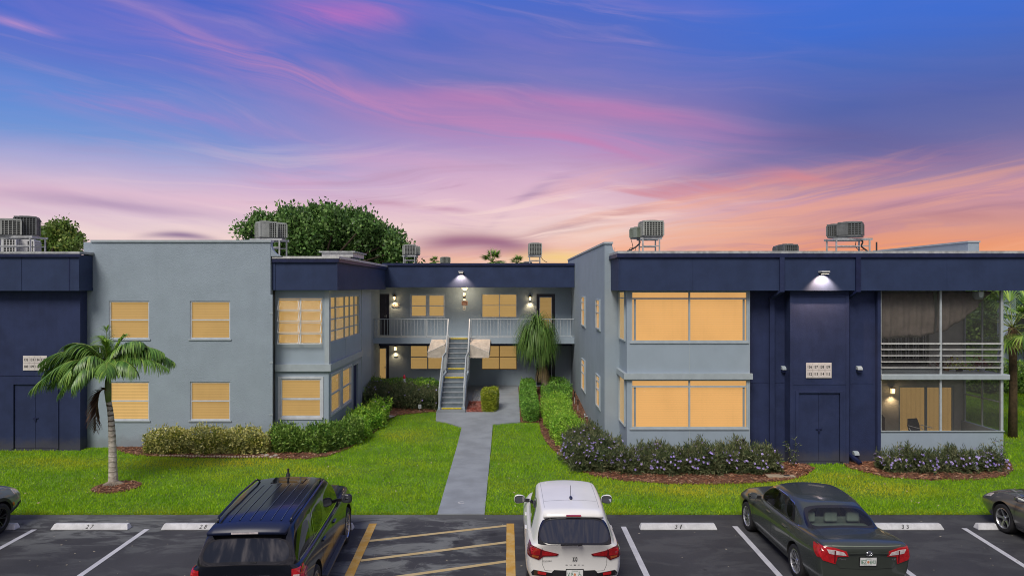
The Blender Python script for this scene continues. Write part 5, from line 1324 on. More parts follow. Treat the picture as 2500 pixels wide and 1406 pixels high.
# ------------------------------------------------------------------ 1. black full-size SUV
def big_suv():
    t = thing('parked_suv', 'large black SUV with roof rails parked left of the hatched area', 'SUV')
    W_ = 1.0; pt = car_paint('midnight_blue_black_paint', (.004,.006,.012), .0, .14, .25)
    k_ = .945
    St = [(-2.62,(.42,.62,.95,1.20),(.90,.97,.99,.93)), (-2.42,(.36,.55,.92,1.20),(.98,1.01,1.02,.95)), (-2.02,(.34,.52,.90,1.19),(.98,1.02,1.02,.96)),
          (-1.55,(.32,.50,.88,1.17),(.98,1.02,1.02,.96)), (-.35,(.30,.48,.86,1.16),(.98,1.01,1.01,.96)), (.65,(.30,.48,.86,1.15),(.98,1.01,1.01,.95)), (1.30,(.30,.48,.86,1.15),(.98,1.02,1.01,.93)),
          (1.75,(.34,.52,.86,1.14),(.98,1.02,1.01,.91)), (2.40,(.36,.52,.84,1.11),(.96,1.01,1.0,.88)), (2.75,(.36,.52,.82,1.05),(.84,.90,.90,.80))]
    St = [(y_, z_, tuple(v*k_ for v in w_)) for y_, z_, w_ in St]
    sp = dict(st=St, cab=(0, 6), jr=.94, roof=[(-2.36,.655,1.72),(-2.18,.675,1.765),(-1.85,.69,1.80),(-1.42,.70,1.82),(-.35,.70,1.835),(.35,.69,1.83),(.62,.65,1.80)],
              side=[(0,1,2),(3,),(4,5)], wheels=(1.72,-1.60), track=.82, wr=.40, arch=.47, endy=((-.02,-.06,-.03,.02),(0,.02,.0,-.10)), crown=.06, bulge=.06, rbulge=.05, rcrown=.04, cr_roof=.6, cr_rear=.8, rin=.05, tumble=.035, t1=.84)
    # rear-most column of side glass is one long pane, the next is the rear door, then the front door
    bv = cage_body(t, sp, pt)
    for wy in (1.72, -1.60):
        for s_ in (-1, 1): wheel(t, s_*.82, wy, .40, .27, s_, 6, M_alloy, 'double', .72)
    # spoiler
    m = MB(); n = 12; 
    for i in range(n+1):
        x = -.645+1.29*i/n; c_ = 1-(2*i/n-1)**2; yo = -2.60-.06*c_
        m.v += [(x,-2.26,1.80+.03*c_), (x,yo,1.765+.03*c_), (x,yo+.02,1.705+.03*c_), (x,-2.40,1.69+.02*c_)]
    for i in range(n):
        for k in range(3): m.f.append((i*4+k, i*4+k+1, i*4+k+5, i*4+k+4)); m.mi.append(0)
    m.f += [(0,1,2,3), (n*4+3,n*4+2,n*4+1,n*4)]; m.mi += [0,0]
    spo = m.build('rear_spoiler', car_paint('blue_black_spoiler_paint', (.006,.012,.040), .0, .4, .0), t, smooth=True)
    for p in spo.data.polygons: p.use_smooth = True
    m = MB(); m.box(-.22,.22,-2.672,-2.645,1.760,1.786); m.build('brake_light', M_clear, spo)
    # roof ribs and rails, roof antenna
    for x in (-.44,-.27,-.09,.09,.27,.44): seam(t, bv, 'top', [(x,-2.1),(x,-.05)], 'roof_rib', .018, M_alloy if 0 else pt, .010)
    for x in (-.44,-.27,-.09,.09,.27,.44):
        o = seam(t, bv, 'top', [(x+.011,-2.1),(x+.011,-.05)], 'roof_rib_edge', .005, pmat('rib_edge', (.12,.16,.24), .3), .011)
    for s_ in (-1, 1):
        m = MB(); m.tube([(s_*.62,-2.15,1.79),(s_*.635,-2.05,1.86),(s_*.65,-.9,1.915),(s_*.645,.15,1.905),(s_*.62,.28,1.85)], .021, 8); m.build('roof_rail', pt, t, smooth=True)
    m = MB(); m.box(-.33,.33,-.0,.42,1.866,1.872); m.build('sunroof', M_tint, t, bevel=.003)
    m = MB(); m.lathe([(.05,1.885),(.04,1.93),(.018,1.97),(.018,2.01),(.03,2.03),(0,2.06)], (-.10,.52,-.02), 12); m.build('roof_antenna', M_black, t, smooth=True)
    # lamps
    for s_ in (-1, 1):
        pl = [(s_*.93,1.16),(s_*.76,1.15),(s_*.76,.60),(s_*.93,.60)]
        o = drape(t, bv, 'rear', pl if s_ < 0 else pl[::-1], M_redl, 'tail_light', .02, .04)
        q_ = [(s_*.88,1.06),(s_*.785,1.06),(s_*.785,.68),(s_*.88,.68)]; i_ = [(s_*.855,1.03),(s_*.81,1.03),(s_*.81,.72),(s_*.855,.72)]
        drape(t, bv, 'rear', q_, M_clear, 'lamp_tube', .026, .05, parent=o); drape(t, bv, 'rear', i_, M_redl, 'lamp_core', .030, .05, parent=o)
        drape(t, bv, 'left' if s_ < 0 else 'right', [(-2.56,1.12),(-2.40,1.16),(-2.34,1.0),(-2.42,.62),(-2.56,.62)], M_redl, 'lamp_side', .012, .04, parent=o)
    P = surf_frame(bv, 0, .93)
    m = MB(); m.fbox(P, -.40, .40, .085, .115, -.03, 0); m.build('chrome_strip', M_chrome, t)
    m = MB(); text(m, 'GMC', P, 0, .015, .085, .34, -.012, bold=.05); m.build('badge', pmat('red_badge', (.45,.16,.18), .3, metallic=.4), t, recalc=False)['kind'] = 'stuff'
    plate(t, surf_frame(bv, 0, .76), 'QX4', 'R7B', frame=pmat('gold_frame', (.5,.42,.12), .4))
    drape(t, bv, 'rear', [(-.86,.58),(.86,.58),(.86,.40),(-.86,.40)], M_black, 'rear_bumper', .03, .1)
    # door gaps, handles, window chrome, side step, mirrors, wiper
    for s_, ax in ((-1, 'left'), (1, 'right')):
        seam(t, bv, ax, [(-1.05,1.14),(-1.02,.62)]); seam(t, bv, ax, [(-.02,1.14),(.0,.42)]); seam(t, bv, ax, [(1.12,1.13),(1.16,.42)]); seam(t, bv, ax, [(1.16,.44),(-.95,.44)]); seam(t, bv, ax, [(-2.36,1.14),(-2.33,.9)])
        seam(t, bv, ax, [(-2.40,1.225),(1.1,1.18)], 'belt_trim', .02, M_chrome, .006)
        seam(t, bv, ax, [(-1.32,1.23),(-1.26,1.72)], 'pillar_trim', .02, M_chrome, .008)
        for yy in (-.85, .18):
            o, d = AX[ax](yy, 1.02); h, nr, _, _ = bv.ray_cast(o, d); m = MB(); m.box(h.x-.015*(1 if s_ > 0 else -1)-.0, h.x+s_*.035, yy-.11, yy+.11, 1.0, 1.035); m.build('door_handle', pt, t, bevel=.008)
        m = MB(); m.box(min(s_*.86,s_*1.03), max(s_*.86,s_*1.03), -1.02, 1.15, .33, .38); m.build('side_step', pmat('step_board', (.05,.055,.06), .4, .3, 30), t, bevel=.01)
        door_mirror(t, s_*.88, 1.02, 1.22, s_, M_glossblk, (.24,.13,.19))
        seam(t, bv, 'top', [(s_*.58,2.6),(s_*.62,1.45)], 'bonnet_crease', .02, pmat('crease_light', (.05,.06,.08), .25), .003)
    seam(t, bv, 'top', [(-.80,1.42),(.80,1.42)], 'bonnet_gap', .02)
    m = MB(); m.bar((-.25,-2.66,1.26), (.20,-2.675,1.285), .02, .015); m.build('wiper', M_black, t)
    return t

# ------------------------------------------------------------------ 2. white compact crossover
def crossover():
    t = thing('parked_crossover', 'white compact crossover with its dark rear window towards the camera', 'crossover car')
    pt = car_paint('white_car_paint', (.74,.74,.71), 0, .3, .35)
    St = [(-2.10,(.36,.58,.90,1.10),(.74,.84,.855,.79)), (-1.85,(.28,.50,.86,1.09),(.80,.895,.905,.825)), (-1.30,(.24,.46,.82,1.07),(.81,.905,.91,.85)),
          (-.65,(.22,.42,.78,1.03),(.80,.895,.90,.85)), (.20,(.22,.42,.78,1.0),(.80,.89,.895,.84)), (.85,(.22,.42,.78,.99),(.81,.895,.895,.82)),
          (1.25,(.24,.44,.78,.98),(.82,.905,.90,.80)), (1.80,(.26,.46,.76,.93),(.78,.87,.86,.74)), (2.14,(.28,.46,.72,.82),(.60,.72,.72,.62))]
    sp = dict(st=St, cab=(0, 5), jr=.93, roof=[(-1.78,.56,1.545),(-1.50,.585,1.575),(-1.02,.60,1.60),(-.50,.605,1.61),(.05,.60,1.605),(.32,.57,1.58)],
              side=[(2,),(3,4)], wheels=(1.27,-1.30), track=.775, wr=.345, arch=.40, endy=((-.02,-.05,-.02,.10),(0,.04,.0,-.12)), crown=.05, bulge=.12, rbulge=.06, rcrown=.035, cr_roof=.35, cr_rear=.75, rin=.03, tumble=.03, t1=.86, cr_side=(0,.3,.35,.5))
    bv = cage_body(t, sp, pt)
    for wy in (1.27, -1.30):
        for s_ in (-1, 1): wheel(t, s_*.775, wy, .345, .22, s_, 5, M_alloy, 'double', .68)
    # spoiler lip with brake light
    m = MB(); n = 12
    for i in range(n+1):
        x = -.565+1.13*i/n; c_ = 1-(2*i/n-1)**2; m.v += [(x,-1.62,1.575+.028*c_), (x,-1.90-.05*c_,1.535+.03*c_), (x,-1.88-.05*c_,1.49+.03*c_), (x,-1.74,1.50+.02*c_)]
    for i in range(n):
        for k in range(3): m.f.append((i*4+k, i*4+k+1, i*4+k+5, i*4+k+4)); m.mi.append(0)
    m.f += [(0,1,2,3), (n*4+3,n*4+2,n*4+1,n*4)]; m.mi += [0,0]
    spo = m.build('rear_spoiler', pt, t, smooth=True)
    MB().box(-.14,.14,-1.962,-1.93,1.552,1.572).build('brake_light', M_redl, spo)
    # tail lights: wide slivers that thicken outwards
    for s_ in (-1, 1):
        pl = [(s_*.30,.945),(s_*.56,1.00),(s_*.72,1.06),(s_*.855,1.06),(s_*.855,.86),(s_*.66,.80),(s_*.58,.875),(s_*.33,.905)]
        if s_ > 0: pl = pl[::-1]
        o = drape(t, bv, 'rear', pl, M_dredl, 'tail_light', .014, .035)
        drape(t, bv, 'rear', [(s_*.34,.942),(s_*.56,.985),(s_*.60,.985),(s_*.60,.905),(s_*.36,.918)], M_redl, 'lamp_core', .020, .04, parent=o)
        drape(t, bv, 'rear', [(s_*.63,1.02),(s_*.74,1.04),(s_*.80,1.03),(s_*.80,.91),(s_*.64,.90)], M_redl, 'lamp_core', .020, .04, parent=o)
        drape(t, bv, 'rear', [(s_*.66,.885),(s_*.79,.89),(s_*.78,.865),(s_*.67,.835)], pmat('amber_lens', (.38,.09,.02), .2, coat=1), 'indicator', .020, .04, parent=o)
        r_ = drape(t, bv, 'rear', [(s_*.40,.56),(s_*.76,.60),(s_*.80,.55),(s_*.78,.50),(s_*.42,.50)], M_glossblk, 'reflector_housing', .014, .05)
        drape(t, bv, 'rear', [(s_*.52,.565),(s_*.68,.585),(s_*.68,.53),(s_*.53,.52)], M_redl, 'reflector', .02, .05, parent=r_)
        drape(t, bv, 'left' if s_ < 0 else 'right', [(-2.05,1.04),(-1.80,1.05),(-1.84,.98),(-1.98,.86),(-2.05,.86)], M_dredl, 'lamp_side', .01, .04, parent=o)
    drape(t, bv, 'rear', [(-.38,.62),(-.50,.48),(-.72,.47),(-.72,.34),(.72,.34),(.72,.47),(.50,.48),(.38,.62)], M_black, 'bumper_insert', .012, .06)
    P = surf_frame(bv, 0, .84)
    m = MB()
    for k in (-1, 0, 1): 
        u = k*.032; m.add([P(u-.010,.055,-.01),P(u+.008,.045,-.01),P(u+.012,-.01,-.01),P(u-.002,-.05,-.01),P(u-.012,-.03,-.01),P(u+.002,-.005,-.01)], [(0,1,2,3,4,5)])
    m.build('badge', M_dark, t, recalc=False)['kind'] = 'stuff'
    m = MB()
    for k, ch in enumerate('BUICK'): text(m, ch, P, -.15+k*.075, -.115, .020, .036, -.008)
    m.build('maker_lettering', M_dark, t, recalc=False)['kind'] = 'stuff'
    m = MB(); text(m, 'ENCORE GX', surf_frame(bv, -.47, .80), 0, -.01, .026, .24, -.008); m.build('model_lettering', M_dark, t, recalc=False)['kind'] = 'stuff'
    plate(t, surf_frame(bv, 0, .56), 'VU5', 'A', wheelchair=True)
    seam(t, bv, 'rear', [(-.60,1.04),(-.60,.72),(-.55,.60),(.55,.60),(.60,.72),(.60,1.04)], 'tailgate_gap', .006)
    seam(t, bv, 'top', [(-.52,-1.18),(.52,-1.18)], 'roof_gap', .006)
    for s_ in (-1, 1): seam(t, bv, 'top', [(s_*.53,-1.5),(s_*.55,.15)], 'roof_gap', .008, pmat('roof_seam_grey', (.30,.31,.32), .5))
    for s_, ax in ((-1, 'left'), (1, 'right')):
        seam(t, bv, ax, [(-1.0,1.02),(-1.0,.75),(-.92,.35)]); seam(t, bv, ax, [(-.10,1.0),(-.06,.34)]); seam(t, bv, ax, [(.92,.96),(.90,.34)]); seam(t, bv, ax, [(.9,.34),(-.92,.34)])
        drape(t, bv, ax, [(-.92,.33),(.90,.33),(.90,.21),(-.92,.21)], M_black, 'sill_cladding', .012, .12)
        drape(t, bv, ax, [(-.85,.52),(.55,.44),(.55,.36),(-.85,.36)], M_black, 'door_cladding', .010, .12) if False else None
        for yy in (-.72, .12):
            o, d = AX[ax](yy, .93); h, nr, _, _ = bv.ray_cast(o, d); m = MB(); m.box(min(h.x-.01*s_,h.x+s_*.03), max(h.x-.01*s_,h.x+s_*.03), yy-.09, yy+.09, .915, .945); m.build('door_handle', pt, t, bevel=.01)
        door_mirror(t, s_*.82, .74, 1.06, s_, pt, (.25,.12,.19))
    m = MB(); m.tube([(.02,-.98,1.63),(.02,-1.10,1.645),(.02,-1.16,1.63)], [.02,.035,.02], 8); a_ = m.build('antenna_base', M_bluetrim, t, smooth=True)
    m = MB(); m.tube([(.02,-1.03,1.655),(.02,-.98,1.86)], .005, 6); m.build('antenna_rod', M_black, a_)
    o_, d_ = AX['rear'](0, 1.15); h = bv.ray_cast(o_, d_)[0]
    m = MB(); m.bar((-.27,h.y-.03,1.155), (.10,h.y-.035,1.165), .035, .02); m.bar((.05,h.y-.02,1.15), (.12,h.y-.03,1.17), .06, .03); m.build('rear_wiper', M_black, t)
    return t

# ------------------------------------------------------------------ 3. dark green-grey sedan
def sedan():
    t = thing('parked_sedan', 'dark green grey sedan with pale headrests behind its rear window', 'sedan')
    pt = car_paint('green_grey_metallic_paint', (.062,.074,.062), .4, .27, .6)
    St = [(-2.40,(.34,.56,.88,1.07),(.74,.84,.86,.78)), (-2.18,(.26,.48,.86,1.09),(.80,.89,.90,.80)), (-1.62,(.22,.42,.82,1.05),(.82,.91,.91,.80)),
          (-1.05,(.20,.40,.78,1.0),(.82,.905,.905,.83)), (-.62,(.20,.40,.76,.985),(.82,.90,.90,.835)), (.25,(.20,.40,.74,.965),(.82,.90,.90,.83)), (.98,(.20,.40,.74,.96),(.82,.90,.90,.80)),
          (1.42,(.22,.42,.74,.94),(.82,.905,.90,.78)), (1.95,(.24,.44,.70,.88),(.78,.87,.86,.72)), (2.38,(.24,.42,.62,.74),(.60,.72,.72,.62))]
    sp = dict(st=St, cab=(2, 6), jr=.95, roof=[(-.98,.555,1.40),(-.74,.59,1.43),(-.42,.60,1.45),(.05,.60,1.455),(.30,.575,1.425)],
              side=[(3,),(4,5)], wheels=(1.42,-1.36), track=.79, wr=.335, arch=.385, endy=((-.03,-.05,-.01,.03),(0,.03,.0,-.12)), crown=.045, bulge=.12, rbulge=.07, rcrown=.04, cr_roof=.35, cr_rear=.4, rin=.055, clear=True, rearglass=M_cglass, tumble=.04, t1=.88, cr_side=(0,.25,.3,.45))
    bv = cage_body(t, sp, pt)
    for wy in (1.42, -1.36):
        for s_ in (-1, 1): wheel(t, s_*.79, wy, .335, .215, s_, 10, M_alloy, 'single', .72)
    # cabin
    MB().box(-.74,.74,-1.9,1.1,.30,.62).build('cabin_floor', M_cabin, t); MB().box(-.70,.70,-1.75,-1.02,.60,.98).build('parcel_shelf', pmat('shelf_cloth', (.30,.31,.28), .9), t)
    MB().box(-.70,.70,.80,1.2,.6,.93).build('dashboard', M_cabin, t)
    def seat(x0, x1, y, lab):
        s_ = MB(); s_.hexa([(x0,y-.12,.58),(x1,y-.12,.58),(x1,y+.02,.58),(x0,y+.02,.58),(x0,y-.26,1.10),(x1,y-.26,1.10),(x1,y-.16,1.10),(x0,y-.16,1.10)]); s_.box(x0,x1,y,y+.5,.45,.60); return s_.build('seat', M_seat, t, bevel=.03)
    rs = seat(-.66,.66,-.72,''); 
    for x in (-.46,0,.46): MB().box(x-.13,x+.13,-1.05,-.95,1.02,1.22).build('headrest', M_seat, rs, bevel=.03)
    for x in (-.40,.40):
        fs = seat(x-.24,x+.24,.10,''); MB().box(x-.13,x+.13,-.19,-.10,1.12,1.28).build('headrest', M_seat, fs, bevel=.03)
    # lamps: outer wedge plus a clear bar on the boot lid
    for s_ in (-1, 1):
        pl = [(s_*.855,1.02),(s_*.60,1.01),(s_*.40,.955),(s_*.36,.86),(s_*.55,.85),(s_*.58,.70),(s_*.80,.76),(s_*.87,.88)]
        pl = pl if s_ < 0 else pl[::-1]
        o = drape(t, bv, 'rear', pl, M_redl, 'tail_light', .014, .03)
        drape(t, bv, 'rear', [(s_*.74,.975),(s_*.60,.97),(s_*.44,.935),(s_*.40,.88),(s_*.58,.885),(s_*.70,.90)][::-s_], M_clear, 'lamp_clear', .02, .04, parent=o)
        drape(t, bv, 'rear', [(s_*.61,.96),(s_*.585,.96),(s_*.585,.73),(s_*.61,.73)][::-s_], M_dredl, 'lamp_divider', .021, .04, parent=o)
        drape(t, bv, 'left' if s_ < 0 else 'right', [(-2.36,1.0),(-2.08,1.0),(-2.14,.92),(-2.30,.80),(-2.36,.80)], M_redl, 'lamp_side', .010, .04, parent=o)
    P = surf_frame(bv, 0, .93)
    m = MB(); m.fbox(P, -.37, .37, -.012, .008, -.018, .0); m.build('chrome_strip', pt, t)
    m = MB()
    for (ru, rv, k) in ((.062,.042,0), (.030,.040,0), (.050,.017,.016)):
        pts = [(ru*math.cos(a), rv*math.sin(a)+k) for a in np.linspace(0, 6.2832, 25)]
        m.tube([P(u, v, -.026) for u, v in pts], .0055, 6)
    m.build('badge', M_chrome, t, smooth=True)
    m = MB(); text(m, 'Camry', surf_frame(bv, -.50, .80), .06, .0, .05, .19, -.016, shear=.3, bold=.02); text(m, 'LE', surf_frame(bv, .50, .80), -.0, .0, .035, .07, -.016, shear=.2, bold=.02); m.build('lettering', M_silver, t, recalc=False)['kind'] = 'stuff'
    plate(t, surf_frame(bv, 0, .77), 'IEZ', '6NU')
    seam(t, bv, 'rear', [(-.62,1.10),(-.58,.72),(-.50,.62),(.50,.62),(.58,.72),(.62,1.10)], 'boot_gap', .007)
    seam(t, bv, 'top', [(-.66,-1.62),(-.66,-2.3)], 'boot_gap', .007); seam(t, bv, 'top', [(.66,-1.62),(.66,-2.3)], 'boot_gap', .007)
    seam(t, bv, 'rear', [(-.64,1.035),(0,1.05),(.64,1.035)], 'boot_lip_highlight', .018, pmat('lip_highlight', (.22,.26,.20), .25, metallic=.5), .012)
    for s_, ax in ((-1, 'left'), (1, 'right')):
        seam(t, bv, ax, [(-1.12,.98),(-1.12,.72),(-.96,.40)]); seam(t, bv, ax, [(-.12,.96),(-.08,.30)]); seam(t, bv, ax, [(.98,.93),(1.0,.30)]); seam(t, bv, ax, [(1.0,.30),(-.92,.30)])
        seam(t, bv, ax, [(-1.30,1.03),(-.62,1.015),(.95,.99)], 'belt_trim', .016, M_chrome, .006)
        seam(t, bv, ax, [(.95,1.0),(.40,1.34),(.05,1.395),(-.45,1.39),(-.80,1.34),(-1.10,1.16)], 'window_trim', .014, M_chrome, .006)
        for yy in (-.80, .12):
            o, d = AX[ax](yy, .87); h, nr, _, _ = bv.ray_cast(o, d); m = MB(); m.box(min(h.x-.01*s_,h.x+s_*.032), max(h.x-.01*s_,h.x+s_*.032), yy-.10, yy+.10, .855, .885); m.build('door_handle', pt, t, bevel=.01)
        door_mirror(t, s_*.83, .76, 1.02, s_, pt, (.21,.11,.14))
    return t

# ------------------------------------------------------------------ 4, 5. cars cut by the photo edges
def edge_suv():
    t = thing('parked_suv', 'blue grey SUV with black arches and dark wheels, cut by the left edge', 'SUV')
    pt = car_paint('blue_grey_paint', (.16,.19,.22), .2, .25)
    St = [(-2.2,(.36,.58,.92,1.10),(.78,.88,.89,.82)), (-1.9,(.30,.50,.88,1.10),(.82,.92,.92,.84)), (-1.3,(.26,.46,.84,1.08),(.82,.93,.93,.86)), (-.4,(.24,.44,.82,1.06),(.82,.92,.92,.86)),
          (.35,(.24,.44,.82,1.05),(.82,.92,.92,.86)), (.85,(.26,.44,.82,1.04),(.82,.92,.92,.84)), (1.3,(.30,.48,.82,1.03),(.83,.93,.93,.83)), (1.85,(.34,.50,.80,1.0),(.80,.91,.90,.78)), (2.22,(.34,.50,.76,.88),(.66,.80,.80,.68))]
    sp = dict(st=St, cab=(0, 5), jr=.94, roof=[(-2.0,.62,1.62),(-1.7,.64,1.64),(-1.2,.65,1.66),(-.4,.65,1.67),(.1,.64,1.66),(.35,.60,1.63)], side=[(1,),(2,),(3,4)], wheels=(1.32,-1.35), track=.80, wr=.36, arch=.42,
              endy=((-.02,-.05,-.02,.08),(0,.03,.0,-.10)), crown=.05, bulge=.10, cr_roof=.4, cr_rear=.6, rin=.04)
    bv = cage_body(t, sp, pt)
    for wy in (1.32, -1.35):
        for s_ in (-1, 1): wheel(t, s_*.80, wy, .36, .225, s_, 5, M_dalloy, 'double', .70)
    for s_, ax in ((-1, 'left'), (1, 'right')):
        for wy in (1.32, -1.35):
            arc = [(wy+.43*math.cos(a), .37+.43*math.sin(a)) for a in np.linspace(-.2, math.pi+.2, 24)]; seam(t, bv, ax, arc, 'arch_cladding', .075, M_black, .010)
        drape(t, bv, ax, [(-.88,.36),(.86,.36),(.86,.26),(-.88,.26)], M_black, 'sill_cladding', .012, .12)
        drape(t, bv, ax, [(1.86,.80),(2.10,.78),(2.10,.86),(1.84,.92)], M_clear, 'headlight', .01, .04); drape(t, bv, ax, [(1.74,.60),(1.79,.52),(1.83,.55),(1.79,.63)], pmat('amber_marker', (.5,.16,.02), .3), 'side_marker', .016, .03)
        seam(t, bv, ax, [(-.1,1.0),(-.06,.36)]); seam(t, bv, ax, [(.86,1.0),(.92,.36)]); door_mirror(t, s_*.85, .66, 1.12, s_, pt)
        seam(t, bv, 'top', [(s_*.56,1.25),(s_*.50,2.05)], 'bonnet_crease', .014, None, .002)
    drape(t, bv, 'front', [(-.84,.54),(.84,.54),(.80,.34),(-.80,.34)], M_black, 'front_bumper', .02, .08)
    return t
def edge_sedan():
    t = thing('parked_sedan', 'silver grey sedan with five spoke wheels, cut by the right edge', 'sedan')
    pt = car_paint('warm_grey_metallic_paint', (.13,.13,.125), .35, .25)
    St = [(-2.40,(.34,.56,.84,1.03),(.74,.84,.86,.76)), (-2.10,(.26,.48,.82,1.03),(.80,.89,.90,.80)), (-1.55,(.22,.42,.80,1.0),(.82,.91,.91,.80)), (-.9,(.20,.40,.76,.96),(.82,.905,.905,.82)),
          (-.1,(.20,.40,.74,.945),(.82,.90,.90,.82)), (.50,(.20,.40,.74,.94),(.82,.90,.90,.81)), (.95,(.20,.40,.74,.94),(.82,.91,.90,.79)), (1.45,(.24,.44,.76,.93),(.83,.92,.91,.78)), (1.95,(.26,.46,.72,.86),(.80,.88,.87,.72)), (2.36,(.26,.44,.62,.72),(.62,.74,.74,.62))]
    sp = dict(st=St, cab=(2, 6), jr=.95, roof=[(-1.05,.55,1.37),(-.70,.585,1.41),(-.2,.595,1.43),(.10,.59,1.42),(.32,.56,1.39)], side=[(3,),(4,5)], wheels=(1.40,-1.36), track=.79, wr=.335, arch=.39,
              endy=((-.03,-.05,-.01,.03),(0,.03,.0,-.12)), crown=.045, bulge=.12, rbulge=.07, rcrown=.04)
    bv = cage_body(t, sp, pt)
    for wy in (1.40, -1.36):
        for s_ in (-1, 1): wheel(t, s_*.79, wy, .335, .215, s_, 5, M_alloy, 'five', .72)
    for s_, ax in ((-1, 'left'), (1, 'right')):
        seam(t, bv, ax, [(-.12,.94),(-.08,.30)]); seam(t, bv, ax, [(.98,.91),(1.0,.30)]); seam(t, bv, ax, [(1.0,.30),(-.92,.30)]); door_mirror(t, s_*.82, .72, 1.0, s_, pt, (.21,.11,.14))
        seam(t, bv, ax, [(-1.2,.99),(.9,.965)], 'belt_trim', .014, M_chrome, .006)
        drape(t, bv, ax, [(1.90,.72),(2.12,.66),(2.10,.72),(1.88,.80)], M_clear, 'headlight', .01, .04)
        seam(t, bv, 'top', [(s_*.55,1.1),(s_*.48,2.15)], 'bonnet_crease', .012, None, .002)
        for yy in (.12,):
            o, d = AX[ax](yy, .85); h = bv.ray_cast(o, d)[0]; m = MB(); m.box(min(h.x-.01*s_,h.x+s_*.032), max(h.x-.01*s_,h.x+s_*.032), yy-.10, yy+.10, .835, .865); m.build('door_handle', pt, t, bevel=.01)
    return t
place(big_suv(), (-4.53, 14.25, 0), R(3.2)); place(crossover(), (1.25, 15.08, 0), R(-.3)); place(sedan(), (6.68, 15.45, 0), R(.5))
place(edge_suv(), (-12.97, 15.25, 0), R(1)); place(edge_sedan(), (12.75, 15.30, 0), R(0))
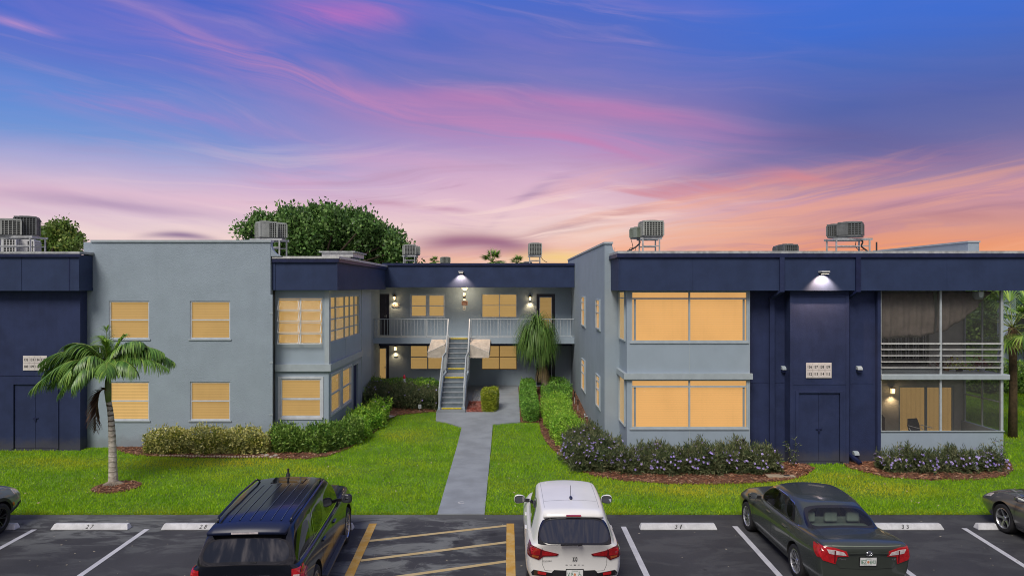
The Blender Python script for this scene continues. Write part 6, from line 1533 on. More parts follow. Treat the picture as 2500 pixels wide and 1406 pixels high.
# ================================================================== lawn blades
def nrm_(v): return v/np.maximum(np.linalg.norm(v, axis=1, keepdims=True), 1e-9)
GZ = lambda y: .5*(lambda t: t*t*(3-2*t))(np.clip((y-25)/11, 0, 1))
L1 = [(-24,18.02),(PX(1070,Yf)-.05,18.02)]+[GP(1127,1043),GP(1090,1031),GP(1064,1027),(-3.25,31.0),GP(1064,1004)]+BED1[-9::-1][:0]
def lawn_blades():
    n = 520000
    x = rng.uniform(-22, 30, n); y = 18.0+rng.uniform(0, 1, n)**1.25*19
    keep = (y < 25.6) | ((x > -8.9) & (x < 3.5)) | (x > 16.7)
    keep &= ~((x < -15.4) & (y > 25.1)); keep &= ~((x > 9.3) & (x < 16.7) & (y > 23.2)); keep &= ~((x > 3.5) & (x < 9.4) & (y > 23.4)); keep &= ~((x < -6.6) & (x > -16) & (y > 25.55))
    keep &= np.abs(x) < y*.80+.6
    for P_ in (PATH, BED1, BED2, BED3, RING, GRAV): keep &= ~in_poly(x, y, P_)
    keep &= ~((x > -3.2) & (x < -1.85) & (y > 30.9))
    keep |= False
    x = x[keep]; y = y[keep]; n = len(x); z = GZ(y)-.01
    h = rng.uniform(.035, .088, n)*(1+.25*np.sin(x*1.7)*np.sin(y*2.3)); edge = (y < 18.12); h[edge] *= .8
    a = rng.uniform(0, 6.283, n); w = rng.uniform(.007, .015, n); ln = rng.uniform(.2, 1.0, n)*h
    d = rng.uniform(0, 6.283, n)
    B1 = np.stack([x-np.cos(a)*w, y-np.sin(a)*w, z], 1); B2 = np.stack([x+np.cos(a)*w, y+np.sin(a)*w, z], 1); T = np.stack([x+np.cos(d)*ln, y+np.sin(d)*ln-edge*.04, z+h], 1)
    V = np.stack([B1, B2, T], 1).reshape(-1, 3)
    o = np_mesh('grass', V, np.arange(3*n).reshape(-1, 3), None, rnd=rng.random(n), nv=3)
    # yellow patches: lamp glow put into the blade colour, plus some yellower turf
    glow_dry = np.zeros(n)
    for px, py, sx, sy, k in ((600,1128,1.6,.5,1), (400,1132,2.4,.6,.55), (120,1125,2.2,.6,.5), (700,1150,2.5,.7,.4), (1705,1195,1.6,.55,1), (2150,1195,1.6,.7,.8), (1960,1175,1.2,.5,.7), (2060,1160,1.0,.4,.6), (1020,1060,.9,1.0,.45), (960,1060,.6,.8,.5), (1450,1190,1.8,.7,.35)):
        cx_, cy_ = GP(px, py); glow_dry += k*np.exp(-((x-cx_)/sx)**2-((y-cy_)/sy)**2)
    glow_dry += .25*(y < 18.2)+.2*np.clip(np.sin(x*1.1+2)*np.sin(y*1.9+x*.5), 0, 1)
    at = o.data.attributes.new('glow_dry', 'FLOAT', 'FACE'); at.data.foreach_set('value', np.clip(glow_dry*rng.uniform(.55, 1.3, n), 0, 1).astype(np.float32))
    m = bpy.data.materials.new('lawn_blade'); m.use_nodes = True; q = NT(m.node_tree); b = q.n['Principled BSDF']
    r = q.n.new('ShaderNodeAttribute'); r.attribute_name = 'rnd'; dd = q.n.new('ShaderNodeAttribute'); dd.attribute_name = 'glow_dry'
    c = q.ramp(r.outputs['Fac'], [(0,(.18,.36,.010)),(.4,(.27,.50,.012)),(.75,(.36,.60,.016)),(1,(.50,.68,.04))])
    g = q.n.new('ShaderNodeNewGeometry').outputs['Position']
    c = q.mix(q.m('MULTIPLY', q.ss(q.noise(g, .9, 4, .6), .4, .65), .45), c, (.19,.42,.010))
    c = q.mix(q.m('MULTIPLY', q.ss(q.noise(g, .45, 4, .6), .48, .66), .28), c, (.11,.30,.010))
    c = q.mix(q.m('MULTIPLY', q.ss(q.noise(g, 14, 2, .6), .52, .7), .25), c, (.12,.30,.012))
    c = q.mix(q.m('MULTIPLY', q.ss(q.noise(g, 5, 3, .6), .5, .75), .35), c, (.34,.50,.03))
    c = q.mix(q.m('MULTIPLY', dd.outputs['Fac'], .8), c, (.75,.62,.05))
    q.l.new(c, b.inputs['Base Color']); b.inputs['Roughness'].default_value = .55; b.inputs['Specular IOR Level'].default_value = .2
    tl = q.n.new('ShaderNodeBsdfTranslucent'); q.l.new(c, tl.inputs[0]); mx = q.n.new('ShaderNodeMixShader'); mx.inputs[0].default_value = .4
    q.l.new(b.outputs[0], mx.inputs[1]); q.l.new(tl.outputs[0], mx.inputs[2]); q.l.new(mx.outputs[0], q.n['Material Output'].inputs[0])
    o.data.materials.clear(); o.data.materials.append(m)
    tag(o, 'short bright green lawn grass with yellower patches along the beds', 'grass', kind='stuff')
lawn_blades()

# ================================================================== leaves
def leaves(P0, Nn, size, aspect=.5, spread=.7, up=.25, jit=.35):
    n = len(P0); r = rng.normal(size=(n, 3)); d = nrm_(Nn*(1-spread)+nrm_(r)*spread+np.array([0, 0, up]))
    s = nrm_(np.cross(d, rng.normal(size=(n, 3)))); L = (size*rng.uniform(1-jit, 1+jit, n))[:, None]; w = L*aspect/2
    k = nrm_(np.cross(d, s))*L*.08
    return np.stack([P0, P0+d*L*.45-s*w+k, P0+d*L, P0+d*L*.45+s*w+k], 1).reshape(-1, 3)
def hedge_pts(path, w, h, n, p=3.2, lump=.10, lumpf=2.2, depth=.22, endr=8):
    P_ = np.array([(a, b) for a, b in path], float); seg = np.linalg.norm(np.diff(P_, axis=0), axis=1); cum = np.concatenate([[0], np.cumsum(seg)]); Lt = cum[-1]+w*.0
    s = rng.uniform(-w/2, Lt+w/2, n)
    f = rng.uniform(0, math.pi, n); t = np.sign(np.cos(f))*np.abs(np.cos(f))**(2/p); v = np.abs(np.sin(f))**(2/p)
    m = rng.random(n) < .35; t[m] = np.where(rng.random(m.sum()) < .5, -1, 1)*rng.uniform(.93, 1, m.sum()); v[m] = rng.uniform(.03, .9, m.sum())
    m2 = (~m) & (rng.random(n) < .55); t[m2] = rng.uniform(-1, 1, m2.sum()); v[m2] = (1-np.abs(t[m2])**p)**(1/p)
    mid = (Lt)/2; half = Lt/2+w/2; e = np.abs(s-mid)/half
    capm = rng.random(n) < (w/(Lt+w))*.5; s[capm] = mid+np.sign(rng.normal(size=capm.sum()))*half*rng.uniform(.97, 1, capm.sum()); t[capm] = rng.uniform(-1, 1, capm.sum()); v[capm] = rng.uniform(.03, 1, capm.sum())
    e = np.abs(s-mid)/half; endf = np.clip(1-e**endr, .0, 1)**(1/3.)
    endf[capm] = .95
    r = 1-rng.random(n)**2*depth
    sc = np.clip(s, 0, Lt); ix = np.clip(np.searchsorted(cum, sc, 'right')-1, 0, len(seg)-1); tt = (sc-cum[ix])/seg[ix]
    base = P_[ix]+(P_[ix+1]-P_[ix])*tt[:, None]; dr = (P_[ix+1]-P_[ix])/seg[ix][:, None]; nn = np.stack([-dr[:, 1], dr[:, 0]], 1)
    base = base+dr*(s-sc)[:, None]
    off = t*r*w/2*np.maximum(endf, .25); X = base[:, 0]+nn[:, 0]*off; Y = base[:, 1]+nn[:, 1]*off; Z = v*r*h*np.maximum(endf, .4)
    lm = lump*(np.sin(X*lumpf*2.1+Y*1.3)+np.sin(Y*lumpf*1.7+Z*3+1)+np.sin(X*lumpf*4.3+2+Z*5)*.6)
    Nn = np.stack([nn[:, 0]*t, nn[:, 1]*t, v*.9], 1); Nn = nrm_(Nn)
    X = X+Nn[:, 0]*lm; Y = Y+Nn[:, 1]*lm; Z = np.maximum(Z+Nn[:, 2]*lm, .02)
    return np.stack([X, Y, Z+GZ(Y)], 1), Nn
M_twig = pmat('hedge_twigs', (.045,.032,.018), .9, .3, 12)
def hedge(name, label, cat, path, w, h, n, mat, size=.06, group=None, aspect=.5, flowers=None, p=3.2, lump=.07, spread=.7, core=.72, depth=.25, extra=0, lumpf=2.2, up=.25):
    c_ = np.mean(np.array(path), 0); t = thing(name, label, cat, (c_[0], c_[1], gz(c_[1])), group)
    P0, N0 = hedge_pts(path, w, h, n, p, lump, lumpf, depth); Vv = [leaves(P0, N0, size, aspect, spread, up)]
    if extra:                                          # stray shoots above the clipped face
        Pe, Ne = hedge_pts(path, w*.9, h, extra, p, lump, lumpf, .05); k = Pe[:, 2]-GZ(Pe[:, 1]) > h*.5; Pe = Pe[k]; Ne = Ne[k]
        for q_ in range(5): Vv.append(leaves(Pe+np.array([0, 0, 1])*(.035*q_)*rng.uniform(.5, 1.6, (len(Pe), 1))+rng.normal(size=Pe.shape)*.012, Ne, size*1.1, aspect*.8, .6, .6))
    V = np.concatenate(Vv); k = len(V)//4
    o = np_mesh('foliage', V, np.arange(4*k).reshape(-1, 4), mat, t, rnd=rng.random(k)); o['kind'] = 'stuff'
    # twigs: a real bramble of thin stems inside
    m = MB(); nst = max(14, int(len(path)*6+w*h*20))
    for i in range(nst):
        s = random.random()*(len(path)-1); j = int(s); f = s-j; a = path[j]; b = path[min(j+1, len(path)-1)]
        x = a[0]+(b[0]-a[0])*f; y = a[1]+(b[1]-a[1])*f; z = gz(y)-.02; q_ = [Vector((x, y, z))]
        for kx in range(3): q_.append(q_[-1]+Vector((random.uniform(-.35,.35)*w/2, random.uniform(-.35,.35)*w/2, h*.28)))
        m.tube(q_, [.014, .011, .008, .004], 4, cap=False)
    m.build('stems', M_twig, t, recalc=False)['kind'] = 'stuff'
    if core:
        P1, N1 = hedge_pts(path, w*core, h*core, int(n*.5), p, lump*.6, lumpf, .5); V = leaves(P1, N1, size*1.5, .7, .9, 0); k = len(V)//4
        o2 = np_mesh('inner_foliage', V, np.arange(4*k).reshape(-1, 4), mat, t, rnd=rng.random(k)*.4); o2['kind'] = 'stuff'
    if flowers:
        nf, fm, fs, zmin = flowers; Pf_, Nf = hedge_pts(path, w*1.03, h*1.02, nf*3, p, lump, lumpf, .05); kk = (Pf_[:, 2]-GZ(Pf_[:, 1]) > h*zmin); Pf_ = Pf_[kk][:nf]; Nf = Nf[kk][:nf]; nf = len(Pf_)
        V = []; Fi = []; mi = []; b = 0
        for q_, nn in zip(Pf_, Nf):
            nv = Vector(nn)+Vector((random.uniform(-.5,.5), -.5, random.uniform(0,.6))); nv.normalize(); u = nv.cross(Vector((0,0,1)) if abs(nv.z) < .9 else Vector((1,0,0))).normalized(); v_ = nv.cross(u)
            c0 = Vector(q_)+nv*.03; a0 = random.uniform(0, 1.2)
            for k5 in range(5):
                a = a0+k5*1.2566; d = u*math.cos(a)+v_*math.sin(a); e = u*math.cos(a+1.57)+v_*math.sin(a+1.57)
                V += [tuple(c0), tuple(c0+d*fs*.6-e*fs*.38+nv*.01), tuple(c0+d*fs+nv*.004), tuple(c0+d*fs*.6+e*fs*.38+nv*.01)]; Fi.append((b, b+1, b+2, b+3)); b += 4
        o3 = np_mesh('blossoms', V, Fi, fm, t, rnd=rng.random(len(Fi))); o3['kind'] = 'stuff'
    return t
G_var = leaf_mat('variegated_leaf', [(0,(0.088,0.138,0.019)),(.3,(0.200,0.250,0.037)),(.6,(0.450,0.450,0.075)),(.85,(0.725,0.650,0.200)),(1,(0.850,0.825,0.450))])
G_hib = leaf_mat('hibiscus_leaf', [(0,(0.034,0.095,0.019)),(.4,(0.095,0.228,0.034)),(.8,(0.209,0.380,0.057)),(1,(0.380,0.494,0.114))])
G_brt = leaf_mat('bright_leaf', [(0,(0.076,0.209,0.023)),(.4,(0.171,0.418,0.034)),(.8,(0.323,0.627,0.057)),(1,(0.646,0.798,0.114))])
G_clip = leaf_mat('clipped_hedge_leaf', [(0,(0.038,0.104,0.023)),(.4,(0.095,0.266,0.034)),(.8,(0.190,0.456,0.057)),(1,(0.380,0.608,0.095))])
G_ylw = leaf_mat('yellow_green_leaf', [(0,(0.075,0.125,0.013)),(.4,(0.175,0.275,0.019)),(.8,(0.375,0.450,0.031)),(1,(0.575,0.575,0.062))])
G_pet = leaf_mat('petunia_leaf', [(0,(.035,.062,.028)),(.4,(.075,.120,.045)),(.8,(.15,.19,.075)),(1,(.30,.29,.16))], .6)
M_pur = leaf_mat('purple_petal', [(0,(.16,.10,.42)),(.5,(.34,.26,.68)),(1,(.62,.54,.85))], .6)
M_red = leaf_mat('red_petal', [(0,(.55,.03,.03)),(1,(.80,.12,.10))], .5)
M_wht = leaf_mat('pale_petal', [(0,(.4,.36,.42)),(1,(.6,.55,.6))], .6)
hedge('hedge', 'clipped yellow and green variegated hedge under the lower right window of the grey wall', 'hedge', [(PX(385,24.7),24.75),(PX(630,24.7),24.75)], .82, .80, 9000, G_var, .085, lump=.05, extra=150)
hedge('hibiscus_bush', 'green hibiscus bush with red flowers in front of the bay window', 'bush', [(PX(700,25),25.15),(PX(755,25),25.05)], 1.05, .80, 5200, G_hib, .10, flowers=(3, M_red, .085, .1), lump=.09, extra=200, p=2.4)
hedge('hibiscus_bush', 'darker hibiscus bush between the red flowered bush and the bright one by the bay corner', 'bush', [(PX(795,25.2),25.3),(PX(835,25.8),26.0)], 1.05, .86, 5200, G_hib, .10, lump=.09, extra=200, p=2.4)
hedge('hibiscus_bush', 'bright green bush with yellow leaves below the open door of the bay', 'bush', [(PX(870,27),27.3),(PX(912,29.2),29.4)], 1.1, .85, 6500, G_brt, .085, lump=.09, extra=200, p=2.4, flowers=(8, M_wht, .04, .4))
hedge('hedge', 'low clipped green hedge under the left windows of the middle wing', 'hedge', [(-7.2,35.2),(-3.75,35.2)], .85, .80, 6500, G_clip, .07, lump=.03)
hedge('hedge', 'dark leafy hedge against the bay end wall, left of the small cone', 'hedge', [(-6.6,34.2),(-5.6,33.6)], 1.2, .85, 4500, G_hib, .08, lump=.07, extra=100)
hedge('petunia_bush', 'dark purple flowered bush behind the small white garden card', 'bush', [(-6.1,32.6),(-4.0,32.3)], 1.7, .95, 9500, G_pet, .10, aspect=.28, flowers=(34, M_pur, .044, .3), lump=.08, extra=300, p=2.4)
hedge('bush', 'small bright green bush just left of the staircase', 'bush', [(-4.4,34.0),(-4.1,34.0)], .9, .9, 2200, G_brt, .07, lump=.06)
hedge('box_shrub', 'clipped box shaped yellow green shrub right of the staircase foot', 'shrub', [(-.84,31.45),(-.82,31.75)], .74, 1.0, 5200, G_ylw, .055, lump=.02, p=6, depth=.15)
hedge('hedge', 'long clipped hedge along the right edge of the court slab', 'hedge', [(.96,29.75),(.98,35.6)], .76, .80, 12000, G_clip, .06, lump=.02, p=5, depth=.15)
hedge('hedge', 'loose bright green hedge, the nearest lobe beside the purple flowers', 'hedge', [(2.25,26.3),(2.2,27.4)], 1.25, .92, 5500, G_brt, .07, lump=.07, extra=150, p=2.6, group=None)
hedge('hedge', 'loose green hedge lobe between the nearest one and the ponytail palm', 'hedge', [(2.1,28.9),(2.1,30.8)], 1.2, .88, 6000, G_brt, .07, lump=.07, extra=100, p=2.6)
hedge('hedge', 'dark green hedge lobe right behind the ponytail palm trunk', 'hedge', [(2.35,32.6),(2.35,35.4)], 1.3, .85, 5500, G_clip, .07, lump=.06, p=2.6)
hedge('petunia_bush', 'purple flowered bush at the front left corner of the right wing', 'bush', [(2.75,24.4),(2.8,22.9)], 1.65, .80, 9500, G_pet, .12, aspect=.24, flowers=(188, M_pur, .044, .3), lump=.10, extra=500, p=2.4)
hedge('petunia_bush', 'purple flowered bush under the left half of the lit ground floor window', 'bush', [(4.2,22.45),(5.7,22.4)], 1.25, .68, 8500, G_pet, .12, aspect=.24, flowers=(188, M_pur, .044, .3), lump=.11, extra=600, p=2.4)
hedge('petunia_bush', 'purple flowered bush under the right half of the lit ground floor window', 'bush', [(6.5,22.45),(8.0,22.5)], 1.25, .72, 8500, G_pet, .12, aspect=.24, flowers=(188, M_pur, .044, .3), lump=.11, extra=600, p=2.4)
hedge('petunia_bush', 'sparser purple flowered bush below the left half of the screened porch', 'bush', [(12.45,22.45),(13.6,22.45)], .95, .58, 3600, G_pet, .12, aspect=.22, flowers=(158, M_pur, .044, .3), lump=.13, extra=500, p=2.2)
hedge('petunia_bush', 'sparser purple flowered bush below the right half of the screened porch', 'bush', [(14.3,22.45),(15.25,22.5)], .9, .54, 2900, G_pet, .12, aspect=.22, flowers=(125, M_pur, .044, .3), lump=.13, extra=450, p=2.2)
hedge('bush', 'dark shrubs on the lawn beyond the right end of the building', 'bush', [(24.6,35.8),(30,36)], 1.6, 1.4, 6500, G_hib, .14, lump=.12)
def sprig(x, y, h, n, mat, label, flower=None, size=.08, spread_=.25, asp=.25, name='flower_sprig'):
    t = thing(name, label, 'plant', (x, y, gz(y))); m = MB(); Pp = []; 
    for i in range(n):
        a = random.uniform(0, 6.28); q_ = [Vector((x+random.uniform(-.05,.05), y, gz(y)))]
        for k in range(5): q_.append(q_[-1]+Vector((math.cos(a)*spread_*h*.25, math.sin(a)*spread_*h*.25, h*.2*random.uniform(.8,1.1)))); Pp += [tuple(q_[-1])]*4
        m.tube(q_, [.008,.007,.006,.005,.004,.002], 4, cap=False)
    m.build('stem', M_twig if mat is None else pmat('green_stem', (.06,.09,.03), .7), t, recalc=False)['kind'] = 'stuff'
    if mat:
        P_ = np.array(Pp)+rng.normal(size=(len(Pp), 3))*.03; V = leaves(P_, nrm_(rng.normal(size=P_.shape)), size, asp, .9, .1); k = len(P_)
        np_mesh('foliage', V, np.arange(4*k).reshape(-1, 4), mat, t, rnd=rng.random(k))['kind'] = 'stuff'
        if flower:
            P2 = P_[rng.integers(0, k, 10)]; V = leaves(P2, nrm_(rng.normal(size=P2.shape)), .05, .9, .9, .1); np_mesh('blossoms', V, np.arange(40).reshape(-1, 4), flower, t, rnd=rng.random(10))['kind'] = 'stuff'
sprig(9.32, 22.75, .85, 5, G_pet, 'thin purple flowered sprig at the left edge of the storage door', M_pur, .1)
sprig(16.05, 22.6, .95, 9, G_pet, 'tall wispy sprig at the right end of the porch wall', M_pur, .1)
sprig(PX(895,29.5), 29.6, 1.5, 3, G_hib, 'thin young plant against the side wall of the bay', None, .09, .08)
sprig(PX(1152,32), 32.2, .75, 6, None, 'bare leafless shrub in the red gravel beside the staircase', None, .08, .5)
# spiky plant
t = thing('yucca_plant', 'small spiky yucca at the corner where the bay meets the bed', 'plant', (PX(928,31.3), 31.3, gz(31.3)))
G_yuc = leaf_mat('yucca_leaf', [(0,(.10,.16,.03)),(1,(.34,.38,.12))])
def strips(pts_list, w_list, mat, name, par, stuff=False):
    V = []; Fi = []; rd = []; b = 0
    for pts, w in zip(pts_list, w_list):
        r0 = random.random(); n = len(pts); 
        for i, p in enumerate(pts):
            d = (pts[min(i+1,n-1)]-pts[max(i-1,0)]).normalized(); s = d.cross(Vector((0,0,1)))
            s = s.normalized() if s.length > 1e-3 else Vector((1,0,0)); ww = w*(1-(i/(n-1))**2*.9) if i else w*.6
            V += [tuple(p-s*ww/2), tuple(p+s*ww/2)]
        for i in range(n-1): Fi.append((b+2*i, b+2*i+1, b+2*i+3, b+2*i+2)); rd.append(r0)
        b += 2*n
    o = np_mesh(name, V, Fi, mat, par, rnd=rd, smooth=False)
    if stuff: o['kind'] = 'stuff'
    return o
Ls = []
for i in range(46):
    a = random.uniform(0, 6.28); e = random.uniform(.3, 1.3); L = random.uniform(.45, .75); p0 = Vector((PX(928,31.3), 31.3, gz(31.3)+.05)); d = Vector((math.cos(a)*math.cos(e), math.sin(a)*math.cos(e), math.sin(e)))
    Ls.append([p0+d*L*f+Vector((0,0,-.22*f*f*math.cos(e))) for f in (0,.3,.6,.85,1)])
strips(Ls, [.045]*46, G_yuc, 'leaves', t, True)

# ================================================================== feather palm
def bez(p0, p1, p2, n): return [p0*(1-t)**2+p1*2*t*(1-t)+p2*t*t for t in np.linspace(0, 1, n)]
G_palm = leaf_mat('palm_leaflet', [(0,(0.035,0.096,0.022)),(.4,(0.080,0.200,0.035)),(.8,(0.160,0.336,0.056)),(1,(0.320,0.480,0.096))], .38, spec=.5)
G_spear = leaf_mat('young_palm_leaflet', [(0,(0.096,0.208,0.032)),(.6,(0.224,0.416,0.048)),(1,(0.416,0.608,0.080))], .4)
G_dead = leaf_mat('dead_palm_leaflet', [(0,(.035,.018,.012)),(.6,(.09,.045,.028)),(1,(.20,.12,.07))], .8, trans=.1)
M_rach = pmat('frond_rib', (.22,.26,.06), .5, .2, 8); M_rachd = pmat('dead_frond_rib', (.20,.11,.04), .7, .2, 8)
def frond(par, p0, p1, p2, LL, nl, mat, rib, wind=Vector((-.25,0,0)), droop=.8, w=.028, name='frond', label=None, fwd=.55):
    rb = bez(p0, p1, p2, 12); m = MB(); m.tube(rb, list(np.linspace(.018, .004, 12)), 6); f = m.build(name, rib, par, smooth=True)
    if label: f['label'] = label
    R_ = bez(p0, p1, p2, nl); Ls = []; ws = []
    for i in range(2, nl):
        t = i/(nl-1); T = (R_[min(i+1,nl-1)]-R_[i-1]).normalized(); S = T.cross(Vector((0,0,1)))
        if S.length < .05: S = Vector((1,0,0))
        S.normalize(); U = S.cross(T)
        L = LL*(.45+1.3*t*(1-t)*1.6)*(1 if t < .9 else .75)*random.uniform(.85,1.1)
        for sg in (-1, 1):
            d = (S*sg*(1-.35*t)+T*(fwd+t*.6)+U*.25*random.uniform(.3,1)).normalized(); p = R_[i]; pts = [p]; k = 5
            for j in range(k):
                d = (d+Vector((0,0,-1))*droop*.22*(1+j*.35)+wind*.16+Vector((random.uniform(-.05,.05),random.uniform(-.05,.05),0))).normalized(); pts.append(pts[-1]+d*L/k)
            Ls.append(pts); ws.append(w*random.uniform(.8,1.2))
    o = strips(Ls, ws, mat, 'leaflets', f); o['kind'] = 'stuff'
Yp = 20.75; X0 = PX(277,Yp); C0 = Vector((PX(266,Yp), Yp, PZ(905,Yp)))
pt_ = thing('palm_tree', 'young coconut palm leaning slightly with a dead brown frond hanging', 'palm tree', (X0, Yp, 0))
tr = [(277,1188,.165),(276.5,1176,.14),(276,1150,.120),(275,1110,.110),(274,1070,.100),(272,1030,.088),(269,1000,.080),(265,978,.078)]
m = MB(); pts = []; rs = []
for i in range(len(tr)-1):
    for k in range(10):
        f = k/10; a = tr[i]; b = tr[i+1]; pts.append((PX(a[0]+(b[0]-a[0])*f,Yp), Yp, PZ(a[1]+(b[1]-a[1])*f,Yp))); rs.append((a[2]+(b[2]-a[2])*f)*(1+(.05 if i > 2 else .02)*math.sin(len(pts)*2.1)))
m.tube(pts, rs, 16)
def trunk_mat():
    mm = bpy.data.materials.new('palm_bark'); mm.use_nodes = True; q = NT(mm.node_tree); b = q.n['Principled BSDF']
    tc = q.n.new('ShaderNodeTexCoord').outputs['Object']; s = q.n.new('ShaderNodeSeparateXYZ'); q.l.new(tc, s.inputs[0])
    rings = q.ss(q.m('SINE', q.m('ADD', q.m('MULTIPLY', s.outputs[2], 42), q.m('MULTIPLY', q.noise(tc, 8, 3, .6), 6))), .2, .9)
    c = q.mix(q.ss(q.noise(tc, 9, 5, .65), .35, .65), (.56,.51,.44), (.36,.32,.27)); c = q.mix(q.m('MULTIPLY', rings, q.ss(s.outputs[2], .9, 2.0)), c, (.10,.075,.05))
    c = q.mix(q.m('MULTIPLY', q.m('SUBTRACT', 1, q.ss(s.outputs[2], .0, .22)), .7), c, (.09,.07,.05))
    sp_ = q.ss(q.noise(tc, 5, 2, .5), .70, .74); c = q.mix(q.m('MULTIPLY', sp_, .8), c, (.03,.025,.02))
    q.l.new(c, b.inputs['Base Color']); b.inputs['Roughness'].default_value = .9
    bn = q.n.new('ShaderNodeBump'); bn.inputs['Strength'].default_value = .6; bn.inputs['Distance'].default_value = .02; q.l.new(q.m('ADD', rings, q.noise(tc, 30, 4, .6)), bn.inputs['Height']); q.l.new(bn.outputs[0], b.inputs['Normal']); return mm
m.build('trunk', trunk_mat(), pt_, smooth=True)
m = MB(); m.tube([(PX(265,Yp),Yp,PZ(980,Yp)), (PX(263.5,Yp),Yp,PZ(955,Yp)), (PX(264,Yp),Yp,PZ(930,Yp)), tuple(C0)], [.078,.098,.085,.05], 14); m.build('crownshaft', pmat('green_crownshaft', (.16,.22,.07), .45, .2, 6), pt_, smooth=True)
m = MB()
for i in range(26):                                   # root spurs
    a = 2*math.pi*i/26; m.tube([(X0+.12*math.cos(a),Yp+.12*math.sin(a),.10),(X0+.22*math.cos(a),Yp+.22*math.sin(a),.035),(X0+.33*math.cos(a),Yp+.33*math.sin(a),.0)], [.02,.015,.006], 5)
m.build('roots', pmat('root_grey', (.26,.22,.17), .9, .2, 9), pt_)['kind'] = 'stuff'
V3 = Vector
for p1, p2, LL, dr in (((-.95,-.2,1.05),(-1.80,-.35,.30),.62,.85), ((-1.05,.3,.85),(-2.0,.1,-.10),.66,.95), ((-.75,-.6,.75),(-1.75,-.8,-.42),.66,1.0), ((-.05,-.9,.75),(-.25,-1.35,-.25),.55,.9), ((-.45,-.45,.6),(-1.05,-.65,-.55),.62,1.0),
        ((.75,.1,1.05),(1.62,.0,.55),.58,.9), ((.65,-.25,.85),(1.80,-.15,.12),.58,.95), ((.5,.8,.95),(1.35,1.1,.15),.6,.9), ((-.6,.9,.9),(-1.5,1.2,.1),.6,.9), ((.38,-.75,.65),(.55,-1.1,.05),.5,.9), ((-.75,.05,1.1),(-1.35,.1,.75),.6,.85), ((.5,-.1,1.15),(1.15,-.25,.85),.55,.85), ((-.9,.0,.95),(-1.95,-.1,.12),.64,.95), ((-.6,-.5,.8),(-1.35,-.8,-.05),.62,1.0), ((-.3,-.7,.85),(-.75,-1.1,-.15),.6,1.0), ((-.7,-.3,.7),(-1.45,-.5,-.35),.64,1.0), ((.3,-.4,.8),(.75,-.75,.05),.5,1.0), ((-.2,-.5,.6),(-.55,-.8,-.45),.55,1.0), ((-.6,.1,.9),(-1.3,.0,.25),.64,.95), ((-.45,-.2,1.1),(-.95,-.3,.75),.6,.9), ((.45,.2,1.0),(1.05,.2,.55),.58,.95), ((.6,-.5,.7),(1.2,-.7,.05),.55,1.0), ((-.15,-.7,.9),(-.35,-1.05,.25),.55,.95), ((0,.7,1.0),(-.1,1.2,.5),.6,.9), ((-.8,.3,.6),(-1.6,.3,-.35),.64,1.0), ((.8,.3,.95),(1.75,.35,.25),.58,.9), ((-.5,.5,1.1),(-1.1,.7,.55),.6,.9), ((.25,.6,1.1),(.8,.9,.6),.55,.9)):
    frond(pt_, C0, C0+V3(p1), C0+V3(p2), LL*1.25, 70, G_palm, M_rach, droop=dr*1.35, w=.042)
for p1, p2, LL in (((-.10,0,.8),(-.10,.05,1.28),.42), ((.15,.1,.8),(.38,.15,1.05),.40), ((-.2,.2,.85),(-.45,.3,1.02),.42), ((.05,-.25,.75),(.12,-.5,.95),.42)):
    frond(pt_, C0, C0+V3(p1), C0+V3(p2), LL*1.25, 56, G_spear, M_rach, droop=.8, fwd=.8, w=.040)
frond(pt_, C0+V3((-.02,-.08,-.55)), C0+V3((-.30,-.2,-.35)), C0+V3((-.30,-.15,-1.70)), .62, 60, G_dead, M_rachd, droop=.2, label='dead brown frond', w=.045, fwd=.5, wind=Vector((-.15,0,0)))

# ================================================================== ponytail palm
Yq = 34.6; cx0 = PX(1312,Yq); cz0 = PZ(812,Yq)
t = thing('ponytail_palm', 'shaggy ponytail palm with long drooping leaves in front of the balcony', 'palm tree', (PX(1334,Yq), Yq, gz(Yq)))
m = MB(); m.tube([(PX(1337,Yq),Yq,gz(Yq)-.1), (PX(1334,Yq),Yq,PZ(955,Yq)), (PX(1326,Yq),Yq,PZ(915,Yq)), (PX(1318,Yq),Yq,PZ(870,Yq)), (cx0,Yq,cz0)], [.26,.19,.15,.13,.08], 12); m.build('trunk', pmat('ponytail_bark', (.26,.21,.16), .9, .25, 8, .5, 20), t, smooth=True)
G_pony = leaf_mat('ponytail_leaf', [(0,(0.035,0.088,0.019)),(.4,(0.080,0.192,0.032)),(.8,(.14,.27,.05)),(1,(.24,.36,.09))], .45)
Ls = []; Wd = []
for hx, hz, nL, Lm in ((0,.0,900,2.1), (.20,-.6,420,1.7), (-.22,-.5,420,1.7), (.1,-1.1,260,1.45)):
    for i in range(nL):
        a = random.uniform(0, 6.283); e = random.uniform(.1, 1.5); L = Lm*random.uniform(.6,1.1); d = V3((math.cos(a)*math.cos(e), math.sin(a)*math.cos(e)*.9, math.sin(e))); p = V3((cx0+hx, Yq, cz0+hz)); pts = [p]
        for j in range(8):
            d = (d*.95+V3((0,0,-1))*(.13+.11*j)).normalized() if j else d; pts.append(pts[-1]+d*L/8*(.85 if j < 3 else 1))
        Ls.append(pts); Wd.append(.034)
strips(Ls, Wd, G_pony, 'foliage', t, True)
Ls = []
for i in range(170):
    a = random.uniform(0, 6.283); p = V3((cx0+.25+random.uniform(-.1,.1), Yq, cz0-1.5)); d = V3((math.cos(a)*.5, math.sin(a)*.5, -.3)); pts = [p]
    for j in range(5): d = (d+V3((0,0,-.4))).normalized(); pts.append(pts[-1]+d*.2)
    Ls.append(pts)
strips(Ls, [.02]*170, leaf_mat('dry_pony_leaf', [(0,(.12,.09,.04)),(1,(.34,.26,.13))], .8), 'dry_skirt', t, True)

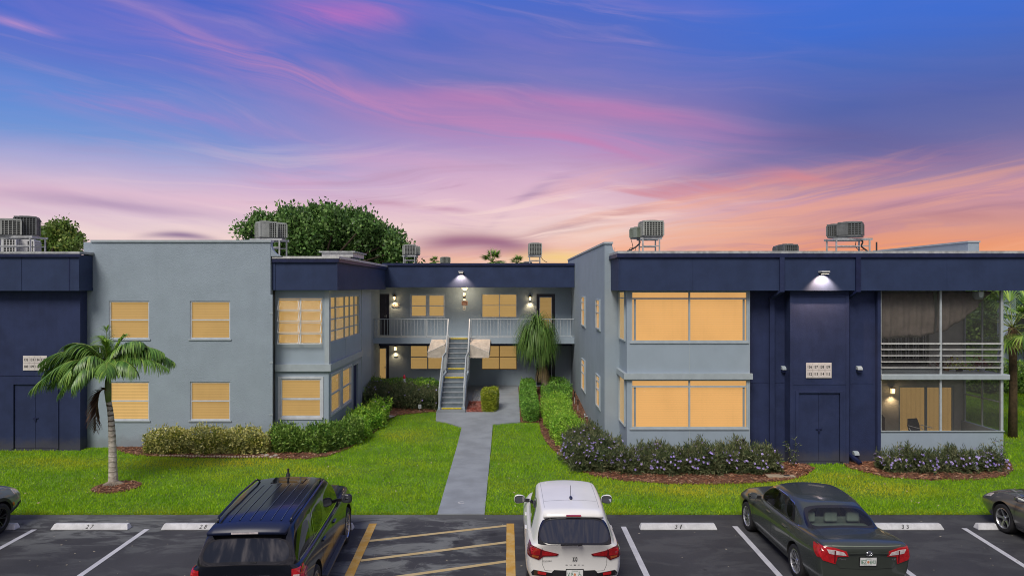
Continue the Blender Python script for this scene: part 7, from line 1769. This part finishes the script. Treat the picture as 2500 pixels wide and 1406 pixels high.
# ================================================================== fan palms at the right end
G_fan = leaf_mat('fan_palm_leaf', [(0,(0.048,0.128,0.024)),(.5,(0.144,0.288,0.048)),(1,(0.384,0.544,0.096))], .4)
def fan_palm(x, y, zb, h, r, nf, label, name='fan_palm', cat='palm tree', seed=1, skirt=True):
    random.seed(seed); t = thing(name, label, cat, (x, y, zb)); m = MB(); m.tube([(x,y,zb-.1),(x+.03,y,zb+h*.5),(x,y,zb+h)], [.17,.14,.15], 10); m.build('trunk', pmat('fibrous_trunk', (.10,.065,.035), .95, .35, 10, .8, 25), t, smooth=True)
    for i in range(nf):
        a = 6.283*i/nf*2.4+random.uniform(-.2,.2); e = -.9+2.1*(i/nf)+random.uniform(-.15,.15); d = V3((math.cos(a)*math.cos(e), math.sin(a)*math.cos(e), math.sin(e)))
        p0 = V3((x, y, zb+h)); p1 = p0+d*r*.9+V3((0,0,.1)); f = MB(); f.tube([p0, p0.lerp(p1,.5)+V3((0,0,.06)), p1], [.02,.014,.01], 5); fo = f.build('frond', M_rach, t, smooth=True)
        u = d.cross(V3((0,0,1))); u = u.normalized() if u.length > .1 else V3((1,0,0)); v = u.cross(d); Ls = []
        for k in range(26):
            b = -2.1+4.2*k/25; dd = (d*math.cos(b)+u*math.sin(b)+v*.12).normalized(); L = r*.85*(1-.25*abs(b)/2.1); pts = [p1]
            for j in range(4): dd = (dd+V3((0,0,-.13*(j+.3)))).normalized(); pts.append(pts[-1]+dd*L/4)
            Ls.append(pts)
        strips(Ls, [r*.065]*26, G_fan, 'leaf_fan', fo, True)
    if skirt:
        Ls = []
        for i in range(90):
            a = random.uniform(0,6.28); p = V3((x+.12*math.cos(a), y+.12*math.sin(a), zb+h-random.uniform(0,.5))); d = V3((math.cos(a)*.6, math.sin(a)*.6, -.5)); pts = [p]
            for j in range(4): d = (d+V3((0,0,-.35))).normalized(); pts.append(pts[-1]+d*.16)
            Ls.append(pts)
        strips(Ls, [.035]*90, leaf_mat('dry_skirt_leaf', [(0,(.10,.06,.03)),(1,(.32,.22,.11))], .9), 'dry_skirt', t, True)
fan_palm(PX(2472,27.2), 27.2, 0, 4.3, 1.15, 20, 'fan palm just behind the right end of the screened porch', seed=3)
fan_palm(PX(2530,31), 31, .2, 4.1, 1.25, 18, 'second fan palm at the right edge in front of the dim navy building', seed=5)
for px, py, yy, r, lab, sd_ in ((1202,640,60,.8,'far palm top just right of the sign lamp behind the middle roof',11), (1060,640,60,.35,'tiny palm top between the two middle roof units',12), (1263,644,64,.55,'small palm top left of the unit at the right end of the middle roof',13)):
    fan_palm(PX(px,yy), yy, .5, PZ(py,yy)-.5, r, 44, lab, seed=sd_, skirt=False)
random.seed(21)

# ================================================================== broadleaf trees behind the roofs
G_tree = leaf_mat('sea_grape_leaf', [(0,(0.038,0.088,0.028)),(.4,(0.081,0.186,0.042)),(.8,(0.162,0.325,0.070)),(1,(0.302,0.441,0.139))], .4, spec=.45)
G_tree2 = leaf_mat('yellowish_tree_leaf', [(0,(0.043,0.094,0.020)),(.4,(0.094,0.189,0.035)),(.8,(0.174,0.290,0.051)),(1,(0.348,0.348,0.087))], .45)
def tree(label, Yt, lobes, trunk_px, nclump, mat, size, base=.5):
    t = thing('broadleaf_tree', label, 'tree', (PX(trunk_px,Yt), Yt, base)); s = Yt/F; m = MB(); x0 = PX(trunk_px,Yt); mean = V3((x0, Yt, PZ(640,Yt)))
    m.tube([(x0,Yt,base-.2),(x0+.2,Yt,base+1.8),tuple(mean)], [.42,.32,.25], 10); 
    tk = m.build('trunk', pmat('tree_bark', (.12,.10,.08), .9, .3, 5, .6, 15), t, smooth=True); lm = MB()
    Cs = []; Rs = []
    for i, (px, py, r) in enumerate(lobes):
        c = V3((PX(px,Yt), Yt+random.uniform(-1.2,1.2), PZ(py,Yt))); rr = r*s; Cs.append(c); Rs.append(rr)
        mid = mean.lerp(c, .55)+V3((0,random.uniform(-.4,.4),-.3)); lm.tube([tuple(mean+V3((0,0,-.6))), tuple(mid), tuple(c)], [.14,.08,.03], 6)
        for k in range(5):
            e = V3(rng.normal(size=3)).normalized()*rr*.8; lm.tube([tuple(c), tuple(c+e)], [.035,.012], 5)
    lm.build('limbs', M_twig, t, smooth=True)
    Rv = np.array(Rs)**2; pr = Rv/Rv.sum(); ix = rng.choice(len(Cs), nclump, p=pr); d = nrm_(rng.normal(size=(nclump, 3))); d[:, 1] *= .9; far = np.where(rng.random(nclump) < .07, rng.uniform(1.05, 1.28, nclump), 1.0)
    rad = np.array(Rs)[ix]*(rng.uniform(.55, 1.0, nclump)**.5)*(1+.06*np.sin(d[:, 0]*9+ix))*far
    cen = np.array([tuple(c) for c in Cs])[ix]+d*rad[:, None]
    pk = 16; P0 = np.repeat(cen, pk, 0)+rng.normal(size=(nclump*pk, 3))*size*.95; N0 = np.repeat(nrm_(d+np.array([0,0,.4])), pk, 0)
    V = leaves(P0, N0, size, .6, .6, .2); k = len(P0)
    cr = np.clip(np.repeat(rng.uniform(-.1, .75, nclump), pk)+rng.uniform(0, .35, k), 0, 1)
    o = np_mesh('crown', V, np.arange(4*k).reshape(-1, 4), mat, t, rnd=cr); o['kind'] = 'stuff'
tree('big dark green broadleaf tree behind the left wing', 50, [(604,565,12),(616,590,18),(645,548,20),(672,560,26),(700,536,24),(735,548,28),(765,530,22),(795,528,24),(825,545,26),(852,534,24),(880,560,26),(900,548,18),(920,572,24),(945,590,22),(968,588,14),(985,612,18),(1004,626,12),(690,590,36),(750,590,40),(810,585,40),(865,600,36),(910,615,32),(640,600,28),(960,620,24)], 790, 2500, G_tree, .27)
tree('olive green tree behind the far left air conditioners', 44, [(0,600,34),(60,590,34),(112,572,26),(152,570,24),(180,588,18),(120,600,32),(196,604,13)], 110, 900, G_tree2, .21)

tree('dark green tree far beyond the right end, seen through the porch screens', 62, [(2340,780,60),(2400,770,60),(2450,790,60),(2500,800,60),(2370,850,60),(2440,860,60)], 2410, 1500, G_hib, .34)

# ================================================================== small things in the beds
def garden_light(px, py, lab, h=.42):
    x, y = GP(px, py); z = gz(y); t = thing('garden_light', lab, 'garden light', (x, y, z), 'black topped stake lights in the beds')
    m = MB(); m.tube([(x,y,z),(x,y,z+h*.55)], .012, 6); m.build('stake', M_white, t)
    m = MB(); m.tube([(x,y,z+h*.55),(x,y,z+h*.93)], .022, 8); m.build('lamp_tube', M_black, t); m = MB(); m.tube([(x,y,z+h*.93),(x,y,z+h)], .042, 10); m.build('cap', M_black, t)
garden_light(1814, 1142, 'tall stake light by the right end of the lit ground floor window', .95)
garden_light(1403, 985, 'stake light farthest back along the right side wall', .6); garden_light(1411, 1002, 'second stake light from the back along the right side wall', .5)
garden_light(1449, 1076, 'stake light nearest the front corner of the right side wall', .5); garden_light(1386, 968, 'stake light beside the dark hedge lobe near the middle wing', .5)
x, y = GP(987, 985); y = 34.35; x = PX(987,y); z = gz(y)
t = thing('garden_cone', 'small red and white cone standing among the bushes left of the stairs', 'cone', (x, y, z))
m = MB(); m.lathe([(.10,z+.62),(.075,z+.80),(.07,z+.92)], (x,y,0), 14); m.build('white_band', M_white, t, smooth=True)
m = MB(); m.lathe([(.07,z+.92),(.075,z+.97),(.045,z+1.08),(0,z+1.12)], (x,y,0), 14); m.build('red_tip', pmat('red_plastic', (.60,.03,.06), .4), t, smooth=True)
m = MB(); m.lathe([(.16,z+.0),(.14,z+.3),(.10,z+.62)], (x,y,0), 14); m.build('base', pmat('orange_brown_plastic', (.30,.14,.08), .6), t, smooth=True)
x, y = GP(1025, 1004); z = gz(y); t = thing('garden_card', 'small white printed card on a stake in front of the purple flowered bush', 'sign', (x, y, z))
m = MB(); m.tube([(x,y,z),(x,y,z+.22)], .006, 5); m.build('stake', M_white, t); MB().box(x-.065,x+.065,y-.006,y+.0,z+.16,z+.33).build('card', M_white, t)
m = MB()
for k in range(3): m.box(x-.04,x+.04,y-.009,y-.0065,z+.20+k*.04,z+.215+k*.04)
m.build('print', M_ink, t)
x, y = GP(1905, 1163); t = thing('utility_cover', 'tan concrete utility cover half buried in the bed near the storage doors', 'utility cover', (x, y, 0))
MB().box(x-.42,x+.05,y-.14,y+.16,.0,.05).build('slab', pmat('tan_concrete', (.34,.28,.20), .9, .2, 6, .3, 30), t, bevel=.01); MB().box(x+.07,x+.45,y-.12,y+.13,.0,.045).build('slab', MATS['tan_concrete'], t, bevel=.01)
MB().box(x+.12,x+.30,y-.05,y+.07,.046,.052).build('access_lid', M_dark, t)
x, y = GP(935, 1018); m = MB(); m.add([(x-.45,y-.3,gz(y)+.03),(x+.3,y-.35,gz(y)+.03),(x+.5,y+.1,gz(y)+.035),(x-.1,y+.45,gz(y)+.04),(x-.45,y+.2,gz(y)+.035)],[(0,1,2,3,4)])
o = m.build('flat_stone', pmat('pale_flagstone', (.40,.36,.30), .85, .2, 5, .3, 20), recalc=False); o.modifiers.new('thick','SOLIDIFY').thickness = -.03; tag(rebase(o), 'flat pale stone at the lawn edge near the bay', 'stone')
t = thing('bed_edging', 'row of small rounded tan stones edging the bed under the variegated hedge', 'edging', (*GP(520,1116), 0)); M_est = pmat('tan_edging_stone', (.42,.34,.25), .8, .2, 8, .2, 40)
for i in range(36):
    px = 392+i*7.3; x, y = GP(px, 1112+3.5*math.sin((px-392)/260*1.6)); m = MB(); m.lathe([(.0,.06),(.03,.055),(.042,.03),(.045,0)], (0,0,0), 8)
    if i == 0: o = m.build('stone', M_est, t, smooth=True); sme = o.data
    else: o = link('stone', sme, t)
    o.location = (x, y, 0); o.scale = (random.uniform(.85,1.1), 1, random.uniform(.8,1.1))
m = MB(); x, y = 3.40, PX(1,1)*0+ (3.45*1700/(1434-1240))*.99; m.tube([(3.44,y,.35),(3.30,y,.35),(3.30,y,.22)], .02, 8); m.tube([(3.30,y,.35),(3.30,y-.02,.46)], .03, 8); tag(rebase(m.build('wall_tap', M_white, smooth=True)), 'white hose tap low on the side wall of the right wing', 'tap')
# loose rocks at the downspout foot
t = thing('rock_pile', 'few pale rocks at the foot of the left downspout', 'rocks', (*GP(660,1110), 0))
for k, (px, py, r) in enumerate(((650,1112,.10),(662,1115,.08),(672,1112,.09),(641,1109,.06),(680,1117,.06))):
    x, y = GP(px, py); m = MB(); m.lathe([(0,r*.8),(r*.5,r*.7),(r*.95,r*.35),(r,0)], (x,y,0), 7); m.build('rock', pmat('pale_rock', (.34,.30,.25), .9, .25, 7, .4, 20), t)

# ================================================================== on the porch
def folding_chair(x, y, z, lab, rz=0):
    t = thing('folding_chair', lab, 'chair'); m = MB(); pts = [(-.24,.42),(.24,.42),(.26,.60),(.20,.84),(-.20,.84),(-.26,.60)]
    m.prism(pts, lambda u, v, w: (u, .25+w+.2*(v-.42), v), 0, .03); m.build('backrest', pmat('dark_mesh_fabric', (.03,.03,.035), .8), t)
    m = MB(); m.hexa([(-.25,-.2,.40),(.25,-.2,.40),(.25,.25,.38),(-.25,.25,.38),(-.25,-.2,.43),(.25,-.2,.43),(.25,.25,.41),(-.25,.25,.41)]); m.build('seat', MATS['dark_mesh_fabric'], t)
    for s_ in (-1, 1):
        m = MB(); m.tube([(s_*.27,-.25,0),(s_*.27,.24,.55)], .012, 6); m.build('leg', M_offwhite, t); m = MB(); m.tube([(s_*.27,.28,0),(s_*.27,-.22,.44)], .012, 6); m.build('leg', M_offwhite, t); m = MB(); m.tube([(s_*.27,-.22,.60),(s_*.27,.26,.62)], .014, 6); m.build('armrest', M_offwhite, t)
    place(t, (x, y, z), rz)
folding_chair(PX(2248,24.3), 24.3, .55, 'black chair with a white folding frame in front of the sliding door')
t0 = [o for o in COL.objects if o.name.startswith('folding_chair')][0]
MB().box(PX(2190,24.3), PX(2420,24.3), 24.0, 24.8, .30, .55).build('planter_box', M_conc, RB) if False else None
def rattan(x, y, z, lab):
    t = thing('wicker_chair', lab, 'chair'); br = pmat('brown_wicker', (.05,.03,.022), .8, .3, 30, .4, 80); m = MB(); pts = [(-.27,.40),(.27,.40),(.27,.86),(.18,.96),(-.18,.96),(-.27,.86)]
    m.prism(pts, lambda u, v, w: (u, .22+w, v), 0, .05); m.build('backrest', br, t, bevel=.01); MB().box(-.27,.27,-.25,.22,.36,.44).build('seat', br, t, bevel=.02)
    for a in (-1, 1):
        for b in (-.22, .2): MB().box(a*.24-.02,a*.24+.02,b-.02,b+.02,0,.359).build('leg', br, t)
    place(t, (x, y, z))
rattan(PX(2150,24.2), 24.2, .45, 'brown wicker chair half hidden by the navy pilaster')
place(t0, (PX(2248,24.2), 24.2, .42), .3)
tb = thing('low_deck', 'low wooden deck boards on the ground floor porch under the chairs', 'deck', (14, 24.2, .12))
for i in range(8): MB().box(12.6, 16.4, 23.55+i*.18, 23.71+i*.18, .121, .42).build('board', pmat('grey_deck_board', (.12,.11,.10), .8, .2, 6), tb)
def pot(x, y, z, r, h, mat, lm, n, sz, lab, sp=.3):
    t = thing('potted_plant', lab, 'potted plant', (x, y, z)); m = MB(); m.lathe([(0,z),(r*.7,z),(r,z+h),(r*.85,z+h),(r*.8,z+h*.8),(0,z+h*.8)], (x,y,0), 14); m.build('pot', mat, t, smooth=True)
    P_ = np.array([x,y,z+h])+rng.normal(size=(n,3))*np.array([sp,sp*.6,sp*.6])*.5; P_[:, 2] = np.maximum(P_[:, 2], z+h*.8); V = leaves(P_, nrm_(P_-np.array([x,y,z+h-.1])), sz, .6, .5, .1); np_mesh('foliage', V, np.arange(4*n).reshape(-1, 4), lm, t, rnd=rng.random(n))['kind'] = 'stuff'
G_red = leaf_mat('dark_red_leaf', [(0,(.05,.012,.012)),(1,(.22,.06,.05))])
pot(PX(2397,24), 24, 2.972, .11, .20, M_white, G_red, 160, .10, 'red leaved plant in a white pot on the upper porch', .38)
pot(PX(2342,24), 24, 2.972, .13, .12, M_black, G_ylw, 220, .09, 'yellow green plant in a low pot on the upper porch', .45)
pot(PX(2310,24.2), 24.2, 2.972, .12, .14, pmat('terracotta', (.26,.11,.06), .8), G_red, 130, .10, 'brownish plant behind the screen post on the upper porch', .4)
x = PX(2388,23.48); t = thing('hanging_planter', 'white hanging planter under the porch ceiling', 'planter', (x, 23.48, 5.5)); m = MB(); m.lathe([(0,5.46),(.12,5.47),(.17,5.56),(.18,5.72)], (x,23.48,0), 16); m.build('bowl', M_white, t, smooth=True)
m = MB(); m.tube([(x,23.48,5.56),(x,23.48,5.76)], .01, 5); m.build('hanger', M_dark, t)

# fallen leaves on the lawn
n = 170; x = rng.uniform(-15, 17, n); y = rng.uniform(18.2, 24, n); ok = np.ones(n, bool)
for P_ in (PATH, BED1, BED2, BED3, RING): ok &= ~in_poly(x, y, P_)
ok &= ~((y > 22.6) & ((x > 9) | (x < -15)))
x = x[ok]; y = y[ok]; P0 = np.stack([x, y, np.full(len(x), .07)], 1); V = leaves(P0, np.tile([0, -.3, 1.], (len(x), 1)), .06, .6, .9, 0)
tag(np_mesh('fallen_leaves', V, np.arange(4*len(x)).reshape(-1, 4), leaf_mat('fallen_leaf', [(0,(.30,.22,.10)),(1,(.60,.55,.40))], .8), rnd=rng.random(len(x))), 'scattered pale fallen leaves on the lawn', 'leaf litter', kind='stuff')
